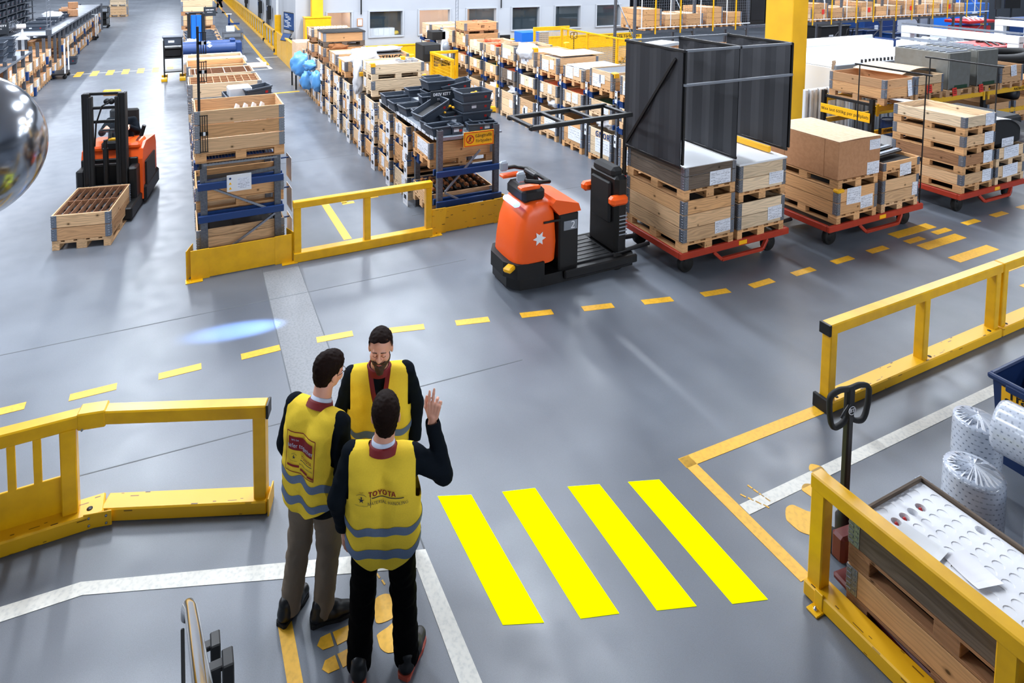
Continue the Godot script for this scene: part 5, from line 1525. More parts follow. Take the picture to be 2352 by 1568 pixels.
func jack_handle(label: String, at: Vector3, turn: float, ahead := -1.0) -> void:
	var o := thing("pallet_jack", label, "pallet jack", at, turn)
	boxp(o, "shaft", Vector3(0, 0.68, 0), Vector3(0.055, 1.0, 0.05), M.black, 0.01)
	var st := new_st()
	var pts := []
	for q in [[0.0, 1.12], [0.05, 1.05], [0.13, 1.03], [0.17, 1.08], [0.19, 1.2], [0.18, 1.28], [0.1, 1.31], [0.0, 1.3], [-0.1, 1.31], [-0.18, 1.28], [-0.19, 1.2], [-0.17, 1.08], [-0.13, 1.03], [-0.05, 1.05], [0.0, 1.12]]:
		pts.append(Vector3(q[0], q[1], 0))
	var cv := Curve3D.new()
	for i in pts.size():
		var d: Vector3 = (pts[mini(i + 1, pts.size() - 1)] - pts[maxi(i - 1, 0)]) * 0.16
		cv.add_point(pts[i], -d, d)
	add_tube(st, Array(cv.tessellate(2, 6.0)), 0.02, 8)
	add_box(st, Vector3(0, 1.2, 0), Vector3(0.075, 0.24, 0.05), 0.015)
	part(o, "handle", st, M.black_soft)
	var tg := new_st()
	add_tube(tg, [Vector3(-0.02, 1.2, 0.02), Vector3(-0.09, 1.17, 0.04), Vector3(-0.13, 1.14, 0.05)], 0.009, 6)
	part(o, "trigger", tg, M.black)
	var em := new_st()
	add_lathe(em, Vector3(0, 1.15, 0.026), [Vector2(0.028, 0), Vector2(0.028, 0.003), Vector2(0.033, 0.003), Vector2(0.033, 0)], 20, Basis(Vector3.RIGHT, PI / 2), false)
	part(o, "emblem", em, M.ink_white)
	put(o, "emblem_letters", text_mesh("BT", 0.028, 0.002, true, "Droid Serif"), M.ink_white, Vector3(0, 1.15, 0.028))
	var pu := new_st()
	add_lathe(pu, Vector3(0, 0.1, 0.0), [Vector2(0.05, 0), Vector2(0.055, 0.2), Vector2(0.04, 0.22), Vector2(0.04, 0.3), Vector2(0, 0.3)], 14)
	part(o, "pump", pu, M.black)
	for s in [-1.0, 1.0]:
		var wh := new_st()
		add_lathe(wh, Vector3(s * 0.06, 0.1, 0), [Vector2(0, -0.025), Vector2(0.085, -0.025), Vector2(0.1, -0.018), Vector2(0.1, 0.018), Vector2(0.085, 0.025), Vector2(0, 0.025)], 20, Basis(Vector3.BACK, PI / 2))
		part(o, "wheel", wh, M.rubber)
	boxp(o, "fork_bridge", Vector3(0, 0.28, ahead * 0.16), Vector3(0.5, 0.2, 0.1), M.jack_red, 0.02)
	for s in [-1.0, 1.0]:
		boxp(o, "fork", Vector3(s * 0.19, 0.075, ahead * 0.7), Vector3(0.15, 0.05, 1.1), M.jack_red, 0.015)

# yellow-beamed pallet rack with sign and what stands on it
func rack_right() -> void:
	var o := thing("pallet_rack", "black pallet rack with yellow beams and a weight-limit sign on its end", "rack", Vector3(13.0, 0, -8.0))
	for k in 4:
		for zz in [0.0, -1.05]:
			put(o, "upright", upright_mesh(1.62), M.black, Vector3(k * 4.1, 0, zz))
		brace(o, Vector3(k * 4.1, 0.25, -0.03), Vector3(k * 4.1, 0.95, -1.0))
		boxp(o, "end_tie", Vector3(k * 4.1, 1.5, -0.52), Vector3(0.05, 0.06, 1.0), M.black, 0.004)
		if k < 3:
			for zz in [0.03, -1.08]:
				boxp(o, "beam", Vector3((k + 0.5) * 4.1, 1.42, zz), Vector3(4.0, 0.12, 0.05), M.yellow_worn, 0.006)
				boxp(o, "beam", Vector3((k + 0.5) * 4.1, 0.92, zz), Vector3(4.0, 0.11, 0.05), M.yellow_worn, 0.006)
				for s in [-1.0, 1.0]:
					boxp(o, "beam_plate", Vector3((k + 0.5) * 4.1 + s * 1.96, 1.4, zz + 0.03), Vector3(0.07, 0.26, 0.02), M.yellow_worn, 0.003)
	put(o, "lettering", text_mesh("FÖRRÅD UT. HÄMTAS AV NL", 0.06, 0.003, true), M.ink, Vector3(0.85, 0.93, 0.06))
	put(o, "lettering", text_mesh("PLACERA EJ GODS I GÅNGEN", 0.06, 0.003), M.ink, Vector3(5.8, 1.42, 0.06))
	for x in [0.2, 1.56]:
		put(o, "arrow", text_mesh("↓", 0.1, 0.003, true), M.ink, Vector3(x, 0.93, 0.06))
	var s := thing("weight_sign", "yellow weight-limit sign across the end of the black pallet rack", "sign", Vector3(12.93, 1.23, -8.53), -PI / 2)
	boxp(s, "plate", Vector3.ZERO, Vector3(1.08, 0.2, 0.015), M.sign_yellow, 0.003)
	put(s, "lettering", text_mesh("Max last 600kg per pallplats", 0.062, 0.003), M.ink, Vector3(0, 0, 0.009))
	var g := "goods on the yellow-beamed rack"
	var wl := 0.98
	crate("open two-collar crate with a hanging paper at the end of the yellow-beamed rack", g, Vector3(13.72, 1.48, -8.5), [0.2, 0.2], {"l": 1.2, "w": wl, "tone": 2, "ptone": 3, "fine": true, "level": 0.1, "fill": "cardboard"}, PI / 2)
	var c2 := crate("crate under a bent cardboard sheet with a red tag", g, Vector3(14.78, 1.48, -8.5), [0.2, 0.2], {"l": 1.2, "w": wl, "tone": 2, "ptone": 3, "fine": true}, PI / 2)
	for q in [[14.05, 1.8, "paper1", 0.14, 0.34, "long white paper hanging over the corner of the end crate"], [14.75, 1.72, "red_sheet", 0.18, 0.18, "red card on the crate under the cardboard sheet"], [15.7, 1.58, "red_sheet", 0.16, 0.18, "red card on the pallet of the first grey cabinet"], [16.75, 1.58, "red_sheet", 0.16, 0.18, "red card on the pallet of the second grey cabinet"], [18.1, 1.9, "paper2", 0.24, 0.26, "white paper on the crate past the grey cabinets"], [14.0, 1.3, "paper3", 0.16, 0.18, "small white card clipped to the yellow rack beam"]]:
		var pz := -7.885 if q[1] > 1.4 else -7.93
		var p := thing("paper_card", q[5], "card", Vector3(q[0], q[1], pz))
		boxp(p, "sheet", Vector3.ZERO, Vector3(q[3], q[4], 0.004), M[q[2]], 0.0, Basis(Vector3.BACK, 0.06) * Basis(Vector3.RIGHT, -0.06))
		if q[2] == "red_sheet":
			for i in 3:
				boxp(p, "text_line", Vector3(0, 0.05 - 0.04 * i, 0.006), Vector3(0.1, 0.012, 0.003), M.ink, 0.0)
	var cs := thing("cardboard_sheet", "large bent cardboard sheet lying over the second crate of the yellow-beamed rack", "sheet", Vector3(14.7, 2.06, -8.6), 0.1)
	var st := new_st()
	for i in 10:
		var x0 := -0.75 + i * 0.15
		var h0 := 0.08 * sin(PI * i / 10.0)
		var h1 := 0.08 * sin(PI * (i + 1) / 10.0)
		add_bar(st, Vector3(x0, h0, 0), Vector3(x0 + 0.15, h1, 0), 1.0, 0.01)
	part(cs, "sheet", st, M.cardboard_pale)
	for k in 2:
		var o2 := thing("grey_cabinet", ["first olive-grey steel cabinet with ribbed top strapped on a pallet", "second olive-grey steel cabinet with ribbed top beyond the first"][k], "cabinet", Vector3(15.9 + k * 1.12, 1.48, -8.5))
		pallet_parts(o2, 1.0, 1.2, 0.0, 3, false)
		boxp(o2, "body", Vector3(0.02, 0.56, 0), Vector3(0.86, 0.82, 1.15), M.grey_cabinet, 0.012)
		for i in 8:
			boxp(o2, "top_rib", Vector3(0.02, 0.98, -0.5 + i * 0.142), Vector3(0.8, 0.035, 0.05), M.galvanised, 0.01)
		boxp(o2, "edge_flange", Vector3(-0.4, 0.56, 0.585), Vector3(0.03, 0.82, 0.02), M.grey_cabinet, 0.004)
		boxp(o2, "moss_stain", Vector3(0.1, 0.19, 0.577), Vector3(0.5, 0.08, 0.002), M.dark_green, 0.0)
	crate("brown two-collar crate past the grey cabinets on the yellow-beamed rack", g, Vector3(18.05, 1.48, -8.5), [0.2, 0.2], {"l": 1.2, "w": wl, "tone": 3, "ptone": 3, "level": 0.8}, PI / 2)
	crate("low empty pallet crate beyond the brown crate on the yellow-beamed rack", g, Vector3(19.2, 1.48, -8.5), [], {"l": 1.2, "w": wl, "tone": 3}, PI / 2)
	for k in 3:
		crate("dark stained crate on the floor tier of the yellow-beamed rack, %s in line" % ORD[k], g, Vector3(17.7 + k * 1.15, 0.6, -8.55), [0.2, 0.2], {"l": 1.2, "w": wl, "tone": [3, 2, 4][k], "ptone": 4}, PI / 2)
	var mo := thing("electric_motor", "round grey electric motor lying on the lower crates of the yellow-beamed rack", "motor", Vector3(18.6, 1.25, -8.2))
	var ms := new_st()
	add_lathe(ms, Vector3.ZERO, [Vector2(0, -0.2), Vector2(0.13, -0.2), Vector2(0.16, -0.15), Vector2(0.16, 0.12), Vector2(0.12, 0.2), Vector2(0, 0.2)], 18, Basis(Vector3.RIGHT, PI / 2))
	part(mo, "housing", ms, M.dark_steel)
	for k in 2:
		var dr := thing("steel_drum", ["dark blue steel drum with a white banded label under the yellow-beamed rack", "second dark blue steel drum half hidden behind the first"][k], "drum", Vector3(14.35 + k * 0.7, 0.1, -8.3))
		var ds := new_st()
		add_lathe(ds, Vector3.ZERO, [Vector2(0, 0), Vector2(0.29, 0), Vector2(0.29, 0.28), Vector2(0.3, 0.3), Vector2(0.29, 0.32), Vector2(0.29, 0.58), Vector2(0.3, 0.6), Vector2(0.29, 0.62), Vector2(0.29, 0.88), Vector2(0.27, 0.88), Vector2(0.27, 0.86), Vector2(0, 0.86)], 24, Basis.IDENTITY, false)
		part(dr, "shell", ds, M.blue_bin)
		var dl := new_st()
		add_lathe(dl, Vector3.ZERO, [Vector2(0.294, 0.34), Vector2(0.294, 0.56)], 24, Basis.IDENTITY, false)
		part(dr, "label_band", dl, M.white)
		put(dr, "lettering", text_mesh("SB 40", 0.12, 0.003, true), M.blue, Vector3(-0.1, 0.45, 0.294))
	# corrugated panels and clear curtains behind
	for q in [[13.05, -9.6, 1.6, 1.5, "white corrugated sheet stack wrapped in film next to the yellow column"], [14.6, -9.5, 2.6, 1.3, "grey corrugated sheet wall behind the weight-limit sign"]]:
		var cp := thing("corrugated_sheet", q[4], "sheet", Vector3(q[0] + 0.4, 0, q[1]))
		for i in int(q[2] / 0.16):
			boxp(cp, "rib", Vector3(i * 0.16 - 0.3, q[3] / 2, 0.02 * (i % 2)), Vector3(0.1, q[3], 0.06), M.white if q[3] > 1.4 else M.grey_panel, 0.02)
		boxp(cp, "sheet", Vector3(q[2] / 2 - 0.35, q[3] / 2, -0.03), Vector3(q[2], q[3], 0.02), M.white if q[3] > 1.4 else M.grey_panel, 0.004)

# white robot cell and machines in the far corner behind the yellow-beamed rack
func machines() -> void:
	var o := thing("robot_cell", "white walled machine cell with grey cable rails along its rim", "machine", Vector3(18.4, 0, -11.9))
	boxp(o, "front_wall", Vector3(0, 0.85, 1.4), Vector3(6.0, 1.7, 0.06), M.white, 0.006)
	boxp(o, "rear_wall", Vector3(0, 1.0, -1.4), Vector3(6.0, 2.0, 0.06), M.white, 0.006)
	boxp(o, "side_wall", Vector3(-3.0, 0.85, 0), Vector3(0.06, 1.7, 2.8), M.white, 0.006)
	boxp(o, "roof_panel", Vector3(0, 1.72, 0), Vector3(5.9, 0.04, 2.7), M.white, 0.004)
	for q in [[1.72, 1.42], [1.5, 1.46]]:
		boxp(o, "cable_rail", Vector3(0, q[0], q[1]), Vector3(6.0, 0.12, 0.1), M.grey_panel, 0.01)
	for i in 26:
		boxp(o, "rail_hook", Vector3(-1.9 + i * 0.16, 1.82, 1.42), Vector3(0.03, 0.1, 0.05), M.dark_steel, 0.004)
	var col := [["waste_tub", "black", "black wheeled waste tub beneath the wire-guarded rack", Vector3(28.4, 0, -19.9), Vector3(2.1, 1.4, 1.1)], ["waste_tub", "blue_bin", "first tall blue lidded bin beside the black waste tub", Vector3(30.1, 0, -19.9), Vector3(1.0, 1.1, 0.9)], ["waste_tub", "blue_bin", "second tall blue lidded bin with a white arrow plate", Vector3(31.4, 0, -19.9), Vector3(1.0, 1.05, 0.9)], ["waste_tub", "blue", "large open blue tipping skip with white data plates", Vector3(33.4, 0.3, -20.9), Vector3(2.8, 1.2, 1.2)], ["waste_tub", "blue", "round ribbed blue tank at the end of the blue bins", Vector3(32.6, 0, -19.4), Vector3(0.9, 0.9, 0.7)]]
	for q in col:
		var t := thing(q[0], q[2], "bin", q[3])
		var s: Vector3 = q[4]
		boxp(t, "tub", Vector3(0, s.y / 2, 0), s, M[q[1]], 0.05)
		boxp(t, "rim", Vector3(0, s.y, 0), Vector3(s.x + 0.08, 0.07, s.z + 0.08), M[q[1]], 0.02)
		boxp(t, "inside", Vector3(0, s.y + 0.037, 0), Vector3(s.x - 0.08, 0.004, s.z - 0.08), M.black, 0.0)
		boxp(t, "data_plate", Vector3(-s.x * 0.15, s.y * 0.6, s.z / 2 + 0.005), Vector3(0.3, 0.32, 0.006), M.paper2, 0.0)
		for i in 3:
			boxp(t, "rib", Vector3(0, s.y * (0.25 + 0.2 * i), 0), s * Vector3(1.02, 0.03, 1.02), M[q[1]], 0.01)
		var hs := new_st()
		add_tube(hs, [Vector3(s.x * 0.3, 0.4, s.z / 2 + 0.02), Vector3(s.x * 0.3, s.y * 0.9, s.z / 2 + 0.15), Vector3(s.x * 0.5, s.y * 0.9, s.z / 2 + 0.15), Vector3(s.x * 0.5, 0.4, s.z / 2 + 0.02)], 0.03, 6)
		if q[1] == "black": part(t, "push_handle", hs, M.dark_steel)
	for q in [[23.4, 2.1, -11.75, 3.4, PI / 2, "long white machine gantry beam with a cable ladder on top"], [21.0, 1.85, -11.2, 2.0, PI / 2, "lower white gantry beam reaching over the machine cell"], [31.0, 2.0, -12.6, 3.2, PI / 2, "tall white portal frame near the blue press"]]:
		var gb := thing("gantry", q[5], "gantry", Vector3(q[0], 0, q[2]), q[4])
		boxp(gb, "beam", Vector3(0, q[1], 0), Vector3(q[3], 0.24, 0.3), M.white, 0.015)
		for s in [-1.0, 1.0]:
			boxp(gb, "leg", Vector3(s * (q[3] / 2 - 0.15), q[1] / 2 - 0.05, 0), Vector3(0.3, q[1], 0.28), M.white, 0.015)
		var ls := new_st()
		for s in [-1.0, 1.0]:
			add_bar(ls, Vector3(-q[3] / 2, q[1] + 0.2, s * 0.12), Vector3(q[3] / 2, q[1] + 0.2, s * 0.12), 0.02, 0.05)
		for i in int(q[3] / 0.25):
			add_bar(ls, Vector3(-q[3] / 2 + i * 0.25, q[1] + 0.18, -0.12), Vector3(-q[3] / 2 + i * 0.25, q[1] + 0.18, 0.12), 0.02, 0.02)
		part(gb, "cable_ladder", ls, M.galvanised)
	var pr := thing("blue_press", "bright blue hydraulic press with twin columns beside the dark far wall", "press", Vector3(40.8, 0, -20.4))
	boxp(pr, "bed", Vector3(0, 1.2, 0), Vector3(2.3, 2.0, 1.6), M.blue_bright, 0.03)
	boxp(pr, "base", Vector3(0.4, 0.3, 0.9), Vector3(3.6, 0.6, 1.4), M.blue, 0.02)
	for s in [-1.0, 1.0]:
		boxp(pr, "column", Vector3(s * 0.75, 3.4, 0), Vector3(0.5, 2.6, 0.6), M.blue_bright, 0.03)
	boxp(pr, "ram", Vector3(0.1, 3.4, 0), Vector3(0.4, 2.4, 0.4), M.steel, 0.03)
	boxp(pr, "data_plate", Vector3(-0.3, 1.4, 0.81), Vector3(0.5, 0.6, 0.01), M.paper0, 0.0)
	boxp(pr, "warning_plate", Vector3(0.6, 1.1, 0.81), Vector3(0.5, 0.3, 0.01), M.yellow_plastic, 0.0)
	for q in [[38.0, 1.2, -18.6, "red tray tables with a bent white tube rail"], [29.5, 0.7, -14.8, "red machine base behind the white gantry"], [25.6, 1.4, -11.9, "red welding cart draped with black cables"], [23.8, 0.75, -9.8, "small red tool cart at the end of the brown crates"]]:
		var rd := thing("red_machine", q[3], "machine", Vector3(q[0], 0, q[2]))
		boxp(rd, "body", Vector3(0, q[1] / 2 + 0.2, 0), Vector3(2.0, q[1] * 0.6, 1.0), M.red, 0.03)
		boxp(rd, "tray", Vector3(0, q[1] + 0.2, 0), Vector3(2.3, 0.16, 1.2), M.red, 0.03)
		boxp(rd, "foot", Vector3(0, 0.15, 0), Vector3(1.8, 0.3, 0.9), M.dark_steel, 0.02)
		var cs := new_st()
		for i in 4:
			add_tube(cs, [Vector3(-0.9 + i * 0.4, q[1] + 0.28, 0.5), Vector3(-0.5 + i * 0.3, q[1] + 0.42, 0.0), Vector3(-0.2 + i * 0.35, q[1] + 0.3, -0.3), Vector3(0.1 + i * 0.2, q[1] + 0.36, 0.4)], 0.03, 6)
		part(rd, "cable", cs, M.black if q[0] < 26.0 else M.white)
	for k in 3:
		var hs := thing("hose_coil", "thick black hose coil lying behind the grey cabinets, %s layer from the top" % ["first", "second", "third"][k], "hose", Vector3(20.6, 1.9 - k * 0.22, -9.5))
		var ht := new_st()
		var pts := []
		for i in 25:
			var a := TAU * i / 24
			pts.append(Vector3(cos(a) * 1.5, 0.02 * sin(a * 3), sin(a) * 0.55))
		add_tube(ht, pts, 0.12, 10, false)
		part(hs, "hose", ht, M.black_soft)
	var ct := thing("hose_stand", "steel table carrying the thick black hose coils", "table", Vector3(20.6, 0, -9.5))
	boxp(ct, "top", Vector3(0, 1.28, 0), Vector3(3.2, 0.06, 1.2), M.steel, 0.006)
	for sx in [-1.0, 1.0]:
		for sz in [-1.0, 1.0]:
			boxp(ct, "leg", Vector3(sx * 1.5, 0.63, sz * 0.5), Vector3(0.07, 1.26, 0.07), M.steel, 0.006)
	var wb := thing("blue_hopper", "white and blue wedge-shaped hopper above the machine cell", "hopper", Vector3(21.2, 0, -12.6))
	boxp(wb, "housing", Vector3(-0.75, 1.0, 0), Vector3(0.8, 1.9, 0.7), M.white, 0.02)
	var ps := new_st()
	add_prism(ps, PackedVector2Array([Vector2(-0.4, 0), Vector2(1.6, 0), Vector2(1.6, 0.2), Vector2(-0.3, 0.5)]), Vector3(0, 1.5, 0.3), Vector3.RIGHT, Vector3.UP, Vector3.FORWARD * 0.6)
	part(wb, "blue_wedge", ps, M.blue)
	boxp(wb, "leg", Vector3(0.8, 0.75, 0), Vector3(0.2, 1.5, 0.3), M.white, 0.01)
	for q in [[28.3, 0, -14.6, 1.6, 1.3, "white enamelled machine housing behind the gantry beam"], [26.0, 0, -14.3, 2.2, 1.3, "pale machine table with a folded wire tray"], [36.0, 0, -14.5, 2.0, 1.7, "white machine with round chucks near the dark wall"]]:
		var wm := thing("white_machine", q[5], "machine", Vector3(q[0], 0, q[2]))
		boxp(wm, "housing", Vector3(0, q[4] / 2, 0), Vector3(q[3], q[4], 1.0), M.white, 0.03)
		boxp(wm, "slot", Vector3(0, q[4] * 0.6, 0.505), Vector3(q[3] * 0.6, 0.2, 0.01), M.dark_steel, 0.0)
		for i in 3:
			var cy := new_st()
			add_tube(cy, [Vector3(-q[3] * 0.3 + i * q[3] * 0.3, q[4] + 0.12, 0.3), Vector3(-q[3] * 0.3 + i * q[3] * 0.3, q[4] + 0.12, -0.3)], 0.14, 12)
			part(wm, "roller", cy, M.grey_panel)
	var bs := thing("blue_cabinet", "blue control cabinet with a white plate at the hall's far corner", "cabinet", Vector3(38.5, 0, -16.0))
	boxp(bs, "body", Vector3(0, 0.9, 0), Vector3(2.6, 1.8, 1.0), M.blue, 0.02)
	boxp(bs, "data_plate", Vector3(-0.4, 1.2, 0.51), Vector3(0.8, 0.5, 0.01), M.paper1, 0.0)
	for k in 2:
		var ms := thing("dark_screen", ["black monitor seen from behind on the lattice mast", "second black monitor beside the lattice mast"][k], "monitor", Vector3(41.5 + k * 1.5, 2.3, -19.0), 0.2 - 0.5 * k)
		boxp(ms, "casing", Vector3.ZERO, Vector3(1.0, 0.8, 0.06), M.black, 0.01)
		boxp(ms, "stand", Vector3(0, -1.3, -0.05), Vector3(0.08, 2.0, 0.06), M.dark_steel, 0.008)
	struct_box("wall_far_white", Vector3(36.0, 0, -22.2), Vector3(43.6, 6, -22.0), M.wall_white)
	struct_box("wall_far_dark", Vector3(43.6, 0, -22.2), Vector3(56.0, 6, -22.0), M.wall_dark)

# ------------------------------------------------------------------ barriers
func rail_section(o: Node3D, a: Vector3, b: Vector3, posts: Array, h := 0.9) -> void:
	# a, b: ends of the foot line relative to o; posts: fractions along it
	var d := (b - a).normalized()
	var rb := rot_to(d, Vector3.UP)
	var ln := a.distance_to(b)
	var mid := (a + b) / 2
	boxp(o, "top_rail", mid + Vector3(0, h - 0.06, 0), Vector3(ln, 0.11, 0.11), M.yellow, 0.01, rb)
	boxp(o, "bottom_rail", mid + Vector3(0, 0.06, 0), Vector3(ln, 0.11, 0.16), M.yellow_worn, 0.01, rb)
	for p in posts:
		boxp(o, "post", a.lerp(b, p) + Vector3(0, h / 2, 0), Vector3(0.1, h - 0.2, 0.1), M.yellow, 0.008, rb)

func barriers() -> void:
	# open gate frame between the two racks
	var g := thing("gate_barrier", "open yellow barrier frame closing the aisle between the two guarded racks", "barrier", Vector3(2.54, 0, -9.06))
	boxp(g, "top_rail", Vector3(0, 0.85, 0), Vector3(2.18, 0.1, 0.1), M.yellow, 0.008)
	boxp(g, "bottom_rail", Vector3(0, 0.07, 0), Vector3(2.18, 0.14, 0.14), M.yellow, 0.008)
	for x in [-1.03, 0.02, 1.03]:
		boxp(g, "post", Vector3(x, 0.46, 0), Vector3(0.1, 0.68, 0.09), M.yellow, 0.006)
	# barrier beside the men: a straight part and a slatted part joined at an angle
	var s := thing("guard_barrier", "low yellow barrier ending beside the three men, straight open section", "barrier", Vector3(0.0, 0, -5.2))
	rail_section(s, Vector3(-0.62, 0, -0.23), Vector3(0.58, 0, 0.23), [0.955])
	var eb := rot_to(Vector3(1.2, 0, 0.46), Vector3.UP)
	boxp(s, "end_cap", Vector3(0.588, 0.84, 0.233), Vector3(0.02, 0.112, 0.112), M.black, 0.004, eb)
	boxp(s, "end_plate", Vector3(0.595, 0.07, 0.235), Vector3(0.012, 0.15, 0.18), M.yellow_worn, 0.003, eb)
	var t := thing("slatted_barrier", "yellow barrier section with a solid lower plate and upright slats above", "barrier", Vector3(-1.4, 0, -5.42))
	boxp(t, "top_rail", Vector3(0, 0.84, -0.03), Vector3(1.5, 0.11, 0.11), M.yellow, 0.01)
	boxp(t, "bottom_rail", Vector3(-0.05, 0.06, 0), Vector3(1.66, 0.12, 0.2), M.yellow_worn, 0.01)
	boxp(t, "post", Vector3(0.55, 0.46, -0.02), Vector3(0.11, 0.68, 0.12), M.yellow, 0.008)
	boxp(t, "lower_plate", Vector3(-0.1, 0.26, -0.03), Vector3(1.25, 0.3, 0.02), M.yellow, 0.004)
	for i in 7:
		boxp(t, "slat", Vector3(0.34 - i * 0.165, 0.6, -0.03), Vector3(0.055, 0.4, 0.02), M.yellow, 0.004)
	boxp(t, "joint_sleeve", Vector3(0.72, 0.84, -0.02), Vector3(0.2, 0.135, 0.135), M.yellow, 0.01, ry(-0.18))
	boxp(t, "joint_plate", Vector3(0.74, 0.07, 0.105), Vector3(0.2, 0.12, 0.012), M.yellow_worn, 0.004, ry(-0.2))
	var bs := new_st()
	for q in [[0.68, 0.1], [0.68, 0.04], [0.8, 0.1], [0.8, 0.04]]:
		add_lathe(bs, Vector3(q[0], q[1], 0.112 + (q[0] - 0.74) * 0.2), [Vector2(0.009, 0), Vector2(0.009, 0.008), Vector2(0, 0.01)], 8, Basis(Vector3.RIGHT, PI / 2))
	add_lathe(bs, Vector3(0.65, 0.8, 0.06), [Vector2(0.009, 0), Vector2(0.009, 0.008), Vector2(0, 0.01)], 8, Basis(Vector3.RIGHT, PI / 2))
	part(t, "bolt", bs, M.galvanised)
	var hl := new_st()
	add_lathe(hl, Vector3(0.68, 0.119, 0.03), [Vector2(0.022, 0), Vector2(0.022, 0.003), Vector2(0, 0.003)], 14)
	part(t, "bolt_hole", hl, M.black)
	# long barrier on the far side of the walkway
	for k in 2:
		var x0: float = [5.74, 8.84][k]
		var o := thing("guard_barrier", ["yellow barrier with black end caps beyond the pallet jack", "continuing yellow barrier section past the double post"][k], "barrier", Vector3(x0, 0, -3.87))
		rail_section(o, Vector3(0.01, 0, 0), Vector3(3.09, 0, 0), [0.02, 0.52, 0.975])
		if k == 0:
			boxp(o, "end_cap", Vector3(0, 0.84, 0), Vector3(0.03, 0.115, 0.115), M.black, 0.004)
			boxp(o, "foot_cap", Vector3(0, 0.07, 0), Vector3(0.04, 0.14, 0.18), M.black_soft, 0.006)
		var hs := new_st()
		for x in [0.16, 1.72, 2.9]:
			add_lathe(hs, Vector3(x, 0.114, 0.035), [Vector2(0.02, 0), Vector2(0.02, 0.004), Vector2(0, 0.004)], 12)
		part(o, "bolt_hole", hs, M.black)
	# near barrier over the foam crate
	var n := thing("guard_barrier", "near yellow barrier running in front of the foam-filled crate", "barrier", Vector3(4.0, 0, -2.7))
	rail_section(n, Vector3(0, 0, -0.02), Vector3(0.02, 0, 2.2), [0.025, 0.51, 0.97])
	boxp(n, "floor_tab", Vector3(-0.09, 0.008, 0.1), Vector3(0.12, 0.014, 0.08), M.yellow, 0.003)
	boxp(n, "tab_upright", Vector3(-0.075, 0.07, 0.1), Vector3(0.02, 0.12, 0.06), M.yellow, 0.004)
	var bt := new_st()
	add_lathe(bt, Vector3(-0.11, 0.014, 0.1), [Vector2(0.013, 0), Vector2(0.013, 0.012), Vector2(0.008, 0.012), Vector2(0.008, 0.022), Vector2(0, 0.022)], 8)
	part(n, "anchor_bolt", bt, M.chrome)

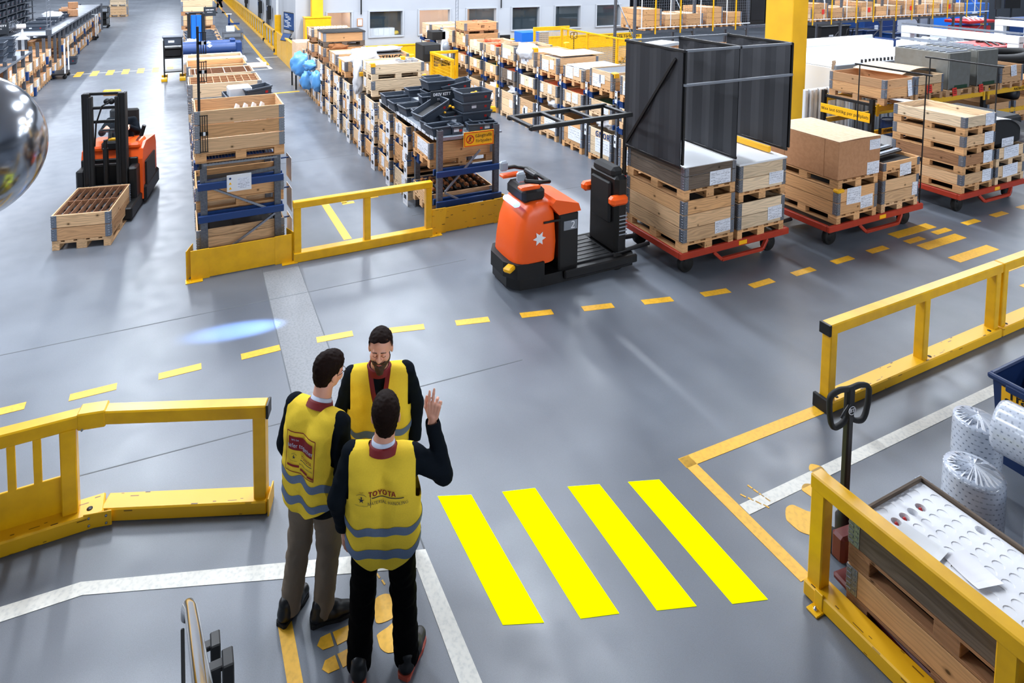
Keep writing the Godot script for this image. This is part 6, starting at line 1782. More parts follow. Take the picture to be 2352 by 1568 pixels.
func front_right() -> void:
	var g := "crates beside the near barrier"
	crate("lower crate by the near barrier, orange-stained board on a rough pallet", g, Vector3(4.5, 0.0, -1.93), [0.2], {"fine": true, "tone": 2, "ptone": 4, "level": 0.9}, PI / 2)
	var c := crate("upper weathered grey crate by the near barrier, filled with white foam", g, Vector3(4.5, 0.346, -1.93), [0.2], {"fine": true, "tone": 5, "ptone": 4, "level": 0.3}, PI / 2)
	c.scale = Vector3.ONE
	var f := thing("foam_tray", "white foam slab with rows of round pockets filling the weathered crate", "foam", Vector3(4.5, 0.66, -1.93))
	# slab as rows of strips round the pockets: a top with real round holes
	var hole := new_st()
	var cell := 0.0905
	var nx := 8
	var nz := 13
	for i in nx:
		for j in nz:
			var c0 := Vector3(-0.362 + cell * (i + 0.5), 0, -0.588 + cell * (j + 0.5))
			var dp := 0.035 if (j == 1 and i < 6) or (i * 7 + j * 5) % 23 == 0 else 0.004
			var ring := []
			var edge := []
			for k in 16:
				var a := TAU * k / 16
				ring.append(c0 + Vector3(cos(a), 0, sin(a)) * 0.033)
				var m := maxf(absf(cos(a)), absf(sin(a)))
				edge.append(c0 + Vector3(cos(a), 0, sin(a)) * (cell * 0.5 / m))
			for k in 16:
				var k2 := (k + 1) % 16
				if k % 4 == 1:
					var cn: Vector3 = c0 + Vector3(signf(edge[k].x - c0.x + edge[k2].x - c0.x), 0, signf(edge[k].z - c0.z + edge[k2].z - c0.z)) * cell * 0.5
				quad(hole, ring[k], ring[k2], edge[k2], edge[k], Vector3.UP)
				quad(hole, ring[k], ring[k2], ring[k2] - Vector3(0, dp, 0), ring[k] - Vector3(0, dp, 0), c0 * 2.0 - ring[k] - ring[k2])
				tri(hole, c0 - Vector3(0, dp, 0), ring[k] - Vector3(0, dp, 0), ring[k2] - Vector3(0, dp, 0), Vector3.UP)
			for q in [0, 4, 8, 12]:
				pass
	part(f, "slab_top", hole, M.foam)
	var sd := new_st()
	add_box(sd, Vector3(0, -0.055, 0), Vector3(0.74, 0.03, 1.14), 0.0)
	for s in [-1.0, 1.0]:
		add_box(sd, Vector3(s * 0.3655, -0.02, 0), Vector3(0.007, 0.04, 1.19), 0.0)
		add_box(sd, Vector3(0, -0.02, s * 0.5905), Vector3(0.738, 0.04, 0.007), 0.0)
	part(f, "slab_side", sd, M.foam)
	for i in 5:
		if i == 3: continue
		var t := thing("red_plug", "small red plug seated in a foam pocket near the crate end", "plug", Vector3(4.5 - 0.362 + cell * (1.5 + i), 0.635, -1.93 - 0.588 + cell * 1.5), 0.0, "red plugs in the white foam")
		var st := new_st()
		add_lathe(st, Vector3.ZERO, [Vector2(0.011, -0.008), Vector2(0.012, 0.012), Vector2(0.008, 0.02), Vector2(0, 0.02)], 10)
		part(t, "cap_top", st, M.red)
		var s2 := new_st()
		add_lathe(s2, Vector3(0.016, -0.003, 0), [Vector2(0.006, -0.008), Vector2(0.006, 0.006), Vector2(0, 0.008)], 8)
		part(t, "pin", s2, M.dark_steel)
	for q in [[4.33, 0.663, -2.22, 0.19, 0.26, 0.12, "blank white paper lying on the foam slab near the red plugs"], [4.44, 0.664, -1.98, 0.19, 0.24, -0.25, "white folded delivery note on the foam slab, one corner lifted"]]:
		var p := thing("paper_sheet", q[6], "paper", Vector3(q[0], q[1], q[2]), q[5])
		var ps := new_st()
		for i in 6:
			var a0: float = -q[4] / 2 + q[4] * i / 6.0
			var a1: float = -q[4] / 2 + q[4] * (i + 1) / 6.0
			var h0 := 0.016 * pow(float(i) / 6.0, 3)
			var h1 := 0.016 * pow(float(i + 1) / 6.0, 3)
			quad(ps, Vector3(-q[3] / 2, h0, a0), Vector3(-q[3] / 2, h1, a1), Vector3(q[3] / 2, h1, a1), Vector3(q[3] / 2, h0, a0), Vector3.UP)
			quad(ps, Vector3(-q[3] / 2, h0 - 0.001, a0), Vector3(-q[3] / 2, h1 - 0.001, a1), Vector3(q[3] / 2, h1 - 0.001, a1), Vector3(q[3] / 2, h0 - 0.001, a0), Vector3.DOWN)
		part(p, "sheet", ps, M.white if q[5] > 0 else M.ink_white)
	jack_handle("pallet jack with a black loop handle standing behind the foam-filled crate", Vector3(4.46, 0, -2.8), -0.12, 1.0)
	# bubble-wrap rolls
	bubble_roll("upright bubble-wrap roll with gathered film on its top", Vector3(5.44, 0, -2.45), 0.19, 0.6, Basis.IDENTITY)
	bubble_roll("bubble-wrap roll lying on its side on top of the others", Vector3(5.86, 0.8, -2.5), 0.2, 1.0, Basis(Vector3.UP, 0.12) * Basis(Vector3.RIGHT, PI / 2))
	bubble_roll("second upright bubble-wrap roll at the frame edge below the lying one", Vector3(5.56, 0, -1.98), 0.19, 0.56, Basis.IDENTITY)
	bubble_roll("upright bubble-wrap roll half hidden behind the lying one", Vector3(6.05, 0, -2.72), 0.17, 0.62, Basis.IDENTITY)
	var b := thing("waste_bin", "dark blue plastic bin with a yellow label beside the bubble-wrap rolls", "bin", Vector3(6.86, 0, -2.44), 0.0)
	var st := new_st()
	var hs := Vector3(0.3, 0.78, 0.42)
	for q in [[Vector3(-1, 0, 1), Vector3(1, 0, 1)], [Vector3(1, 0, 1), Vector3(1, 0, -1)], [Vector3(1, 0, -1), Vector3(-1, 0, -1)], [Vector3(-1, 0, -1), Vector3(-1, 0, 1)]]:
		var p0: Vector3 = Vector3(0.26, 0, 0.36) * q[0]
		var p1: Vector3 = Vector3(0.26, 0, 0.36) * q[1]
		var p2: Vector3 = Vector3(0.31, 0, 0.42) * q[1] + Vector3(0, hs.y, 0)
		var p3: Vector3 = Vector3(0.31, 0, 0.42) * q[0] + Vector3(0, hs.y, 0)
		var n := (p0 + p1).normalized()
		quad(st, p0, p1, p2, p3, n)
		quad(st, p0 - n * 0.012, p1 - n * 0.012, p2 - n * 0.012, p3 - n * 0.012, -n)
	add_box(st, Vector3(0, 0.01, 0), Vector3(0.52, 0.02, 0.72), 0.005)
	part(b, "tub", st, M.blue_bin)
	var rm := new_st()
	for s in [-1.0, 1.0]:
		add_box(rm, Vector3(s * 0.32, 0.775, 0), Vector3(0.04, 0.05, 0.9), 0.015)
		add_box(rm, Vector3(0, 0.775, s * 0.43), Vector3(0.6, 0.05, 0.04), 0.015)
		add_box(rm, Vector3(-0.335, 0.74, s * 0.2), Vector3(0.02, 0.06, 0.22), 0.006)
	part(b, "rim", rm, M.blue_bin)
	var lb := Basis(Vector3.FORWARD, -0.064) * ry(-PI / 2)
	boxp(b, "label_plate", Vector3(-0.306, 0.64, -0.12), Vector3(0.46, 0.17, 0.004), M.sign_yellow, 0.0, lb)
	put(b, "lettering", text_mesh("Trasor", 0.07, 0.003, true), M.ink, Vector3(-0.312, 0.672, -0.16), lb)
	put(b, "lettering", text_mesh("Stycke", 0.07, 0.003, true), M.ink, Vector3(-0.306, 0.598, -0.18), lb)

func bubble_roll(label: String, at: Vector3, r: float, h: float, b: Basis) -> void:
	var o := thing("bubble_wrap_roll", label, "roll", at)
	var st := new_st()
	add_lathe(st, Vector3.ZERO, [Vector2(0, 0), Vector2(r * 0.92, 0), Vector2(r, 0.03), Vector2(r * 1.01, h * 0.5), Vector2(r, h - 0.03), Vector2(r * 0.97, h), Vector2(r * 0.6, h + 0.005), Vector2(0, h + 0.005)], 32, b)
	part(o, "wrap", st, M.bubble)
	var s2 := new_st()
	var gz := RandomNumberGenerator.new()
	gz.seed = int(r * 1000 + h * 100)
	for i in 26:
		var a := TAU * i / 26 + gz.randf() * 0.2
		var d := Vector3(cos(a), 0, sin(a))
		var e := Vector3(cos(a + 0.09), 0, sin(a + 0.09))
		var top := Vector3(0, h + 0.05, 0)
		var m0 := d * r * 0.55 + Vector3(0, h + 0.02 + gz.randf() * 0.02, 0)
		var m1 := e * r * 0.55 + Vector3(0, h + 0.012, 0)
		for q in [[top, m0, m1], [m0, d * r * 1.0 + Vector3(0, h - 0.01, 0), e * r * 1.0 + Vector3(0, h - 0.012, 0)], [m0, e * r + Vector3(0, h - 0.012, 0), m1]]:
			tri(s2, b * q[0], b * q[1], b * q[2], b * Vector3.UP)
	part(o, "gathered_film", s2, M.film)

func handrail() -> void:
	var o := thing("handrail", "polished steel handrail descending towards the floor beside the white line", "handrail", Vector3(0, 0, 0))
	var st := new_st()
	var c := Curve3D.new()
	c.add_point(Vector3(-0.02, 2.02, -2.36), Vector3(0, -0.12, -0.0), Vector3(0.0, 0.09, 0.02))
	c.add_point(Vector3(-0.005, 2.2, -2.2), Vector3(0, -0.06, -0.07), Vector3(0, 0.06, 0.07))
	c.add_point(Vector3(0.02, 3.0, -1.2), Vector3(0, -0.2, -0.25), Vector3.ZERO)
	add_tube(st, Array(c.tessellate(4, 3.0)), 0.021, 18)
	part(o, "tube", st, M.stainless)
	for q in [[0.075, 1.9, -2.35], [0.1, 2.2, -2.0]]:
		boxp(o, "baluster", Vector3(q[0], q[1] / 2, q[2]), Vector3(0.035, q[1], 0.06), M.black, 0.004)
		boxp(o, "bracket", Vector3(q[0] - 0.04, q[1] - 0.02, q[2]), Vector3(0.06, 0.02, 0.03), M.black, 0.003)
	boxp(o, "stringer", Vector3(-0.035, 1.5, -1.85), Vector3(0.012, 0.16, 1.4), M.black, 0.003, Basis(Vector3.RIGHT, 0.75))

func mirror_dome() -> void:
	# the visible arc belongs to a dome about 0.8 m across, hung on a thin rod
	var o := thing("mirror_dome", "large silver convex mirror ball hanging at the edge above the forklift aisle", "mirror", Vector3(-0.99, 3.52, -3.69))
	var st := new_st()
	var prof := []
	for i in 33:
		var a := -PI / 2 + PI * i / 32
		prof.append(Vector2(maxf(cos(a) * 0.368, 0.0), sin(a) * 0.368))
	add_lathe(st, Vector3.ZERO, prof, 64)
	part(o, "ball", st, M.mirror)
	var s2 := new_st()
	add_tube(s2, [Vector3(0, 0.36, 0), Vector3(0, 5.4, 0)], 0.012, 8)
	part(o, "hanging_rod", s2, M.dark_steel)

# ------------------------------------------------------------------ vehicles
func wheel(o: Node3D, at: Vector3, r: float, w: float, b := Basis.IDENTITY) -> void:
	var st := new_st()
	add_lathe(st, Vector3.ZERO, [Vector2(0, -w / 2), Vector2(r * 0.6, -w / 2), Vector2(r * 0.62, -w * 0.4), Vector2(r * 0.9, -w / 2), Vector2(r, -w * 0.35), Vector2(r, w * 0.35), Vector2(r * 0.9, w / 2), Vector2(r * 0.62, w * 0.4), Vector2(r * 0.6, w / 2), Vector2(0, w / 2)], 20, b * Basis(Vector3.RIGHT, PI / 2))
	part(o, "wheel", st, M.rubber, at)

func carts() -> void:
	var spec := [[6.28, 8.45, -6.35, "orange-red tow cart under the black curtained cage, first behind the tractor"], [9.02, 11.42, -6.1, "middle orange-red tow cart carrying the big cardboard box"], [12.4, 14.55, -6.05, "last orange-red tow cart with four stacked crates"]]
	for q in spec:
		var w: float = q[1] - q[0]
		var o := thing("tow_cart", q[3], "cart", Vector3((q[0] + q[1]) / 2, 0, q[2] - 0.65))
		boxp(o, "deck", Vector3(0, 0.34, 0), Vector3(w - 0.1, 0.05, 1.2), M.dark_steel, 0.006)
		for s in [-1.0, 1.0]:
			boxp(o, "side_rim", Vector3(0, 0.33, s * 0.63), Vector3(w, 0.1, 0.05), M.cart_red, 0.01)
			boxp(o, "end_rim", Vector3(s * (w / 2 - 0.03), 0.33, 0), Vector3(0.06, 0.1, 1.22), M.cart_red, 0.01)
			var st := new_st()
			add_bar(st, Vector3(-0.45, 0.28, s * 0.63), Vector3(-0.32, 0.16, s * 0.66), 0.05, 0.05, 0.006)
			add_bar(st, Vector3(-0.32, 0.16, s * 0.66), Vector3(0.5, 0.16, s * 0.66), 0.05, 0.05, 0.006)
			add_bar(st, Vector3(0.5, 0.16, s * 0.66), Vector3(0.63, 0.28, s * 0.63), 0.05, 0.05, 0.006)
			part(o, "step_bar", st, M.cart_red)
			for sz in [-1.0, 1.0]:
				wheel(o, Vector3(s * (w / 2 - 0.25), 0.13, sz * 0.48), 0.13, 0.08)
				boxp(o, "wheel_fork", Vector3(s * (w / 2 - 0.25), 0.24, sz * 0.48), Vector3(0.14, 0.12, 0.12), M.dark_steel, 0.01)
		boxp(o, "yellow_plate", Vector3(0.1, 0.335, 0.657), Vector3(0.16, 0.06, 0.006), M.sign_yellow, 0.0)
		var tb := new_st()
		add_tube(tb, [Vector3(-w / 2, 0.26, 0), Vector3(-w / 2 - 0.35, 0.24, 0), Vector3(-w / 2 - 0.62, 0.22, 0)], 0.03, 8)
		part(o, "tow_bar", tb, M.dark_steel)
	# cage on the first cart
	var c := thing("curtain_cage", "tall black cage with three hanging dark curtains on the first cart", "cage", Vector3(7.35, 0, -7.0))
	for x in [-1.07, 1.04]:
		for z in [-0.58, 0.62]:
			if z < 0:
				boxp(c, "post", Vector3(x, 1.8, z), Vector3(0.04, 2.9, 0.04), M.black, 0.004)
			else:
				boxp(c, "post", Vector3(x, 2.43, z), Vector3(0.035, 1.6, 0.035), M.black, 0.004)
	for q in [[-1.1, 0], [-0.04, 1], [1.02, 2]]:
		var st := new_st()
		var n := 14
		for i in n:
			var z0 := -0.58 + 1.2 * i / n
			var z1 := -0.58 + 1.2 * (i + 1) / n
			var x0: float = q[0] + 0.014 * sin(i * 1.3)
			var x1: float = q[0] + 0.014 * sin((i + 1) * 1.3)
			for e in [-0.006, 0.006]:
				quad(st, Vector3(x0 + e, 1.62, z0), Vector3(x1 + e, 1.62, z1), Vector3(x1 + e, 3.2, z1), Vector3(x0 + e, 3.2, z0), Vector3(e, 0, 0))
		part(c, "curtain", st, M.curtain)
		boxp(c, "hem_bar", Vector3(q[0], 1.6, 0.02), Vector3(0.03, 0.04, 1.2), M.black, 0.004)
		boxp(c, "top_bar", Vector3(q[0], 3.22, 0.02), Vector3(0.04, 0.04, 1.24), M.black, 0.004)
	for q in [[3.22, 0.62], [2.75, 0.64], [3.22, -0.58]]:
		boxp(c, "cross_bar", Vector3(-0.03, q[0], q[1]), Vector3(2.14, 0.035, 0.035), M.painted_grey, 0.004)
	boxp(c, "hazard_label", Vector3(0.86, 1.57, 0.1), Vector3(0.05, 0.09, 0.7), M.sign_yellow, 0.004)
	boxp(c, "white_tray", Vector3(-0.75, 3.2, -0.2), Vector3(0.5, 0.05, 0.3), M.white, 0.006, ry(0.3))
	boxp(c, "brace", Vector3(-1.125, 2.38, 0), Vector3(0.03, 1.75, 0.04), M.black, 0.003, Basis(Vector3.RIGHT, 0.6))
	var g := "crates on the tow carts"
	var W := 0.97
	var base := 0.37
	crate("lowest crate of the first cart's stack nearest the tractor, three collars high", g, Vector3(6.8, base, -6.96), [0.2, 0.2, 0.2], {"w": W, "fine": true, "tone": 1, "papers": [["w", 0.26, 0.28, 0.3, 0.18]]}, PI / 2)
	crate("grey upper crate with a white sheet on the first cart", g, Vector3(6.8, base + 0.75, -6.96), [0.2, 0.12], {"w": W, "fine": true, "tone": 5, "ptone": 2, "level": 1.0, "fill": "white", "papers": [["w", 0.18, 0.26, 0.4, 0.2]]}, PI / 2)
	crate("lower pale crate at the rear of the first cart, labelled at a corner", g, Vector3(7.85, base, -6.96), [0.2, 0.2], {"w": W, "fine": true, "tone": 7, "ptone": 2, "papers": [["w", 0.28, 0.3, 0.3, 0.2]]}, PI / 2)
	crate("upper pale crate under a white lid at the rear of the first cart", g, Vector3(7.85, base + 0.56, -6.96), [0.2, 0.2], {"w": W, "fine": true, "tone": 7, "ptone": 2, "level": 1.0, "fill": "cardboard_pale", "papers": [["w", 0.28, 0.28, 0.3, 0.18]]}, PI / 2)
	var wl := thing("cover_board", "white board lying on the upper pale crate below the curtains", "lid", Vector3(7.85, base + 1.12, -6.96))
	boxp(wl, "board", Vector3.ZERO, Vector3(1.0, 0.03, 1.22), M.white, 0.004)
	crate("lower two-collar crate with two papers below the big cardboard box", g, Vector3(9.7, base, -6.72), [0.2, 0.2], {"w": W, "fine": true, "tone": 2, "papers": [["w", -0.1, 0.42, 0.34, 0.26], ["w", 0.22, 0.28, 0.3, 0.2]]}, PI / 2)
	crate("pallet carrying the big cardboard box on the middle cart", g, Vector3(9.7, base + 0.55, -6.72), [], {"w": W, "fine": true, "tone": 2}, PI / 2)
	var cb := thing("cardboard_box", "big brown cardboard box with a loose lid on the middle cart", "box", Vector3(9.72, base + 0.7, -6.74))
	boxp(cb, "carton", Vector3(0, 0.3, 0), Vector3(1.02, 0.6, 1.22), M.cardboard, 0.008)
	for s in [-1.0, 1.0]:
		boxp(cb, "flap", Vector3(s * 0.256, 0.612, 0), Vector3(0.508, 0.008, 1.22), M.cardboard_pale, 0.002, Basis(Vector3.BACK, s * -0.02))
		boxp(cb, "edge_tape", Vector3(-0.512, 0.3, s * 0.35), Vector3(0.004, 0.6, 0.05), M.cardboard, 0.0)
	put(cb, "label_sheet", box_mesh(Vector3(0.26, 0.16, 0.003), 0.0), M.paper1, Vector3(0.36, 0.48, 0.613))
	put(cb, "label_sheet", box_mesh(Vector3(0.3, 0.2, 0.003), 0.0), M.paper2, Vector3(0.34, 0.1, 0.613))
	crate("lower two-collar crate on the middle cart beside the cardboard box", g, Vector3(10.8, base, -6.72), [0.2, 0.2], {"w": W, "fine": true, "tone": 1, "papers": [["w", 0.38, 0.3, 0.14, 0.22]]}, PI / 2)
	crate("shallow pallet load of black and silver trim on the middle cart", g, Vector3(10.8, base + 0.55, -6.72), [0.14], {"w": W, "fine": true, "tone": 2, "level": 0.6, "papers": [["w", 0.1, 0.12, 0.3, 0.2]]}, PI / 2)
	for i in 5:
		var p := thing("trim_strip", "black and silver trim strip lying across the middle cart's rear load", "strip", Vector3(10.8, base + 0.86 + 0.012 * (i % 2), -6.4 - 0.15 * i), 0.1, "trim strips on the middle cart")
		boxp(p, "core", Vector3.ZERO, Vector3(0.9, 0.03, 0.12), M.black, 0.006)
		boxp(p, "silver_edge", Vector3(0, 0.02, 0), Vector3(0.88, 0.02, 0.06), M.galvanised, 0.006)
	var yb := thing("corner_cap", "yellow corner caps on the middle cart's lower crate", "cap", Vector3(9.25, base + 0.54, -6.13))
	boxp(yb, "cap_plate", Vector3.ZERO, Vector3(0.16, 0.06, 0.1), M.yellow_plastic, 0.02)
	for i in 4:
		var op := {"w": W, "fine": true, "tone": [1, 4, 2, 7][i], "ptone": 2, "level": 0.4, "papers": [["w", 0.28, 0.25, 0.28, 0.22]]}
		if i == 3:
			op.fill = "cardboard_pale"
		crate("%s crate of the four stacked on the last cart" % ["lowest", "second lowest", "third", "open topmost"][i], g, Vector3(12.98, base + i * 0.345, -6.68), [0.2], op, PI / 2)
	for i in 2:
		crate("%s crate with white papers at the rear of the last cart" % ["lower", "upper"][i], g, Vector3(14.05, base + i * 0.345, -6.68), [0.2], {"w": W, "fine": true, "tone": 0, "papers": [["w", 0.0, 0.24, 0.5, 0.22]]}, PI / 2)
	var bw := thing("wrapped_load", "black wrapped block under the curved white sheet on the last cart", "load", Vector3(14.05, base + 0.7, -6.7))
	boxp(bw, "block", Vector3(0, 0.26, 0), Vector3(0.94, 0.52, 1.1), M.black_soft, 0.04)
	put(bw, "label_sheet", box_mesh(Vector3(0.4, 0.26, 0.004), 0.0), M.paper0, Vector3(0, 0.0, 0.556))
	var cv := thing("white_cover", "curved white sheet bowed over the rear load of the last cart", "cover", Vector3(13.95, base + 1.25, -7.0))
	var st := new_st()
	var n := 12
	for i in n:
		var a0 := PI * 0.5 * (float(i) / n)
		var a1 := PI * 0.5 * (float(i + 1) / n)
		var p0 := Vector3(-0.55 + sin(a0) * 1.1, 0.0 - (1.0 - cos(a0)) * 0.35, 0)
		var p1 := Vector3(-0.55 + sin(a1) * 1.1, 0.0 - (1.0 - cos(a1)) * 0.35, 0)
		for e in [0.0, -0.01]:
			quad(st, p0 + Vector3(0, e, 0.95), p1 + Vector3(0, e, 0.95), p1 + Vector3(0, e, -0.9), p0 + Vector3(0, e, -0.9), Vector3.UP if e == 0.0 else Vector3.DOWN)
	part(cv, "sheet", st, M.white)
	for k in 2:
		var xr := thing("roof_bar", ["thin dark bar on two posts over the middle cart", "second thin dark bar on two posts over the last cart"][k], "bar", Vector3([11.38, 13.55][k], 0.37, -6.7))
		for z in [-0.56, 0.56]:
			boxp(xr, "post", Vector3(0, 1.1, z), Vector3(0.016, 2.2, 0.016), M.black, 0.002)
		boxp(xr, "long_bar", Vector3(0, 2.2, 0), Vector3(0.025, 0.03, 1.3), M.black, 0.003)

func tow_tractor() -> void:
	var o := thing("tow_tractor", "orange and black stand-on tow tractor leading the train of carts", "tractor", Vector3(4.95, 0, -7.3))
	var zf := 0.36
	# black chassis with rounded nose
	var ch := PackedVector2Array()
	for q in [[-1.02, -0.2], [-0.9, -0.36], [-0.6, -0.4], [0.95, -0.4], [1.0, -0.34], [1.0, 0.34], [0.95, 0.4], [-0.6, 0.4], [-0.9, 0.36], [-1.02, 0.2]]:
		ch.append(Vector2(q[0], q[1]))
	var st := new_st()
	add_prism(st, ch, Vector3(0, 0.05, 0), Vector3.RIGHT, Vector3.BACK, Vector3.UP * 0.16)
	part(o, "chassis", st, M.black)
	var bm := PackedVector2Array()
	for q in [[-1.06, -0.18], [-0.94, -0.36], [-0.55, -0.41], [-0.55, 0.41], [-0.94, 0.36], [-1.06, 0.18]]:
		bm.append(Vector2(q[0], q[1]))
	st = new_st()
	add_prism(st, bm, Vector3(0, 0.2, 0), Vector3.RIGHT, Vector3.BACK, Vector3.UP * 0.2)
	part(o, "bumper", st, M.black_soft)
	boxp(o, "bumper_pad", Vector3(-1.02, 0.36, 0.3), Vector3(0.2, 0.07, 0.12), M.yellow_plastic, 0.02, ry(0.6))
	# orange cowl: loft of rounded sections leaning back
	st = new_st()
	st.set_smooth_group(0)
	var secs := [[0.36, -0.98, -0.28, 0.38], [0.6, -0.96, -0.26, 0.38], [0.85, -0.92, -0.28, 0.37], [1.02, -0.86, -0.3, 0.35], [1.14, -0.78, -0.34, 0.32], [1.18, -0.7, -0.4, 0.28]]
	var rings := []
	for s in secs:
		var ring := []
		for k in 24:
			var a := TAU * k / 24
			var cx: float = (s[1] + s[2]) / 2
			var rx: float = (s[2] - s[1]) / 2
			ring.append(Vector3(cx + signf(cos(a)) * pow(absf(cos(a)), 0.55) * rx, s[0], signf(sin(a)) * pow(absf(sin(a)), 0.55) * s[3]))
		rings.append(ring)
	for i in secs.size() - 1:
		for k in 24:
			var k2 := (k + 1) % 24
			quad(st, rings[i][k], rings[i][k2], rings[i + 1][k2], rings[i + 1][k], rings[i][k] - Vector3(-0.62, rings[i][k].y, 0))
	for k in 24:
		tri(st, Vector3(-0.55, 1.19, 0), rings[5][k], rings[5][(k + 1) % 24], Vector3.UP)
	part(o, "cowl", st, M.orange)
	st = new_st()
	add_prism(st, PackedVector2Array([Vector2(-0.42, 1.12), Vector2(-0.35, 1.2), Vector2(0.02, 1.1), Vector2(0.06, 0.99), Vector2(-0.3, 0.98)]), Vector3(0, 0, -0.36), Vector3.RIGHT, Vector3.UP, Vector3.BACK * 0.72)
	part(o, "hood", st, M.orange)
	boxp(o, "battery_box", Vector3(-0.14, 0.58, 0), Vector3(0.32, 0.82, 0.74), M.black, 0.02)
	boxp(o, "number_plate", Vector3(-0.12, 0.82, 0.374), Vector3(0.22, 0.13, 0.006), M.painted_grey, 0.003)
	put(o, "lettering", text_mesh("2", 0.1, 0.003), M.ink_white, Vector3(-0.08, 0.82, 0.379))
	boxp(o, "cowl_seam", Vector3(-0.42, 0.92, 0.372), Vector3(0.26, 0.03, 0.01), M.black, 0.003)
	var em := new_st()
	var star := PackedVector2Array()
	for i in 12:
		var a := TAU * i / 12
		star.append(Vector2(cos(a), sin(a)) * (0.1 if i % 2 == 0 else 0.05))
	add_prism(em, star, Vector3(-0.62, 0.72, 0.378), Vector3.RIGHT, Vector3.UP, Vector3.BACK * 0.006)
	part(o, "white_emblem", em, M.ink_white)
	# steering head
	boxp(o, "console", Vector3(-0.62, 1.26, 0), Vector3(0.36, 0.2, 0.5), M.black_soft, 0.05)
	boxp(o, "console_screen", Vector3(-0.52, 1.42, 0.0), Vector3(0.06, 0.2, 0.3), M.dark_steel, 0.02, Basis(Vector3.BACK, 0.4))
	st = new_st()
	add_tube(st, [Vector3(-0.8, 1.5, 0.28), Vector3(-0.62, 1.48, 0.34), Vector3(-0.42, 1.44, 0.28), Vector3(-0.42, 1.44, -0.28), Vector3(-0.62, 1.48, -0.34), Vector3(-0.8, 1.5, -0.28)], 0.03, 8)
	part(o, "handlebar", st, M.black)
	for s in [-1.0, 1.0]:
		boxp(o, "grip_guard", Vector3(-0.72, 1.4, s * 0.26), Vector3(0.3, 0.05, 0.12), M.orange, 0.02)
		boxp(o, "mirror_plate", Vector3(-0.84, 1.55, s * 0.24), Vector3(0.12, 0.14, 0.08), M.grey_panel, 0.03)
	var em2 := mat("head_lamp_glow", Color(0.8, 0.88, 1.0), 0.3)
	em2.emission_enabled = true
	em2.emission = Color(0.45, 0.62, 1.0)
	em2.emission_energy_multiplier = 2.5
	boxp(o, "blue_lamp", Vector3(-0.9, 1.18, 0.1), Vector3(0.1, 0.07, 0.34), em2, 0.02)
	var sp := SpotLight3D.new()
	sp.name = "blue_spot_light"
	sp.light_color = Color(0.55, 0.72, 1.0)
	sp.light_energy = 450.0
	sp.spot_angle = 3.4
	sp.spot_angle_attenuation = 1.0
	sp.spot_range = 40.0
	sp.shadow_enabled = true
	sp.light_size = 0.03
	o.add_child(sp)
	sp.position = Vector3(-1.0, 1.2, 0.1)
	sp.look_at_from_position(sp.global_position, Vector3(0.58, 0.0, -7.6), Vector3.UP)
	# platform, backrest, tow end
	boxp(o, "platform", Vector3(0.33, 0.22, 0), Vector3(0.66, 0.03, 0.66), M.dark_steel, 0.006)
	for i in 6:
		boxp(o, "platform_rib", Vector3(0.33, 0.238, -0.25 + i * 0.1), Vector3(0.6, 0.01, 0.04), M.black, 0.003)
	for s in [-1.0, 1.0]:
		boxp(o, "side_step", Vector3(0.38, 0.16, s * 0.42), Vector3(1.25, 0.12, 0.06), M.black, 0.02)
	boxp(o, "backrest", Vector3(0.8, 0.78, 0), Vector3(0.22, 1.15, 0.66), M.black, 0.05)
	boxp(o, "back_cushion", Vector3(0.67, 0.95, 0), Vector3(0.06, 0.6, 0.44), M.black_soft, 0.03)
	boxp(o, "upper_pad", Vector3(0.78, 1.38, 0), Vector3(0.2, 0.16, 0.5), M.black_soft, 0.05)
	for s in [-1.0, 1.0]:
		boxp(o, "side_pad", Vector3(0.72, 1.02, s * 0.33), Vector3(0.3, 0.14, 0.14), M.orange, 0.04)
	boxp(o, "rear_lamp_panel", Vector3(0.92, 1.2, 0.1), Vector3(0.02, 0.24, 0.3), M.red, 0.006)
	for i in 6:
		boxp(o, "vent_slot", Vector3(0.82, 0.5 + i * 0.055, 0.333), Vector3(0.14, 0.016, 0.006), M.grey_panel, 0.0)
	st = new_st()
	add_tube(st, [Vector3(0.9, 0.28, 0), Vector3(1.15, 0.26, 0), Vector3(1.35, 0.25, 0)], 0.035, 8)
	part(o, "tow_hook", st, M.dark_steel)
	for s in [-1.0, 1.0]:
		wheel(o, Vector3(0.72, 0.12, s * 0.32), 0.12, 0.1)
	wheel(o, Vector3(-0.6, 0.11, 0), 0.11, 0.12)
	# overhead frame on posts from the backrest
	for s in [-1.0, 1.0]:
		boxp(o, "roof_post", Vector3(0.86, 1.8, s * 0.26), Vector3(0.03, 0.86, 0.03), M.black, 0.003)
		st = new_st()
		add_bar(st, Vector3(-0.75, 2.21, s * 0.3), Vector3(0.95, 2.24, s * 0.3), 0.07, 0.06, 0.008)
		part(o, "roof_bar", st, M.black)
	for x in [-0.72, -0.2, 0.3, 0.92]:
		boxp(o, "roof_cross_bar", Vector3(x, 2.23, 0), Vector3(0.06, 0.04, 0.6), M.dark_steel, 0.004)

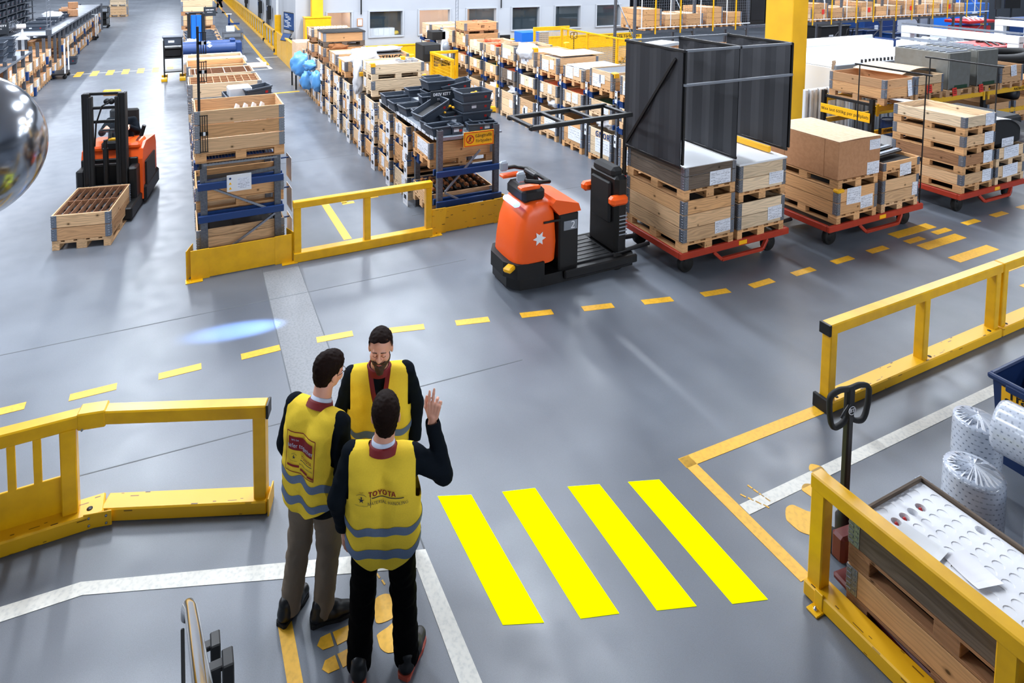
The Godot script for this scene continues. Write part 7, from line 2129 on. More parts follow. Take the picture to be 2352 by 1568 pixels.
func forklift() -> void:
	var at := Vector3(-1.2, 0, -12.12)
	var tn := -0.17
	var o := thing("forklift_truck", "orange and black reach truck with twin black mast lifting a crate of bottles", "forklift", at, tn)
	for s in [-1.0, 1.0]:
		boxp(o, "mast_upright", Vector3(s * 0.27, 1.1, 0.02), Vector3(0.1, 2.04, 0.12), M.black, 0.01)
		boxp(o, "inner_upright", Vector3(s * 0.2, 1.06, 0.05), Vector3(0.05, 2.0, 0.1), M.black_soft, 0.008)
		boxp(o, "outer_channel", Vector3(s * 0.325, 1.1, 0.0), Vector3(0.02, 2.02, 0.16), M.black_soft, 0.004)
		var ck := new_st()
		add_tube(ck, [Vector3(s * 0.235, 0.25, 0.09), Vector3(s * 0.235, 2.05, 0.09)], 0.016, 8)
		part(o, "lift_chain", ck, M.dark_steel)
		boxp(o, "support_leg", Vector3(s * 0.42, 0.14, 0.05), Vector3(0.16, 0.2, 0.9), M.black, 0.02)
		boxp(o, "side_shield", Vector3(s * 0.4, 0.48, -0.2), Vector3(0.14, 0.62, 0.5), M.black, 0.03)
		wheel(o, Vector3(s * 0.42, 0.1, 0.4), 0.1, 0.1, ry(PI / 2))
		boxp(o, "fork", Vector3(s * 0.17, 0.06, 0.62), Vector3(0.12, 0.04, 1.1), M.dark_steel, 0.01)
	for q in [[2.1, 0.0], [1.86, 0.02], [1.6, -0.06], [0.85, 0.0], [0.5, 0.08]]:
		boxp(o, "mast_cross_bar", Vector3(0, q[0], q[1]), Vector3(0.56, 0.05, 0.05), M.black, 0.008)
	boxp(o, "fork_carriage", Vector3(0, 0.42, 0.12), Vector3(0.6, 0.1, 0.05), M.black, 0.008)
	boxp(o, "fork_carriage", Vector3(0, 0.16, 0.12), Vector3(0.6, 0.1, 0.05), M.black, 0.008)
	var cy := new_st()
	add_tube(cy, [Vector3(0, 0.1, 0.03), Vector3(0, 1.15, 0.03)], 0.045, 12)
	add_tube(cy, [Vector3(0, 1.15, 0.03), Vector3(0, 1.3, 0.03)], 0.03, 12)
	part(o, "lift_cylinder", cy, M.black)
	for x in [0.1, 0.17]:
		var pl := new_st()
		add_lathe(pl, Vector3(x - 0.05, 1.97, 0.05), [Vector2(0, -0.02), Vector2(0.05, -0.02), Vector2(0.04, 0), Vector2(0.05, 0.02), Vector2(0, 0.02)], 16, Basis(Vector3.RIGHT, PI / 2))
		part(o, "pulley", pl, M.dark_steel)
	var hz := new_st()
	add_tube(hz, [Vector3(0.1, 1.97, 0.08), Vector3(-0.02, 1.9, 0.09), Vector3(-0.12, 1.6, 0.08), Vector3(-0.16, 1.2, 0.05)], 0.014, 8)
	add_tube(hz, [Vector3(0.2, 2.0, 0.1), Vector3(0.18, 1.5, 0.12), Vector3(0.22, 0.9, 0.1)], 0.01, 8)
	part(o, "hose", hz, M.black)
	boxp(o, "yellow_label", Vector3(0.05, 2.06, -0.25), Vector3(0.28, 0.1, 0.1), M.yellow_plastic, 0.02)
	# orange body behind the mast
	var st := new_st()
	var pf := PackedVector2Array()
	for q in [[-1.3, 0.12], [-1.3, 0.85], [-1.22, 1.02], [-0.5, 1.1], [-0.28, 1.02], [-0.22, 0.85], [-0.22, 0.12]]:
		pf.append(Vector2(q[0], q[1]))
	add_prism(st, pf, Vector3(-0.46, 0, 0), Vector3.BACK, Vector3.UP, Vector3.RIGHT * 0.98)
	part(o, "body", st, M.orange)
	boxp(o, "hood", Vector3(0.3, 1.08, -0.5), Vector3(0.34, 0.1, 0.5), M.orange, 0.045)
	boxp(o, "hood", Vector3(-0.25, 1.06, -0.42), Vector3(0.36, 0.1, 0.4), M.orange, 0.045)
	boxp(o, "front_panel", Vector3(0, 0.55, -0.2), Vector3(0.9, 0.7, 0.05), M.black, 0.02)
	boxp(o, "side_panel", Vector3(0.53, 0.45, -0.72), Vector3(0.04, 0.62, 0.7), M.dark_steel, 0.02)
	boxp(o, "skirt", Vector3(0.03, 0.2, -0.8), Vector3(1.06, 0.3, 1.1), M.black, 0.04)
	boxp(o, "console", Vector3(0.02, 1.12, -0.3), Vector3(0.3, 0.16, 0.24), M.dark_steel, 0.03)
	boxp(o, "yellow_switch_plate", Vector3(0.05, 1.21, -0.3), Vector3(0.18, 0.05, 0.08), M.yellow_plastic, 0.015)
	var sw := new_st()
	var pts := []
	for i in 21:
		var a := TAU * i / 20
		pts.append(Vector3(cos(a) * 0.16 - 0.02, 1.36 + sin(a) * 0.05, -0.34 + sin(a) * 0.15))
	add_tube(sw, pts, 0.02, 8, false)
	add_tube(sw, [Vector3(-0.02, 1.2, -0.3), Vector3(-0.02, 1.35, -0.34)], 0.03, 10)
	part(o, "steering_wheel", sw, M.black_soft)
	var lv := new_st()
	add_tube(lv, [Vector3(0.36, 1.1, -0.45), Vector3(0.42, 1.18, -0.4), Vector3(0.48, 1.24, -0.38)], 0.02, 8)
	part(o, "lever", lv, M.galvanised)
	lv = new_st()
	add_tube(lv, [Vector3(0.47, 1.23, -0.38), Vector3(0.53, 1.42, -0.36)], 0.034, 10)
	part(o, "lever_grip", lv, M.black)
	boxp(o, "seat", Vector3(0, 0.92, -0.95), Vector3(0.5, 0.12, 0.48), M.black_soft, 0.04)
	boxp(o, "seat_back", Vector3(0, 1.25, -1.22), Vector3(0.5, 0.6, 0.1), M.black_soft, 0.04)
	# clear shield
	boxp(o, "wind_screen", Vector3(0.0, 1.68, -0.16), Vector3(0.46, 0.8, 0.008), M.glass, 0.0)
	wheel(o, Vector3(0, 0.14, -1.0), 0.14, 0.12, ry(PI / 2))
	# its crate of bottles
	var c := crate("two-collar crate of bottles standing on the forks of the reach truck", "", Vector3(-1.33, 0.0, -11.37), [0.2, 0.2], {"tone": 1, "ptone": 1, "fine": true, "level": 0.55, "fill": "divider"}, 1.404)
	var b := ry(1.404)
	var base := Vector3(-1.33, 0, -11.37)
	var dv := thing("divider_grid", "brown cardboard divider of long lanes standing in the reach truck's crate", "divider", base, 1.404)
	for i in 8:
		boxp(dv, "lane_wall", Vector3(0, 0.47, -0.36 + 0.103 * i), Vector3(1.12, 0.13, 0.008), M.divider, 0.0)
	for x in [-0.555, 0.0, 0.555]:
		boxp(dv, "cross_wall", Vector3(x, 0.47, 0), Vector3(0.02, 0.125, 0.74), M.divider, 0.0)
	for i in 7:
		for j in 4:
			var bt := thing("bottle", "dark bottle with a silver cap lying in a lane of the reach truck's crate", "bottle", base + b * Vector3(-0.42 + 0.28 * j, 0.46, -0.309 + 0.103 * i), 1.404, "bottles in the reach truck's crate")
			var bs := new_st()
			add_lathe(bs, Vector3.ZERO, [Vector2(0, -0.11), Vector2(0.035, -0.11), Vector2(0.038, 0.03), Vector2(0.018, 0.07), Vector2(0.016, 0.1)], 10, Basis(Vector3.FORWARD, PI / 2))
			part(bt, "glass_body", bs, M.black)
			bs = new_st()
			add_lathe(bs, Vector3.ZERO, [Vector2(0.024, 0.06), Vector2(0.026, 0.12), Vector2(0, 0.125)], 10, Basis(Vector3.FORWARD, PI / 2))
			part(bt, "silver_cap", bs, M.chrome)

func aisle_carts() -> void:
	# black bin trolley at the forklift rack, white-post carts along the shelving
	var o := thing("bin_trolley", "black trolley holding a dark bin beside the forklift rack, yellow feet", "trolley", Vector3(-0.24, 0, -24.8))
	for sx in [-1.0, 1.0]:
		for sz in [-1.0, 1.0]:
			boxp(o, "post", Vector3(sx * 0.3, 0.75, sz * 0.25), Vector3(0.04, 1.4, 0.04), M.black, 0.005)
			boxp(o, "foot", Vector3(sx * 0.3, 0.06, sz * 0.4), Vector3(0.2, 0.12, 0.3), M.yellow, 0.015)
	for y in [0.3, 0.8, 1.15]:
		boxp(o, "shelf", Vector3(0, y, 0), Vector3(0.62, 0.04, 0.5), M.black, 0.005)
	boxp(o, "bin_body", Vector3(0, 1.4, 0), Vector3(0.62, 0.3, 0.45), M.bin, 0.03)
	boxp(o, "bin_rim", Vector3(0, 1.55, 0), Vector3(0.68, 0.05, 0.5), M.bin, 0.015)
	boxp(o, "lower_bin", Vector3(0, 0.98, 0), Vector3(0.56, 0.28, 0.42), M.black, 0.03)
	boxp(o, "maker_plate", Vector3(-0.05, 1.4, 0.228), Vector3(0.2, 0.08, 0.006), M.paper3, 0.0)
	boxp(o, "guard_leg", Vector3(0.42, 0.5, -0.2), Vector3(0.07, 1.0, 0.07), M.yellow, 0.006)
	for q in [[-4.05, -26.6, 0], [-4.3, -38.3, 1], [-4.3, -44.5, 2]]:
		var c := thing("post_trolley", ["low trolley with two white posts near the painted crossing", "frame trolley with white posts halfway down the shelving", "black shelved trolley far down the forklift aisle"][q[2]], "trolley", Vector3(q[0], 0, q[1]))
		boxp(c, "deck", Vector3(0, 0.18, 0), Vector3(0.55, 0.06, 0.9), M.black, 0.01)
		for sx in [-1.0, 1.0]:
			for sz in [-1.0, 1.0]:
				wheel(c, Vector3(sx * 0.22, 0.07, sz * 0.38), 0.07, 0.04)
				if q[2] != 0 or sx > 0:
					boxp(c, "post", Vector3(sx * 0.24, 0.75, sz * 0.42), Vector3(0.045, 1.1, 0.045), M.white if q[2] < 2 else M.black, 0.005)
		if q[2] > 0:
			boxp(c, "top_bar", Vector3(0, 1.3, -0.42), Vector3(0.5, 0.045, 0.045), M.white if q[2] < 2 else M.black, 0.005)
			boxp(c, "top_bar", Vector3(0.24, 1.3, 0), Vector3(0.045, 0.045, 0.85), M.white if q[2] < 2 else M.black, 0.005)
			boxp(c, "carton", Vector3(-0.05, 0.6, 0.1), Vector3(0.4, 0.8, 0.12), M.cardboard if q[2] == 1 else M.black_soft, 0.01)
		if q[2] == 2:
			for y in [0.6, 0.95, 1.25]:
				boxp(c, "shelf", Vector3(0, y, 0), Vector3(0.5, 0.04, 0.85), M.black, 0.006)
	bin("black bin lying on the floor by the shelving past the first trolley", "", Vector3(-4.2, 0.02, -29.9), Vector3(0.6, 0.26, 0.42))
	crate("lower far crate on the floor at the end of the aisle shelving", "", Vector3(-4.1, 0, -52.5), [0.2, 0.2, 0.2], {"far": true})
	crate("upper far crate on the floor stack at the end of the aisle shelving", "", Vector3(-4.1, 0.76, -52.5), [0.2, 0.2], {"far": true})
	var bt := thing("bench_trolley", "steel bench trolley with a blue clamp standing beside the forklift rack", "trolley", Vector3(2.2, 0, -30.0))
	for sx in [-1.0, 1.0]:
		for sz in [-1.0, 1.0]:
			boxp(bt, "leg", Vector3(sx * 0.4, 0.6, sz * 0.4), Vector3(0.05, 1.2, 0.05), M.galvanised, 0.005)
	for y in [0.3, 0.75, 1.05]:
		boxp(bt, "shelf", Vector3(0, y, 0), Vector3(0.85, 0.05, 0.85), M.steel, 0.006)
	boxp(bt, "white_fixture", Vector3(-0.1, 1.2, 0), Vector3(0.36, 0.26, 0.3), M.white, 0.02)
	boxp(bt, "blue_clamp", Vector3(-0.15, 1.6, 0), Vector3(0.08, 0.5, 0.08), M.blue, 0.01)
	boxp(bt, "blue_clamp_arm", Vector3(0.05, 1.42, 0), Vector3(0.5, 0.08, 0.08), M.blue, 0.01)
	boxp(bt, "grip", Vector3(-0.15, 1.87, 0), Vector3(0.24, 0.05, 0.06), M.white, 0.01)

# ------------------------------------------------------------------ people: joined capsules meshed as surface nets
func cap(a: Vector3, b: Vector3, ra: float, rb := -1.0, sub := false) -> Array:
	return [0, a, b, ra, rb if rb >= 0.0 else ra, sub, Basis.IDENTITY]

func ell(c: Vector3, r: Vector3, b := Basis.IDENTITY, sub := false) -> Array:
	return [1, c, r, maxf(r.x, maxf(r.y, r.z)), 0.0, sub, b]

func bone_d(q: Array, p: Vector3) -> float:
	if q[0] == 0:
		var a: Vector3 = q[1]
		var ba: Vector3 = q[2] - a
		var h := clampf((p - a).dot(ba) / maxf(ba.length_squared(), 1e-9), 0.0, 1.0)
		return (p - a - ba * h).length() - lerpf(q[3], q[4], h)
	var b: Basis = q[6]
	var l: Vector3 = (p - q[1]) * b
	var r: Vector3 = q[2]
	var k0 := (l / r).length()
	var k1 := (l / (r * r)).length()
	return k0 * (k0 - 1.0) / maxf(k1, 1e-6)

func blend(a: float, b: float, k: float) -> float:
	var h := clampf(0.5 + 0.5 * (b - a) / k, 0.0, 1.0)
	return lerpf(b, a, h) - k * h * (1.0 - h)

func field_at(bones: Array, p: Vector3, k: float) -> float:
	var d := 10.0
	for q in bones:
		if q[5]:
			d = -blend(-d, bone_d(q, p), k)
		else:
			d = blend(d, bone_d(q, p), k)
	return d

func nets(bones: Array, cell: float, k: float, amp := 0.0, freq := 8.0, sd := 1, grow := 0.0) -> Array:
	var lo := Vector3.INF
	var hi := -Vector3.INF
	var m := cell * 2.5 + grow
	for q in bones:
		if q[5]: continue
		var r: float = maxf(q[3], q[4])
		var e: Vector3 = q[2] if q[0] == 0 else q[1]
		lo = lo.min(q[1] - Vector3.ONE * (r + m)).min(e - Vector3.ONE * (r + m))
		hi = hi.max(q[1] + Vector3.ONE * (r + m)).max(e + Vector3.ONE * (r + m))
	var n := Vector3i(((hi - lo) / cell).ceil()) + Vector3i.ONE
	var f := PackedFloat32Array()
	f.resize(n.x * n.y * n.z)
	f.fill(1.0)
	for q in bones:
		var r: float = maxf(q[3], q[4]) + m + k
		var e: Vector3 = q[2] if q[0] == 0 else q[1]
		var s0 := Vector3i(((q[1].min(e) - Vector3.ONE * r - lo) / cell).floor()).clamp(Vector3i.ZERO, n - Vector3i.ONE)
		var s1 := Vector3i(((q[1].max(e) + Vector3.ONE * r - lo) / cell).ceil()).clamp(Vector3i.ZERO, n - Vector3i.ONE)
		var round_bone: bool = q[0] == 0
		var qa: Vector3 = q[1]
		var ba: Vector3 = e - qa
		var il := 1.0 / maxf(ba.length_squared(), 1e-9)
		var ra: float = q[3]
		var rd: float = float(q[4]) - ra
		for z in range(s0.z, s1.z + 1):
			for y in range(s0.y, s1.y + 1):
				var base := (z * n.y + y) * n.x
				for x in range(s0.x, s1.x + 1):
					var d: float
					if round_bone:
						var pa := lo + Vector3(x, y, z) * cell - qa
						var h := clampf(pa.dot(ba) * il, 0.0, 1.0)
						d = (pa - ba * h).length() - ra - rd * h
					else:
						d = bone_d(q, lo + Vector3(x, y, z) * cell)
					var i := base + x
					if q[5]:
						f[i] = -blend(-f[i], d, k)
					elif d < f[i] + k:
						f[i] = blend(f[i], d, k)
	if amp > 0.0 or grow != 0.0:
		var nz := noise(FastNoiseLite.TYPE_SIMPLEX_SMOOTH, freq, 2, sd)
		for z in n.z:
			for y in n.y:
				for x in n.x:
					var i := (z * n.y + y) * n.x + x
					if absf(f[i]) < 0.06:
						var p := lo + Vector3(x, y, z) * cell
						f[i] -= grow + (amp * nz.get_noise_3d(p.x, p.y * 1.7, p.z) if amp > 0.0 else 0.0)
	var vid := {}
	var vs := PackedVector3Array()
	var offs := [0, 1, n.x, n.x + 1, n.x * n.y, n.x * n.y + 1, n.x * n.y + n.x, n.x * n.y + n.x + 1]
	var edges := [[0, 1], [2, 3], [4, 5], [6, 7], [0, 2], [1, 3], [4, 6], [5, 7], [0, 4], [1, 5], [2, 6], [3, 7]]
	for z in n.z - 1:
		for y in n.y - 1:
			for x in n.x - 1:
				var i := (z * n.y + y) * n.x + x
				if absf(f[i]) > cell * 2.2: continue
				var neg := 0
				for o in offs:
					if f[i + o] < 0.0: neg += 1
				if neg == 0 or neg == 8: continue
				var sum := Vector3.ZERO
				var c := 0
				for e in edges:
					var a := f[i + offs[e[0]]]
					var b := f[i + offs[e[1]]]
					if (a < 0.0) != (b < 0.0):
						var t := a / (a - b)
						var pa := Vector3(e[0] & 1, (e[0] >> 1) & 1, e[0] >> 2)
						var pb := Vector3(e[1] & 1, (e[1] >> 1) & 1, e[1] >> 2)
						sum += pa.lerp(pb, t)
						c += 1
				vid[i] = vs.size()
				vs.append(lo + (Vector3(x, y, z) + sum / c) * cell)
	var idx := PackedInt32Array()
	var step := [1, n.x, n.x * n.y]
	for i in vid:
		for ax in 3:
			var j: int = i + step[ax]
			if j >= f.size() or (f[i] < 0.0) == (f[j] < 0.0): continue
			var u: int = step[(ax + 1) % 3]
			var v: int = step[(ax + 2) % 3]
			if not (vid.has(i - u) and vid.has(i - v) and vid.has(i - u - v)): continue
			var a: int = vid[i]
			var b: int = vid[i - u]
			var c: int = vid[i - u - v]
			var d: int = vid[i - v]
			if f[i] < 0.0:
				idx.append_array([a, c, b, a, d, c])
			else:
				idx.append_array([a, b, c, a, c, d])
	return [vs, idx]

func clip(g: Array, fn: Callable) -> Array:
	var vs: PackedVector3Array = g[0]
	var idx: PackedInt32Array = g[1]
	var val := PackedFloat32Array()
	for p in vs:
		val.append(fn.call(p))
	var out_v := vs.duplicate()
	var out_i := PackedInt32Array()
	var cut := {}
	var at := func(i: int, j: int) -> int:
		var key := Vector2i(mini(i, j), maxi(i, j))
		if not cut.has(key):
			var t := val[i] / (val[i] - val[j])
			cut[key] = out_v.size()
			out_v.append(vs[i].lerp(vs[j], t))
		return cut[key]
	for t in range(0, idx.size(), 3):
		var q := [idx[t], idx[t + 1], idx[t + 2]]
		var poly := []
		for e in 3:
			var i: int = q[e]
			var j: int = q[(e + 1) % 3]
			if val[i] > 0.0: poly.append(i)
			if (val[i] > 0.0) != (val[j] > 0.0): poly.append(at.call(i, j))
		for e in range(1, poly.size() - 1):
			out_i.append_array([poly[0], poly[e], poly[e + 1]])
	return [out_v, out_i]

func normals(g: Array) -> PackedVector3Array:
	var vs: PackedVector3Array = g[0]
	var idx: PackedInt32Array = g[1]
	var ns := PackedVector3Array()
	ns.resize(vs.size())
	for t in range(0, idx.size(), 3):
		var a := vs[idx[t]]
		var fn := (vs[idx[t + 2]] - a).cross(vs[idx[t + 1]] - a)
		for e in 3:
			ns[idx[t + e]] += fn
	for i in ns.size():
		ns[i] = ns[i].normalized()
	return ns

func push(g: Array, d: float) -> Array:
	var ns := normals(g)
	var vs: PackedVector3Array = g[0].duplicate()
	for i in vs.size():
		vs[i] += ns[i] * d
	return [vs, g[1]]

func net_mesh(list: Array) -> ArrayMesh:
	var vs := PackedVector3Array()
	var ns := PackedVector3Array()
	var idx := PackedInt32Array()
	for g in list:
		var b := vs.size()
		vs.append_array(g[0])
		ns.append_array(normals(g))
		for i in g[1]:
			idx.append(i + b)
	var arr := []
	arr.resize(Mesh.ARRAY_MAX)
	arr[Mesh.ARRAY_VERTEX] = vs
	arr[Mesh.ARRAY_NORMAL] = ns
	arr[Mesh.ARRAY_INDEX] = idx
	var m := ArrayMesh.new()
	m.add_surface_from_arrays(Mesh.PRIMITIVE_TRIANGLES, arr)
	return m

# bones of a hand: w wrist, d along the hand, pn the way the palm faces, s +1 when the thumb lies towards d x pn
func hand_bones(w: Vector3, d: Vector3, pn: Vector3, s: float, curls: Array) -> Array:
	d = d.normalized()
	pn = (pn - d * pn.dot(d)).normalized()
	var x := d.cross(pn) * s
	var outp := [cap(w - d * 0.03, w + d * 0.02, 0.026, 0.024)]
	var lens := [0.074, 0.082, 0.076, 0.06]
	for i in 4:
		var o := (1.5 - i) * 0.0215
		var kn := w + d * (0.098 - 0.005 * absf(i - 1.0)) + x * o
		outp.append(cap(w + d * 0.02 + x * o * 0.6, kn, 0.016, 0.0125))
		var p := kn
		var a := 0.0
		for j in 3:
			a += float(curls[i]) * [0.8, 1.0, 0.7][j]
			var e: Vector3 = p + (d * cos(a) + pn * sin(a) + x * (1.5 - i) * 0.06) * lens[i] * [0.42, 0.32, 0.26][j]
			outp.append(cap(p, e, 0.0098 - 0.001 * j, 0.0088 - 0.001 * j))
			p = e
	var t0 := w + d * 0.03 + x * 0.026 + pn * 0.008
	var t1 := t0 + (d * 0.75 + x * 0.65 + pn * 0.25).normalized() * 0.042
	var t2 := t1 + (d * 0.95 + x * 0.15 + pn * 0.4).normalized() * 0.034
	outp.append(cap(t0, t1, 0.016, 0.012))
	outp.append(cap(t1, t2, 0.0115, 0.0105))
	outp.append(cap(t2, t2 + (d + pn * 0.3).normalized() * 0.022, 0.0105, 0.0085))
	return outp

# sp: right, fwd (unit vectors), joints in (right, up, forward) metres, clothing
func person(label: String, at: Vector3, fwd: Vector3, sp: Dictionary) -> Node3D:
	var o := thing("person", label, "person", at)
	var up := Vector3.UP
	var rt := fwd.cross(up).normalized()
	var P := func(v: Vector3) -> Vector3:
		return rt * v.x + up * v.y + fwd * v.z
	var cell: float = sp.get("cell", 0.014)
	var hc: Vector3 = P.call(sp.head)
	var hb := Basis(rt, up, -fwd) * Basis(Vector3.UP, sp.get("head_turn", 0.0)) * Basis(Vector3.RIGHT, sp.get("head_tip", 0.0)) * Basis(Vector3.BACK, sp.get("head_roll", 0.0))
	var H := func(v: Vector3) -> Vector3:    # head frame: x right, y up, z out of the face
		return hc + hb * Vector3(v.x, v.y, -v.z)
	var nb: Vector3 = P.call(sp.neck)
	var torso := []
	var pv: Vector3 = sp.pelvis
	var ch: Vector3 = sp.chest
	for s in [-1.0, 1.0]:
		torso.append(cap(P.call(pv + Vector3(s * 0.075, 0.02, 0)), P.call(pv.lerp(ch, 0.45) + Vector3(s * 0.07, 0, 0)), 0.118, 0.112))
		torso.append(cap(P.call(pv.lerp(ch, 0.45) + Vector3(s * 0.07, 0, 0)), P.call(ch + Vector3(s * 0.085, 0, 0)), 0.112, 0.118))
	torso.append(cap(P.call(sp.sho_l * 0.8 + ch * 0.2), P.call(sp.sho_r * 0.8 + ch * 0.2), 0.075))
	var hipy := Vector3(0, 0, 0)
	var arms := []
	var legs := []
	for s in ["l", "r"]:
		arms.append([P.call(sp["sho_" + s]), P.call(sp["elb_" + s]), P.call(sp["wri_" + s])])
		var sg := -1.0 if s == "l" else 1.0
		legs.append([P.call(pv + Vector3(sg * 0.095, -0.03, 0)), P.call(sp["knee_" + s]), P.call(sp["ank_" + s])])
	# the body itself, one surface; head and hands meshed finely and added
	var body := torso.duplicate()
	body = body.map(func(q): return cap(q[1], q[2], q[3] - 0.016, q[4] - 0.016))
	for a in arms:
		body.append(cap(a[0], a[1], 0.045, 0.036)); body.append(cap(a[1], a[2], 0.036, 0.026))
	for l in legs:
		body.append(cap(l[0], l[1], 0.075, 0.05)); body.append(cap(l[1], l[2], 0.05, 0.036))
	body.append(cap(nb - up * 0.03, H.call(Vector3(0, -0.05, -0.015)), 0.06, 0.058))
	var pieces := [nets(body, maxf(cell, 0.018), 0.03)]
	var head := [ell(H.call(Vector3(0, 0.025, -0.012)), Vector3(0.078, 0.098, 0.098), hb), ell(H.call(Vector3(0, -0.05, 0.028)), Vector3(0.058, 0.066, 0.062), hb),
		cap(H.call(Vector3(0, -0.098, 0.062)), H.call(Vector3(0, -0.09, 0.066)), 0.024), cap(H.call(Vector3(0, -0.06, -0.02)), nb, 0.06, 0.064)]
	var fine: bool = sp.get("face", true)
	if fine:
		head.append_array([cap(H.call(Vector3(-0.034, 0.022, 0.076)), H.call(Vector3(0.034, 0.022, 0.076)), 0.014), cap(H.call(Vector3(0, 0.012, 0.088)), H.call(Vector3(0, -0.028, 0.108)), 0.01, 0.014),
			cap(H.call(Vector3(-0.013, -0.03, 0.094)), H.call(Vector3(0.013, -0.03, 0.094)), 0.0095), cap(H.call(Vector3(-0.043, -0.025, 0.055)), H.call(Vector3(-0.04, -0.03, 0.06)), 0.028), cap(H.call(Vector3(0.043, -0.025, 0.055)), H.call(Vector3(0.04, -0.03, 0.06)), 0.028),
			ell(H.call(Vector3(-0.031, 0.002, 0.096)), Vector3(0.017, 0.011, 0.014), hb, true), ell(H.call(Vector3(0.031, 0.002, 0.096)), Vector3(0.017, 0.011, 0.014), hb, true)])
	for s in [-1.0, 1.0]:
		head.append(ell(H.call(Vector3(s * 0.08, -0.008, -0.008)), Vector3(0.011, 0.034, 0.02), hb))
	pieces.append(nets(head, 0.0045 if fine else 0.009, 0.012))
	var pts: Array = sp.hands
	for i in 2:
		var h: Dictionary = pts[i]
		pieces.append(nets(hand_bones(P.call(sp["wri_l" if i == 0 else "wri_r"]), P.call(h.d), P.call(h.n), h.s, h.curl), 0.0035 if fine else 0.006, 0.006))
	put(o, "body", net_mesh(pieces), M.skin)
	# clothes
	var jk := torso.duplicate()
	if sp.get("jacket_low", 0.0) > 0.0:
		for s in [-1.0, 1.0]:
			jk.append(cap(P.call(pv + Vector3(s * 0.085, 0, 0)), P.call(pv + Vector3(s * 0.09, -sp.jacket_low, 0)), 0.125, 0.125))
	for a in arms:
		jk.append(cap(a[0], a[1], 0.068, 0.056)); jk.append(cap(a[1], a[2].lerp(a[1], 0.02), 0.056, 0.044))
	var jg := nets(jk, cell, 0.022, 0.008, 7.0, 3, 0.002)
	var cuts := []
	for a in arms:
		cuts.append([a[2], (a[2] - a[1]).normalized()])
	var hem: float = pv.y - sp.get("jacket_low", 0.0) - 0.06
	jg = clip(jg, func(p: Vector3) -> float:
		var v := p.y - hem
		for c in cuts:
			if p.distance_to(c[0]) < 0.1:
				v = minf(v, -(p - c[0]).dot(c[1]))
		return minf(v, p.distance_to(nb + up * 0.05) - 0.082))
	put(o, "jacket", net_mesh([jg]), M[sp.get("jacket", "jacket")])
	var tr := []
	for s in [-1.0, 1.0]:
		tr.append(cap(P.call(pv + Vector3(s * 0.07, 0.02, 0)), P.call(pv + Vector3(s * 0.08, -0.06, -0.01)), 0.118, 0.112))
	for l in legs:
		tr.append(cap(l[0], l[1], 0.1, 0.078)); tr.append(cap(l[1], l[2] - up * 0.03, 0.078, sp.get("cuff", 0.07)))
	var tg := clip(nets(tr, cell, 0.03, 0.009, 9.0, 8), func(p: Vector3) -> float: return p.y - (0.46 if sp.get("shorts", false) else 0.045))
	put(o, "trousers", net_mesh([tg]), M[sp.trousers])
	for s in ["l", "r"]:
		var hl: Vector3 = P.call(sp["heel_" + s])
		var to: Vector3 = P.call(sp["toe_" + s])
		var d := (to - hl).normalized()
		var sh := [cap(hl + up * 0.055 + d * 0.035, hl + up * 0.05 + d * 0.15, 0.045, 0.05), cap(hl + up * 0.05 + d * 0.15, to + up * 0.038 - d * 0.04, 0.05, 0.04), cap(hl + up * 0.06 + d * 0.05, hl + up * 0.12 + d * 0.05, 0.05, 0.046), cap(hl + up * 0.09 + d * 0.1, hl + up * 0.07 + d * 0.16, 0.038, 0.036)]
		var sg := clip(nets(sh, 0.008, 0.02), func(p: Vector3) -> float: return p.y - 0.022)
		var shoe := put(o, "shoe", net_mesh([sg]), M[sp.get("shoe", "shoe_black")])
		var sl := new_st()
		var poly := PackedVector2Array()
		for q in [[0.0, -0.03], [0.015, -0.042], [0.1, -0.04], [0.19, -0.053], [0.25, -0.045], [0.285, -0.015], [0.285, 0.015], [0.25, 0.045], [0.19, 0.053], [0.1, 0.04], [0.015, 0.042], [0.0, 0.03]]:
			poly.append(Vector2((q[0] - 0.01) * (to - hl).length() / 0.275, q[1]))
		add_prism(sl, poly, hl, d, d.cross(up), up * 0.026)
		var sole_m: Material = M[sp.get("sole", "rubber")]
		part(shoe, "sole", sl, sole_m)
		var lc := new_st()
		for i in 4:
			var c0 := hl + d * (0.115 + 0.022 * i) + up * (0.122 - 0.011 * i)
			add_tube(lc, [c0 - d.cross(up) * 0.025, c0 + up * 0.004, c0 + d.cross(up) * 0.025], 0.003, 5)
		part(shoe, "laces", lc, M.ink if sp.get("shoe", "shoe_black") == "shoe_black" and not sp.has("sole") else M.grey_panel)
	# hair
	if sp.has("hair"):
		var hr := [ell(H.call(Vector3(0, 0.034, -0.014)), Vector3(0.088, 0.104, 0.107), hb), ell(H.call(Vector3(0, 0.06, 0.03)), Vector3(0.07, 0.07, 0.075), hb), ell(H.call(Vector3(0, -0.03, -0.05)), Vector3(0.066, 0.07, 0.056), hb)]
		var hi: float = sp.get("hairline", 0.066)
		var hinv := hb.inverse()
		var hg := clip(nets(hr, 0.006, 0.02, 0.005, 30.0, 12), func(p: Vector3) -> float:
			var l := hinv * (p - hc)
			var z := -l.z
			var line := lerpf(-0.088, -0.005, smoothstep(-0.06, -0.01, z))
			line = lerpf(line, hi - 0.02 * absf(l.x) / 0.06, smoothstep(0.0, 0.035, z))
			return l.y - line)
		put(o, "hair", net_mesh([hg]), M.hair)
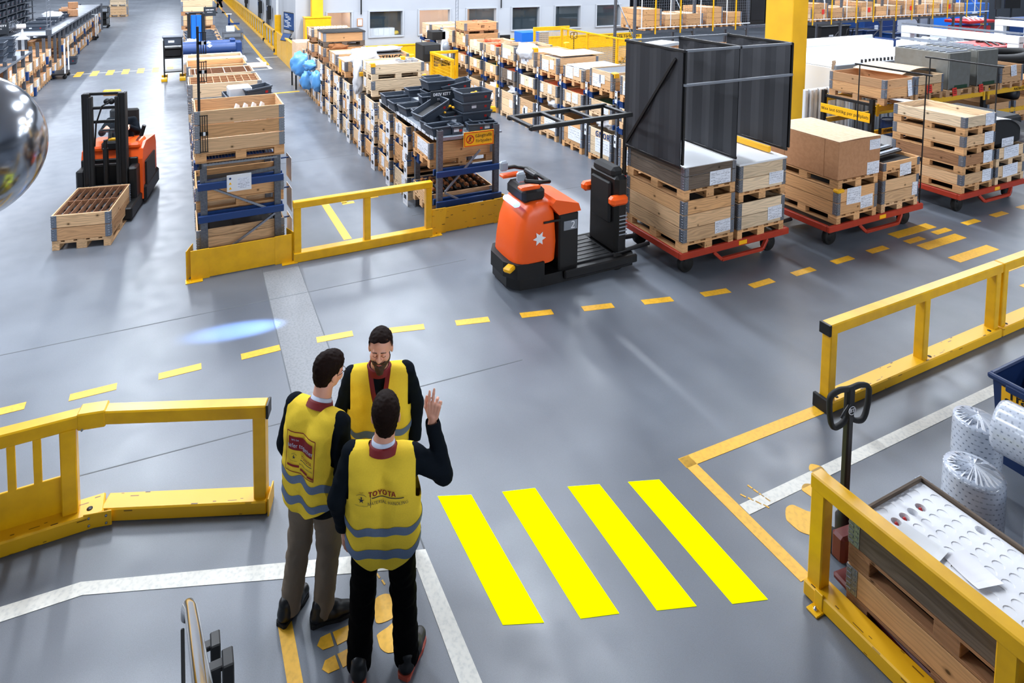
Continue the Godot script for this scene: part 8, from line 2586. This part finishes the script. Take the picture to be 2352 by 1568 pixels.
	if sp.get("beard", false):
		var bd := [ell(H.call(Vector3(0, -0.05, 0.028)), Vector3(0.073, 0.074, 0.069), hb), cap(H.call(Vector3(0, -0.1, 0.07)), H.call(Vector3(0, -0.135, 0.075)), 0.038, 0.028), cap(H.call(Vector3(-0.03, -0.052, 0.087)), H.call(Vector3(0.03, -0.052, 0.087)), 0.012)]
		var hinv := hb.inverse()
		var bg := clip(nets(bd, 0.0045, 0.014, 0.006, 50.0, 5), func(p: Vector3) -> float:
			var l := hinv * (p - hc)
			var z := -l.z
			var line := -0.046 + 0.055 * smoothstep(0.035, 0.06, absf(l.x))
			var v := minf(line - l.y, z + 0.005)
			var mouth := Vector2(l.x / 0.024, (l.y + 0.069) / 0.007).length() - 1.0
			return minf(v, mouth * 0.01 if z > 0.06 else v))
		put(o, "beard", net_mesh([bg]), M.beard)
	if fine and sp.get("front_face", false):
		var lp := new_st()
		add_tube(lp, [H.call(Vector3(-0.022, -0.067, 0.088)), H.call(Vector3(0, -0.07, 0.0965)), H.call(Vector3(0.022, -0.066, 0.088))], 0.006, 8)
		part(o, "lips", lp, M.lip)
		for s in [-1.0, 1.0]:
			var ld := new_st()
			add_lathe(ld, H.call(Vector3(s * 0.031, 0.0, 0.079)), [Vector2(0, -0.0135), Vector2(0.01, -0.01), Vector2(0.0145, 0), Vector2(0.01, 0.01), Vector2(0, 0.0135)], 14)
			var lid := part(o, "eyelid", ld, M.skin)
			var ls := new_st()
			add_tube(ls, [H.call(Vector3(s * 0.031 - 0.015, -0.004, 0.083)), H.call(Vector3(s * 0.031, -0.0085, 0.091)), H.call(Vector3(s * 0.031 + 0.015, -0.004, 0.083))], 0.0017, 6)
			part(lid, "lashes", ls, M.hair)
			var eb := new_st()
			add_tube(eb, [H.call(Vector3(s * 0.014, 0.026, 0.0925)), H.call(Vector3(s * 0.032, 0.029, 0.092)), H.call(Vector3(s * 0.05, 0.022, 0.081))], 0.0036, 7, true, 0.002)
			part(o, "eyebrow", eb, M.beard)
	if sp.get("glasses", false):
		var gl := new_st()
		for s in [-1.0, 1.0]:
			var ring := []
			for i in 17:
				var a := TAU * i / 16
				ring.append(H.call(Vector3(s * 0.034 + cos(a) * 0.025, -0.004 + sin(a) * 0.018, 0.102)))
			add_tube(gl, ring, 0.002, 6, false)
			add_tube(gl, [H.call(Vector3(s * 0.06, 0.004, 0.1)), H.call(Vector3(s * 0.084, 0.004, 0.04)), H.call(Vector3(s * 0.086, 0.0, -0.02))], 0.002, 6)
		add_tube(gl, [H.call(Vector3(-0.01, 0.0, 0.106)), H.call(Vector3(0.01, 0.0, 0.106))], 0.002, 6)
		part(o, "glasses", gl, M.black)
	# collars
	if sp.has("collar"):
		var nd: Vector3 = (H.call(Vector3(0, -0.06, -0.02)) - nb).normalized()
		var cb := rot_to(rt, nd)
		var cs := new_st()
		add_lathe(cs, nb - nd * 0.015, [Vector2(0.096, -0.02), Vector2(0.083, 0.012), Vector2(0.077, 0.026), Vector2(0.071, 0.022), Vector2(0.074, -0.01)], 28, cb)
		part(o, "collar", cs, M[sp.collar])
		if sp.get("shirt", true):
			cs = new_st()
			add_lathe(cs, nb, [Vector2(0.074, 0.0), Vector2(0.068, 0.03), Vector2(0.062, 0.032), Vector2(0.064, 0.0)], 28, cb)
			part(o, "shirt_collar", cs, M.collar_white)
	# high-visibility vest
	if sp.get("vest", false):
		var vb := torso.duplicate()
		for s in [-1.0, 1.0]:
			vb.append(cap(P.call(pv + Vector3(s * 0.085, 0, 0)), P.call(pv + Vector3(s * 0.085, -0.12, -0.01)), 0.128, 0.13))
			vb.append(cap(P.call(ch + Vector3(s * 0.1, 0.02, 0)), P.call(pv.lerp(ch, 0.3) + Vector3(s * 0.095, 0, 0)), 0.112, 0.125))
		var vg := nets(vb, 0.012, 0.03, 0.009, 5.0, 21, 0.017)
		var hemy: float = sp.vest_hem
		var open: bool = sp.get("vest_open", false)
		var loc := func(p: Vector3) -> Vector3:
			return Vector3(p.dot(rt), p.y, p.dot(fwd))
		var sl_: Vector3 = sp.sho_l
		var sr_: Vector3 = sp.sho_r
		if open:
			var lg := clip(push(vg, -0.003), func(p: Vector3) -> float:
				var l: Vector3 = loc.call(p)
				var e := absf(l.x - ch.x) - 0.012 - (l.y - 1.1) * 0.2
				return minf(minf(0.012 - e, e + 0.032), minf(minf(l.y - 1.27, l.z - ch.z), p.distance_to(nb + up * 0.035) - 0.08)))
			put(o, "lapel", net_mesh([lg]), M.collar_red)
		vg = clip(vg, func(p: Vector3) -> float:
			var l: Vector3 = loc.call(p)
			var v: float = l.y - hemy - 0.08 * clampf(absf(l.x - pv.x) - 0.06, 0.0, 0.2) / 0.15
			v = minf(v, p.distance_to(nb + up * 0.035 + fwd * 0.01) - 0.098)
			if l.y > 1.05:
				var wide := 0.012 + maxf(0.0, 1.2 - l.y) * 0.7
				v = minf(v, minf(l.x - sl_.x + wide, sr_.x + wide - l.x))
			if open and l.z > ch.z and l.y > 1.1:
				v = minf(v, absf(l.x - ch.x) - 0.012 - (l.y - 1.1) * 0.2)
			return v)
		var vest := put(o, "vest", net_mesh([vg]), M.vest)
		var inner := push(vg, -0.006)
		put(vest, "vest_lining", net_mesh([inner]), M.vest)
		for y in sp.bands:
			var bg := clip(clip(push(vg, 0.003), func(p: Vector3) -> float: return p.y + 0.012 * sin(p.x * 31.0 + p.z * 23.0) - y), func(p: Vector3) -> float: return y + 0.052 - p.y - 0.012 * sin(p.x * 31.0 + p.z * 23.0))
			put(vest, "reflective_band", net_mesh([bg]), M.reflective)
		var wrap := func(tm_pts: PackedVector3Array, ou: float, ov: float, lift: float) -> PackedVector3Array:
			var res := PackedVector3Array()
			for q in tm_pts:
				var p: Vector3 = P.call(Vector3(ou + q.x, ov + q.y, -0.4))
				for i in 14:
					var d := field_at(vb, p, 0.03) - 0.026 - lift
					p += fwd * d
					if absf(d) < 0.0008: break
				res.append(p)
			return res
		for q in sp.get("print", []):
			var sv := PackedVector3Array()
			if q[0] == "t":
				var tm := text_mesh(q[1], q[4], 0.0, q[6])
				var arr := tm.get_mesh_arrays()
				var ix: PackedInt32Array = arr[Mesh.ARRAY_INDEX]
				var vv: PackedVector3Array = wrap.call(arr[Mesh.ARRAY_VERTEX], q[2], q[3], q[7] if q.size() > 7 else 0.0)
				for i in ix: sv.append(vv[i])
			else:
				var poly: PackedVector2Array = q[1]
				if poly.size() >= 6 and poly[0].y == poly[1].y:
					var hn := poly.size() / 2
					for i in hn - 1:
						for e in [poly[i], poly[i + 1], poly[poly.size() - 2 - i], poly[i], poly[poly.size() - 2 - i], poly[poly.size() - 1 - i]]:
							sv.append(Vector3(e.x, e.y, 0))
					sv = wrap.call(sv, q[2], q[3], 0.0)
					poly = PackedVector2Array()
				var tix := Geometry2D.triangulate_polygon(poly)
				for i in tix: sv.append(Vector3(poly[i].x, poly[i].y, 0))
				if poly.size(): sv = wrap.call(sv, q[2], q[3], 0.0)
			var w := sv
			var st := new_st()
			for i in range(0, w.size(), 3):
				tri(st, w[i], w[i + 1], w[i + 2], -fwd)
			part(vest, "lettering" if q[0] == "t" else "printed_mark", st, M[q[5]])
	return o

func rect2(w: float, h: float, n := 8) -> PackedVector2Array:
	var r := PackedVector2Array()
	for i in n + 1: r.append(Vector2(-w / 2 + w * i / n, -h / 2))
	for i in n + 1: r.append(Vector2(w / 2 - w * i / n, h / 2))
	return r

func emblem_prints(ou: float, ov: float, s: float) -> Array:
	var star := PackedVector2Array()
	for i in 10:
		var a := PI / 2 + TAU * i / 10
		star.append(Vector2(cos(a), sin(a)) * s * (0.5 if i % 2 == 0 else 0.17))
	var dot := PackedVector2Array()
	for i in 10: dot.append(Vector2(cos(TAU * i / 10), sin(TAU * i / 10)) * s * 0.13)
	var arc := PackedVector2Array()
	for i in 9: arc.append(Vector2(cos(PI * (0.15 + 0.7 * i / 8.0)) * s * 0.85, sin(PI * (0.15 + 0.7 * i / 8.0)) * s * 0.6))
	for i in 9: arc.append(Vector2(cos(PI * (0.85 - 0.7 * i / 8.0)) * s * 0.85, sin(PI * (0.85 - 0.7 * i / 8.0)) * s * 0.6 - s * 0.07))
	var arc2 := PackedVector2Array()
	for p in arc: arc2.append(Vector2(p.x * 0.4, -p.y * 0.5))
	return [["p", star, ou, ov, 0, "print_dark", false], ["p", dot, ou, ov + s * 0.42, 0, "print_dark", false], ["p", arc, ou, ov + s * 0.35, 0, "print_dark", false], ["p", arc2, ou, ov + s * 1.45, 0, "print_red", false], ["t", "healthy workplaces", ou, ov - s * 0.85, s * 0.17, "print_dark", false]]

func relaxed(s: float, d := Vector3(0, -1, 0.12), n := Vector3(0, 0, 0)) -> Dictionary:
	return {"d": d, "n": n if n != Vector3.ZERO else Vector3(-s, 0, 0.2), "s": -1.0 if s > 0.0 else 1.0, "curl": [0.28, 0.34, 0.38, 0.42]}

func people() -> void:
	var V := func(a: float, b: float, c: float) -> Vector3: return Vector3(a, b, c)
	# pointing man, seen from behind
	var pr := emblem_prints(-0.118, 1.235, 0.04)
	pr.append(["t", "TOYOTA", 0.005, 1.27, 0.032, "print_red", true])
	pr.append(["p", rect2(0.19, 0.005, 12), 0.04, 1.245, 0, "print_dark", false])
	pr.append(["p", rect2(0.0025, 0.09, 2), -0.062, 1.235, 0, "print_dark", false])
	pr.append(["t", "MATERIAL HANDLING", 0.04, 1.212, 0.0185, "print_dark", false])
	person("man in a yellow vest and black trousers pointing with a raised arm, seen from behind", Vector3(1.09, 0, -3.5), Vector3(0.38, 0, -0.92).normalized(), {
		"head": V.call(0.012, 1.625, 0.035), "head_turn": 0.05, "head_tip": -0.1, "neck": V.call(0, 1.475, -0.005), "pelvis": V.call(0.0, 0.95, 0), "chest": V.call(0, 1.3, 0.0),
		"sho_l": V.call(-0.19, 1.405, 0), "sho_r": V.call(0.19, 1.39, 0), "elb_l": V.call(-0.28, 1.14, -0.03), "wri_l": V.call(-0.25, 0.92, 0.02), "elb_r": V.call(0.37, 1.24, 0.03), "wri_r": V.call(0.3, 1.575, 0.05),
		"knee_l": V.call(-0.13, 0.5, 0.03), "knee_r": V.call(0.125, 0.5, 0.01), "ank_l": V.call(-0.15, 0.09, -0.02), "ank_r": V.call(0.145, 0.09, 0.0),
		"heel_l": V.call(-0.135, 0, -0.12), "toe_l": V.call(-0.195, 0, 0.14), "heel_r": V.call(0.13, 0, -0.08), "toe_r": V.call(0.24, 0, 0.18),
		"hands": [relaxed(-1.0), {"d": V.call(0.12, 1.0, 0.12), "n": V.call(0.2, 0, 1.0), "s": 1.0, "curl": [0.04, 0.12, 0.95, 1.1]}],
		"trousers": "trousers_black", "cuff": 0.078, "sole": "shoe_orange", "hair": 1, "collar": "collar_red", "vest": true, "vest_hem": 0.79, "bands": [1.0, 0.865], "print": pr, "jacket_low": 0.04})
	# man with taupe trousers, three-quarter back
	var p1 := []
	p1.append(["p", rect2(0.2, 0.085, 10), 0.0, 1.29, 0, "print_red", false])
	p1.append(["t", "let's be", -0.05, 1.315, 0.012, "collar_white", false, 0.002])
	p1.append(["t", "safer together", 0.0, 1.277, 0.025, "collar_white", false, 0.002])
	p1.append_array(emblem_prints(-0.055, 1.2, 0.026))
	p1.append(["t", "TOYOTA", 0.045, 1.21, 0.02, "print_red", true])
	p1.append(["p", rect2(0.11, 0.004, 8), 0.045, 1.19, 0, "print_dark", false])
	p1.append(["t", "MATERIAL HANDLING", 0.045, 1.165, 0.0095, "print_dark", false])
	for q in [[0.005, 0.25, 0.118, 1.235], [0.005, 0.25, -0.118, 1.235], [0.236, 0.005, 0, 1.36], [0.236, 0.005, 0, 1.11], [0.09, 0.014, -0.06, 1.148], [0.07, 0.014, 0.03, 1.135], [0.05, 0.012, 0.09, 1.125]]:
		p1.append(["p", rect2(q[0], q[1], 8), q[2], q[3], 0, "print_red", false])
	var f1 := Vector3(0.8, 0, -0.6).normalized()
	person("man in a yellow vest and taupe trousers, back turned, listening with glasses on", Vector3(0.775, 0, -3.99), f1, {
		"head": V.call(0.0, 1.64, 0.13), "head_turn": -0.25, "head_tip": -0.16, "head_roll": -0.04, "neck": V.call(0.0, 1.475, 0.05), "pelvis": V.call(0.0, 0.95, -0.02), "chest": V.call(0, 1.31, 0.0),
		"sho_l": V.call(-0.19, 1.41, 0.015), "sho_r": V.call(0.19, 1.41, 0.015), "elb_l": V.call(-0.25, 1.14, -0.03), "wri_l": V.call(-0.22, 0.9, 0.05), "elb_r": V.call(0.25, 1.14, -0.03), "wri_r": V.call(0.2, 0.9, 0.08),
		"knee_l": V.call(-0.14, 0.5, -0.01), "knee_r": V.call(0.07, 0.5, 0.04), "ank_l": V.call(-0.15, 0.09, -0.1), "ank_r": V.call(0.06, 0.09, -0.01),
		"heel_l": V.call(-0.15, 0, -0.19), "toe_l": V.call(-0.165, 0, 0.08), "heel_r": V.call(0.02, 0, -0.08), "toe_r": V.call(0.2, 0, 0.13),
		"hands": [relaxed(-1.0), relaxed(1.0)], "trousers": "trousers_taupe", "hair": 1, "glasses": true, "front_face": true, "collar": "collar_red", "vest": true, "vest_hem": 0.84, "bands": [1.03, 0.9], "print": p1, "jacket_low": 0.06})
	# bearded man facing the camera
	var f2 := Vector3(-0.3, 0, 0.95).normalized()
	person("bearded man in an open-necked yellow vest facing the other two men", Vector3(1.29, 0, -4.24), f2, {
		"head": V.call(-0.01, 1.63, 0.055), "head_turn": -0.12, "head_tip": -0.12, "neck": V.call(0, 1.47, 0.01), "pelvis": V.call(0.0, 0.95, 0), "chest": V.call(0, 1.3, 0.0),
		"sho_l": V.call(-0.195, 1.4, 0), "sho_r": V.call(0.195, 1.39, 0), "elb_l": V.call(-0.27, 1.13, -0.03), "wri_l": V.call(-0.26, 0.9, 0.05), "elb_r": V.call(0.27, 1.13, -0.03), "wri_r": V.call(0.24, 0.9, 0.06),
		"knee_l": V.call(-0.13, 0.5, 0.03), "knee_r": V.call(0.13, 0.5, 0.03), "ank_l": V.call(-0.17, 0.09, 0.0), "ank_r": V.call(0.14, 0.09, 0.0),
		"heel_l": V.call(-0.17, 0, -0.08), "toe_l": V.call(-0.2, 0, 0.19), "heel_r": V.call(0.14, 0, -0.08), "toe_r": V.call(0.16, 0, 0.19),
		"hands": [relaxed(-1.0), relaxed(1.0)], "trousers": "trousers_black", "hair": 1, "hairline": 0.108, "beard": true, "front_face": true, "collar": "collar_red", "shirt": false, "vest": true, "vest_open": true, "vest_hem": 0.8, "bands": [1.01, 0.875], "jacket_low": 0.04})
	# driver in the reach truck
	var tb := ry(-0.17)
	person("driver in dark clothes seated behind the mast of the reach truck", Vector3(-1.2, 0, -12.12) + tb * Vector3(0.02, 0.03, -0.95), tb * Vector3(0, 0, 1), {
		"head": V.call(0, 1.62, 0.06), "neck": V.call(0, 1.42, 0.02), "pelvis": V.call(0, 1.02, 0.0), "chest": V.call(0, 1.28, 0.02), "face": false, "cell": 0.02,
		"sho_l": V.call(-0.2, 1.36, 0.02), "sho_r": V.call(0.2, 1.36, 0.02), "elb_l": V.call(-0.3, 1.18, 0.15), "wri_l": V.call(-0.2, 1.34, 0.4), "elb_r": V.call(0.3, 1.18, 0.16), "wri_r": V.call(0.13, 1.36, 0.48),
		"knee_l": V.call(-0.2, 0.98, 0.42), "knee_r": V.call(0.2, 0.98, 0.42), "ank_l": V.call(-0.2, 0.62, 0.5), "ank_r": V.call(0.2, 0.62, 0.5), "heel_l": V.call(-0.2, 0.52, 0.46), "toe_l": V.call(-0.2, 0.52, 0.62), "heel_r": V.call(0.2, 0.52, 0.46), "toe_r": V.call(0.2, 0.52, 0.62),
		"hands": [relaxed(-1.0, V.call(0.3, 0, 1), V.call(0, -1, 0)), relaxed(1.0, V.call(-0.3, 0, 1), V.call(0, -1, 0))], "trousers": "trousers_black", "hair": 1})
	# distant workers
	person("worker in a blue shirt reaching into the rear shelving wall", Vector3(-7.1, 0, -30.8), Vector3(-0.8, 0, -0.6).normalized(), {
		"head": V.call(0, 1.7, 0.02), "neck": V.call(0, 1.49, 0), "pelvis": V.call(0, 0.95, 0), "chest": V.call(0, 1.31, 0), "face": false, "cell": 0.024,
		"sho_l": V.call(-0.2, 1.41, 0), "sho_r": V.call(0.2, 1.41, 0), "elb_l": V.call(-0.35, 1.25, 0.1), "wri_l": V.call(-0.45, 1.15, 0.3), "elb_r": V.call(0.3, 1.18, 0.05), "wri_r": V.call(0.34, 1.05, 0.25),
		"knee_l": V.call(-0.12, 0.5, 0.02), "knee_r": V.call(0.12, 0.5, 0.02), "ank_l": V.call(-0.13, 0.09, 0), "ank_r": V.call(0.13, 0.09, 0), "heel_l": V.call(-0.13, 0, -0.08), "toe_l": V.call(-0.14, 0, 0.18), "heel_r": V.call(0.13, 0, -0.08), "toe_r": V.call(0.14, 0, 0.18),
		"hands": [relaxed(-1.0, V.call(-0.3, -0.2, 1)), relaxed(1.0)], "jacket": "shirt_blue", "trousers": "trousers_black", "hair": 1})
	person("worker in black shorts walking by the long slatted barrier far away", Vector3(2.9, 0, -53.0), Vector3(0.7, 0, 0.7), {
		"head": V.call(0, 1.7, 0.02), "neck": V.call(0, 1.49, 0), "pelvis": V.call(0, 0.95, 0), "chest": V.call(0, 1.31, 0), "face": false, "cell": 0.024,
		"sho_l": V.call(-0.2, 1.41, 0), "sho_r": V.call(0.2, 1.41, 0), "elb_l": V.call(-0.26, 1.14, 0.0), "wri_l": V.call(-0.24, 0.92, 0.1), "elb_r": V.call(0.26, 1.14, 0.0), "wri_r": V.call(0.24, 0.92, 0.1),
		"knee_l": V.call(-0.11, 0.5, 0.16), "knee_r": V.call(0.11, 0.5, -0.06), "ank_l": V.call(-0.11, 0.1, 0.26), "ank_r": V.call(0.11, 0.12, -0.28), "heel_l": V.call(-0.11, 0, 0.18), "toe_l": V.call(-0.11, 0, 0.45), "heel_r": V.call(0.11, 0, -0.36), "toe_r": V.call(0.11, 0, -0.09),
		"hands": [relaxed(-1.0), relaxed(1.0)], "trousers": "trousers_black", "shorts": true, "hair": 1})

func _ready() -> void:
	rng.seed = 2024
	make_materials()
	camera_and_light()
	shell()
	floor_marks()
	office()
	rack_a()
	rack_b()
	rack_c()
	rack_left()
	cage_rack()
	rack_right()
	machines()
	barriers()
	carts()
	tow_tractor()
	forklift()
	front_right()
	handrail()
	mirror_dome()
	aisle_carts()
	people()
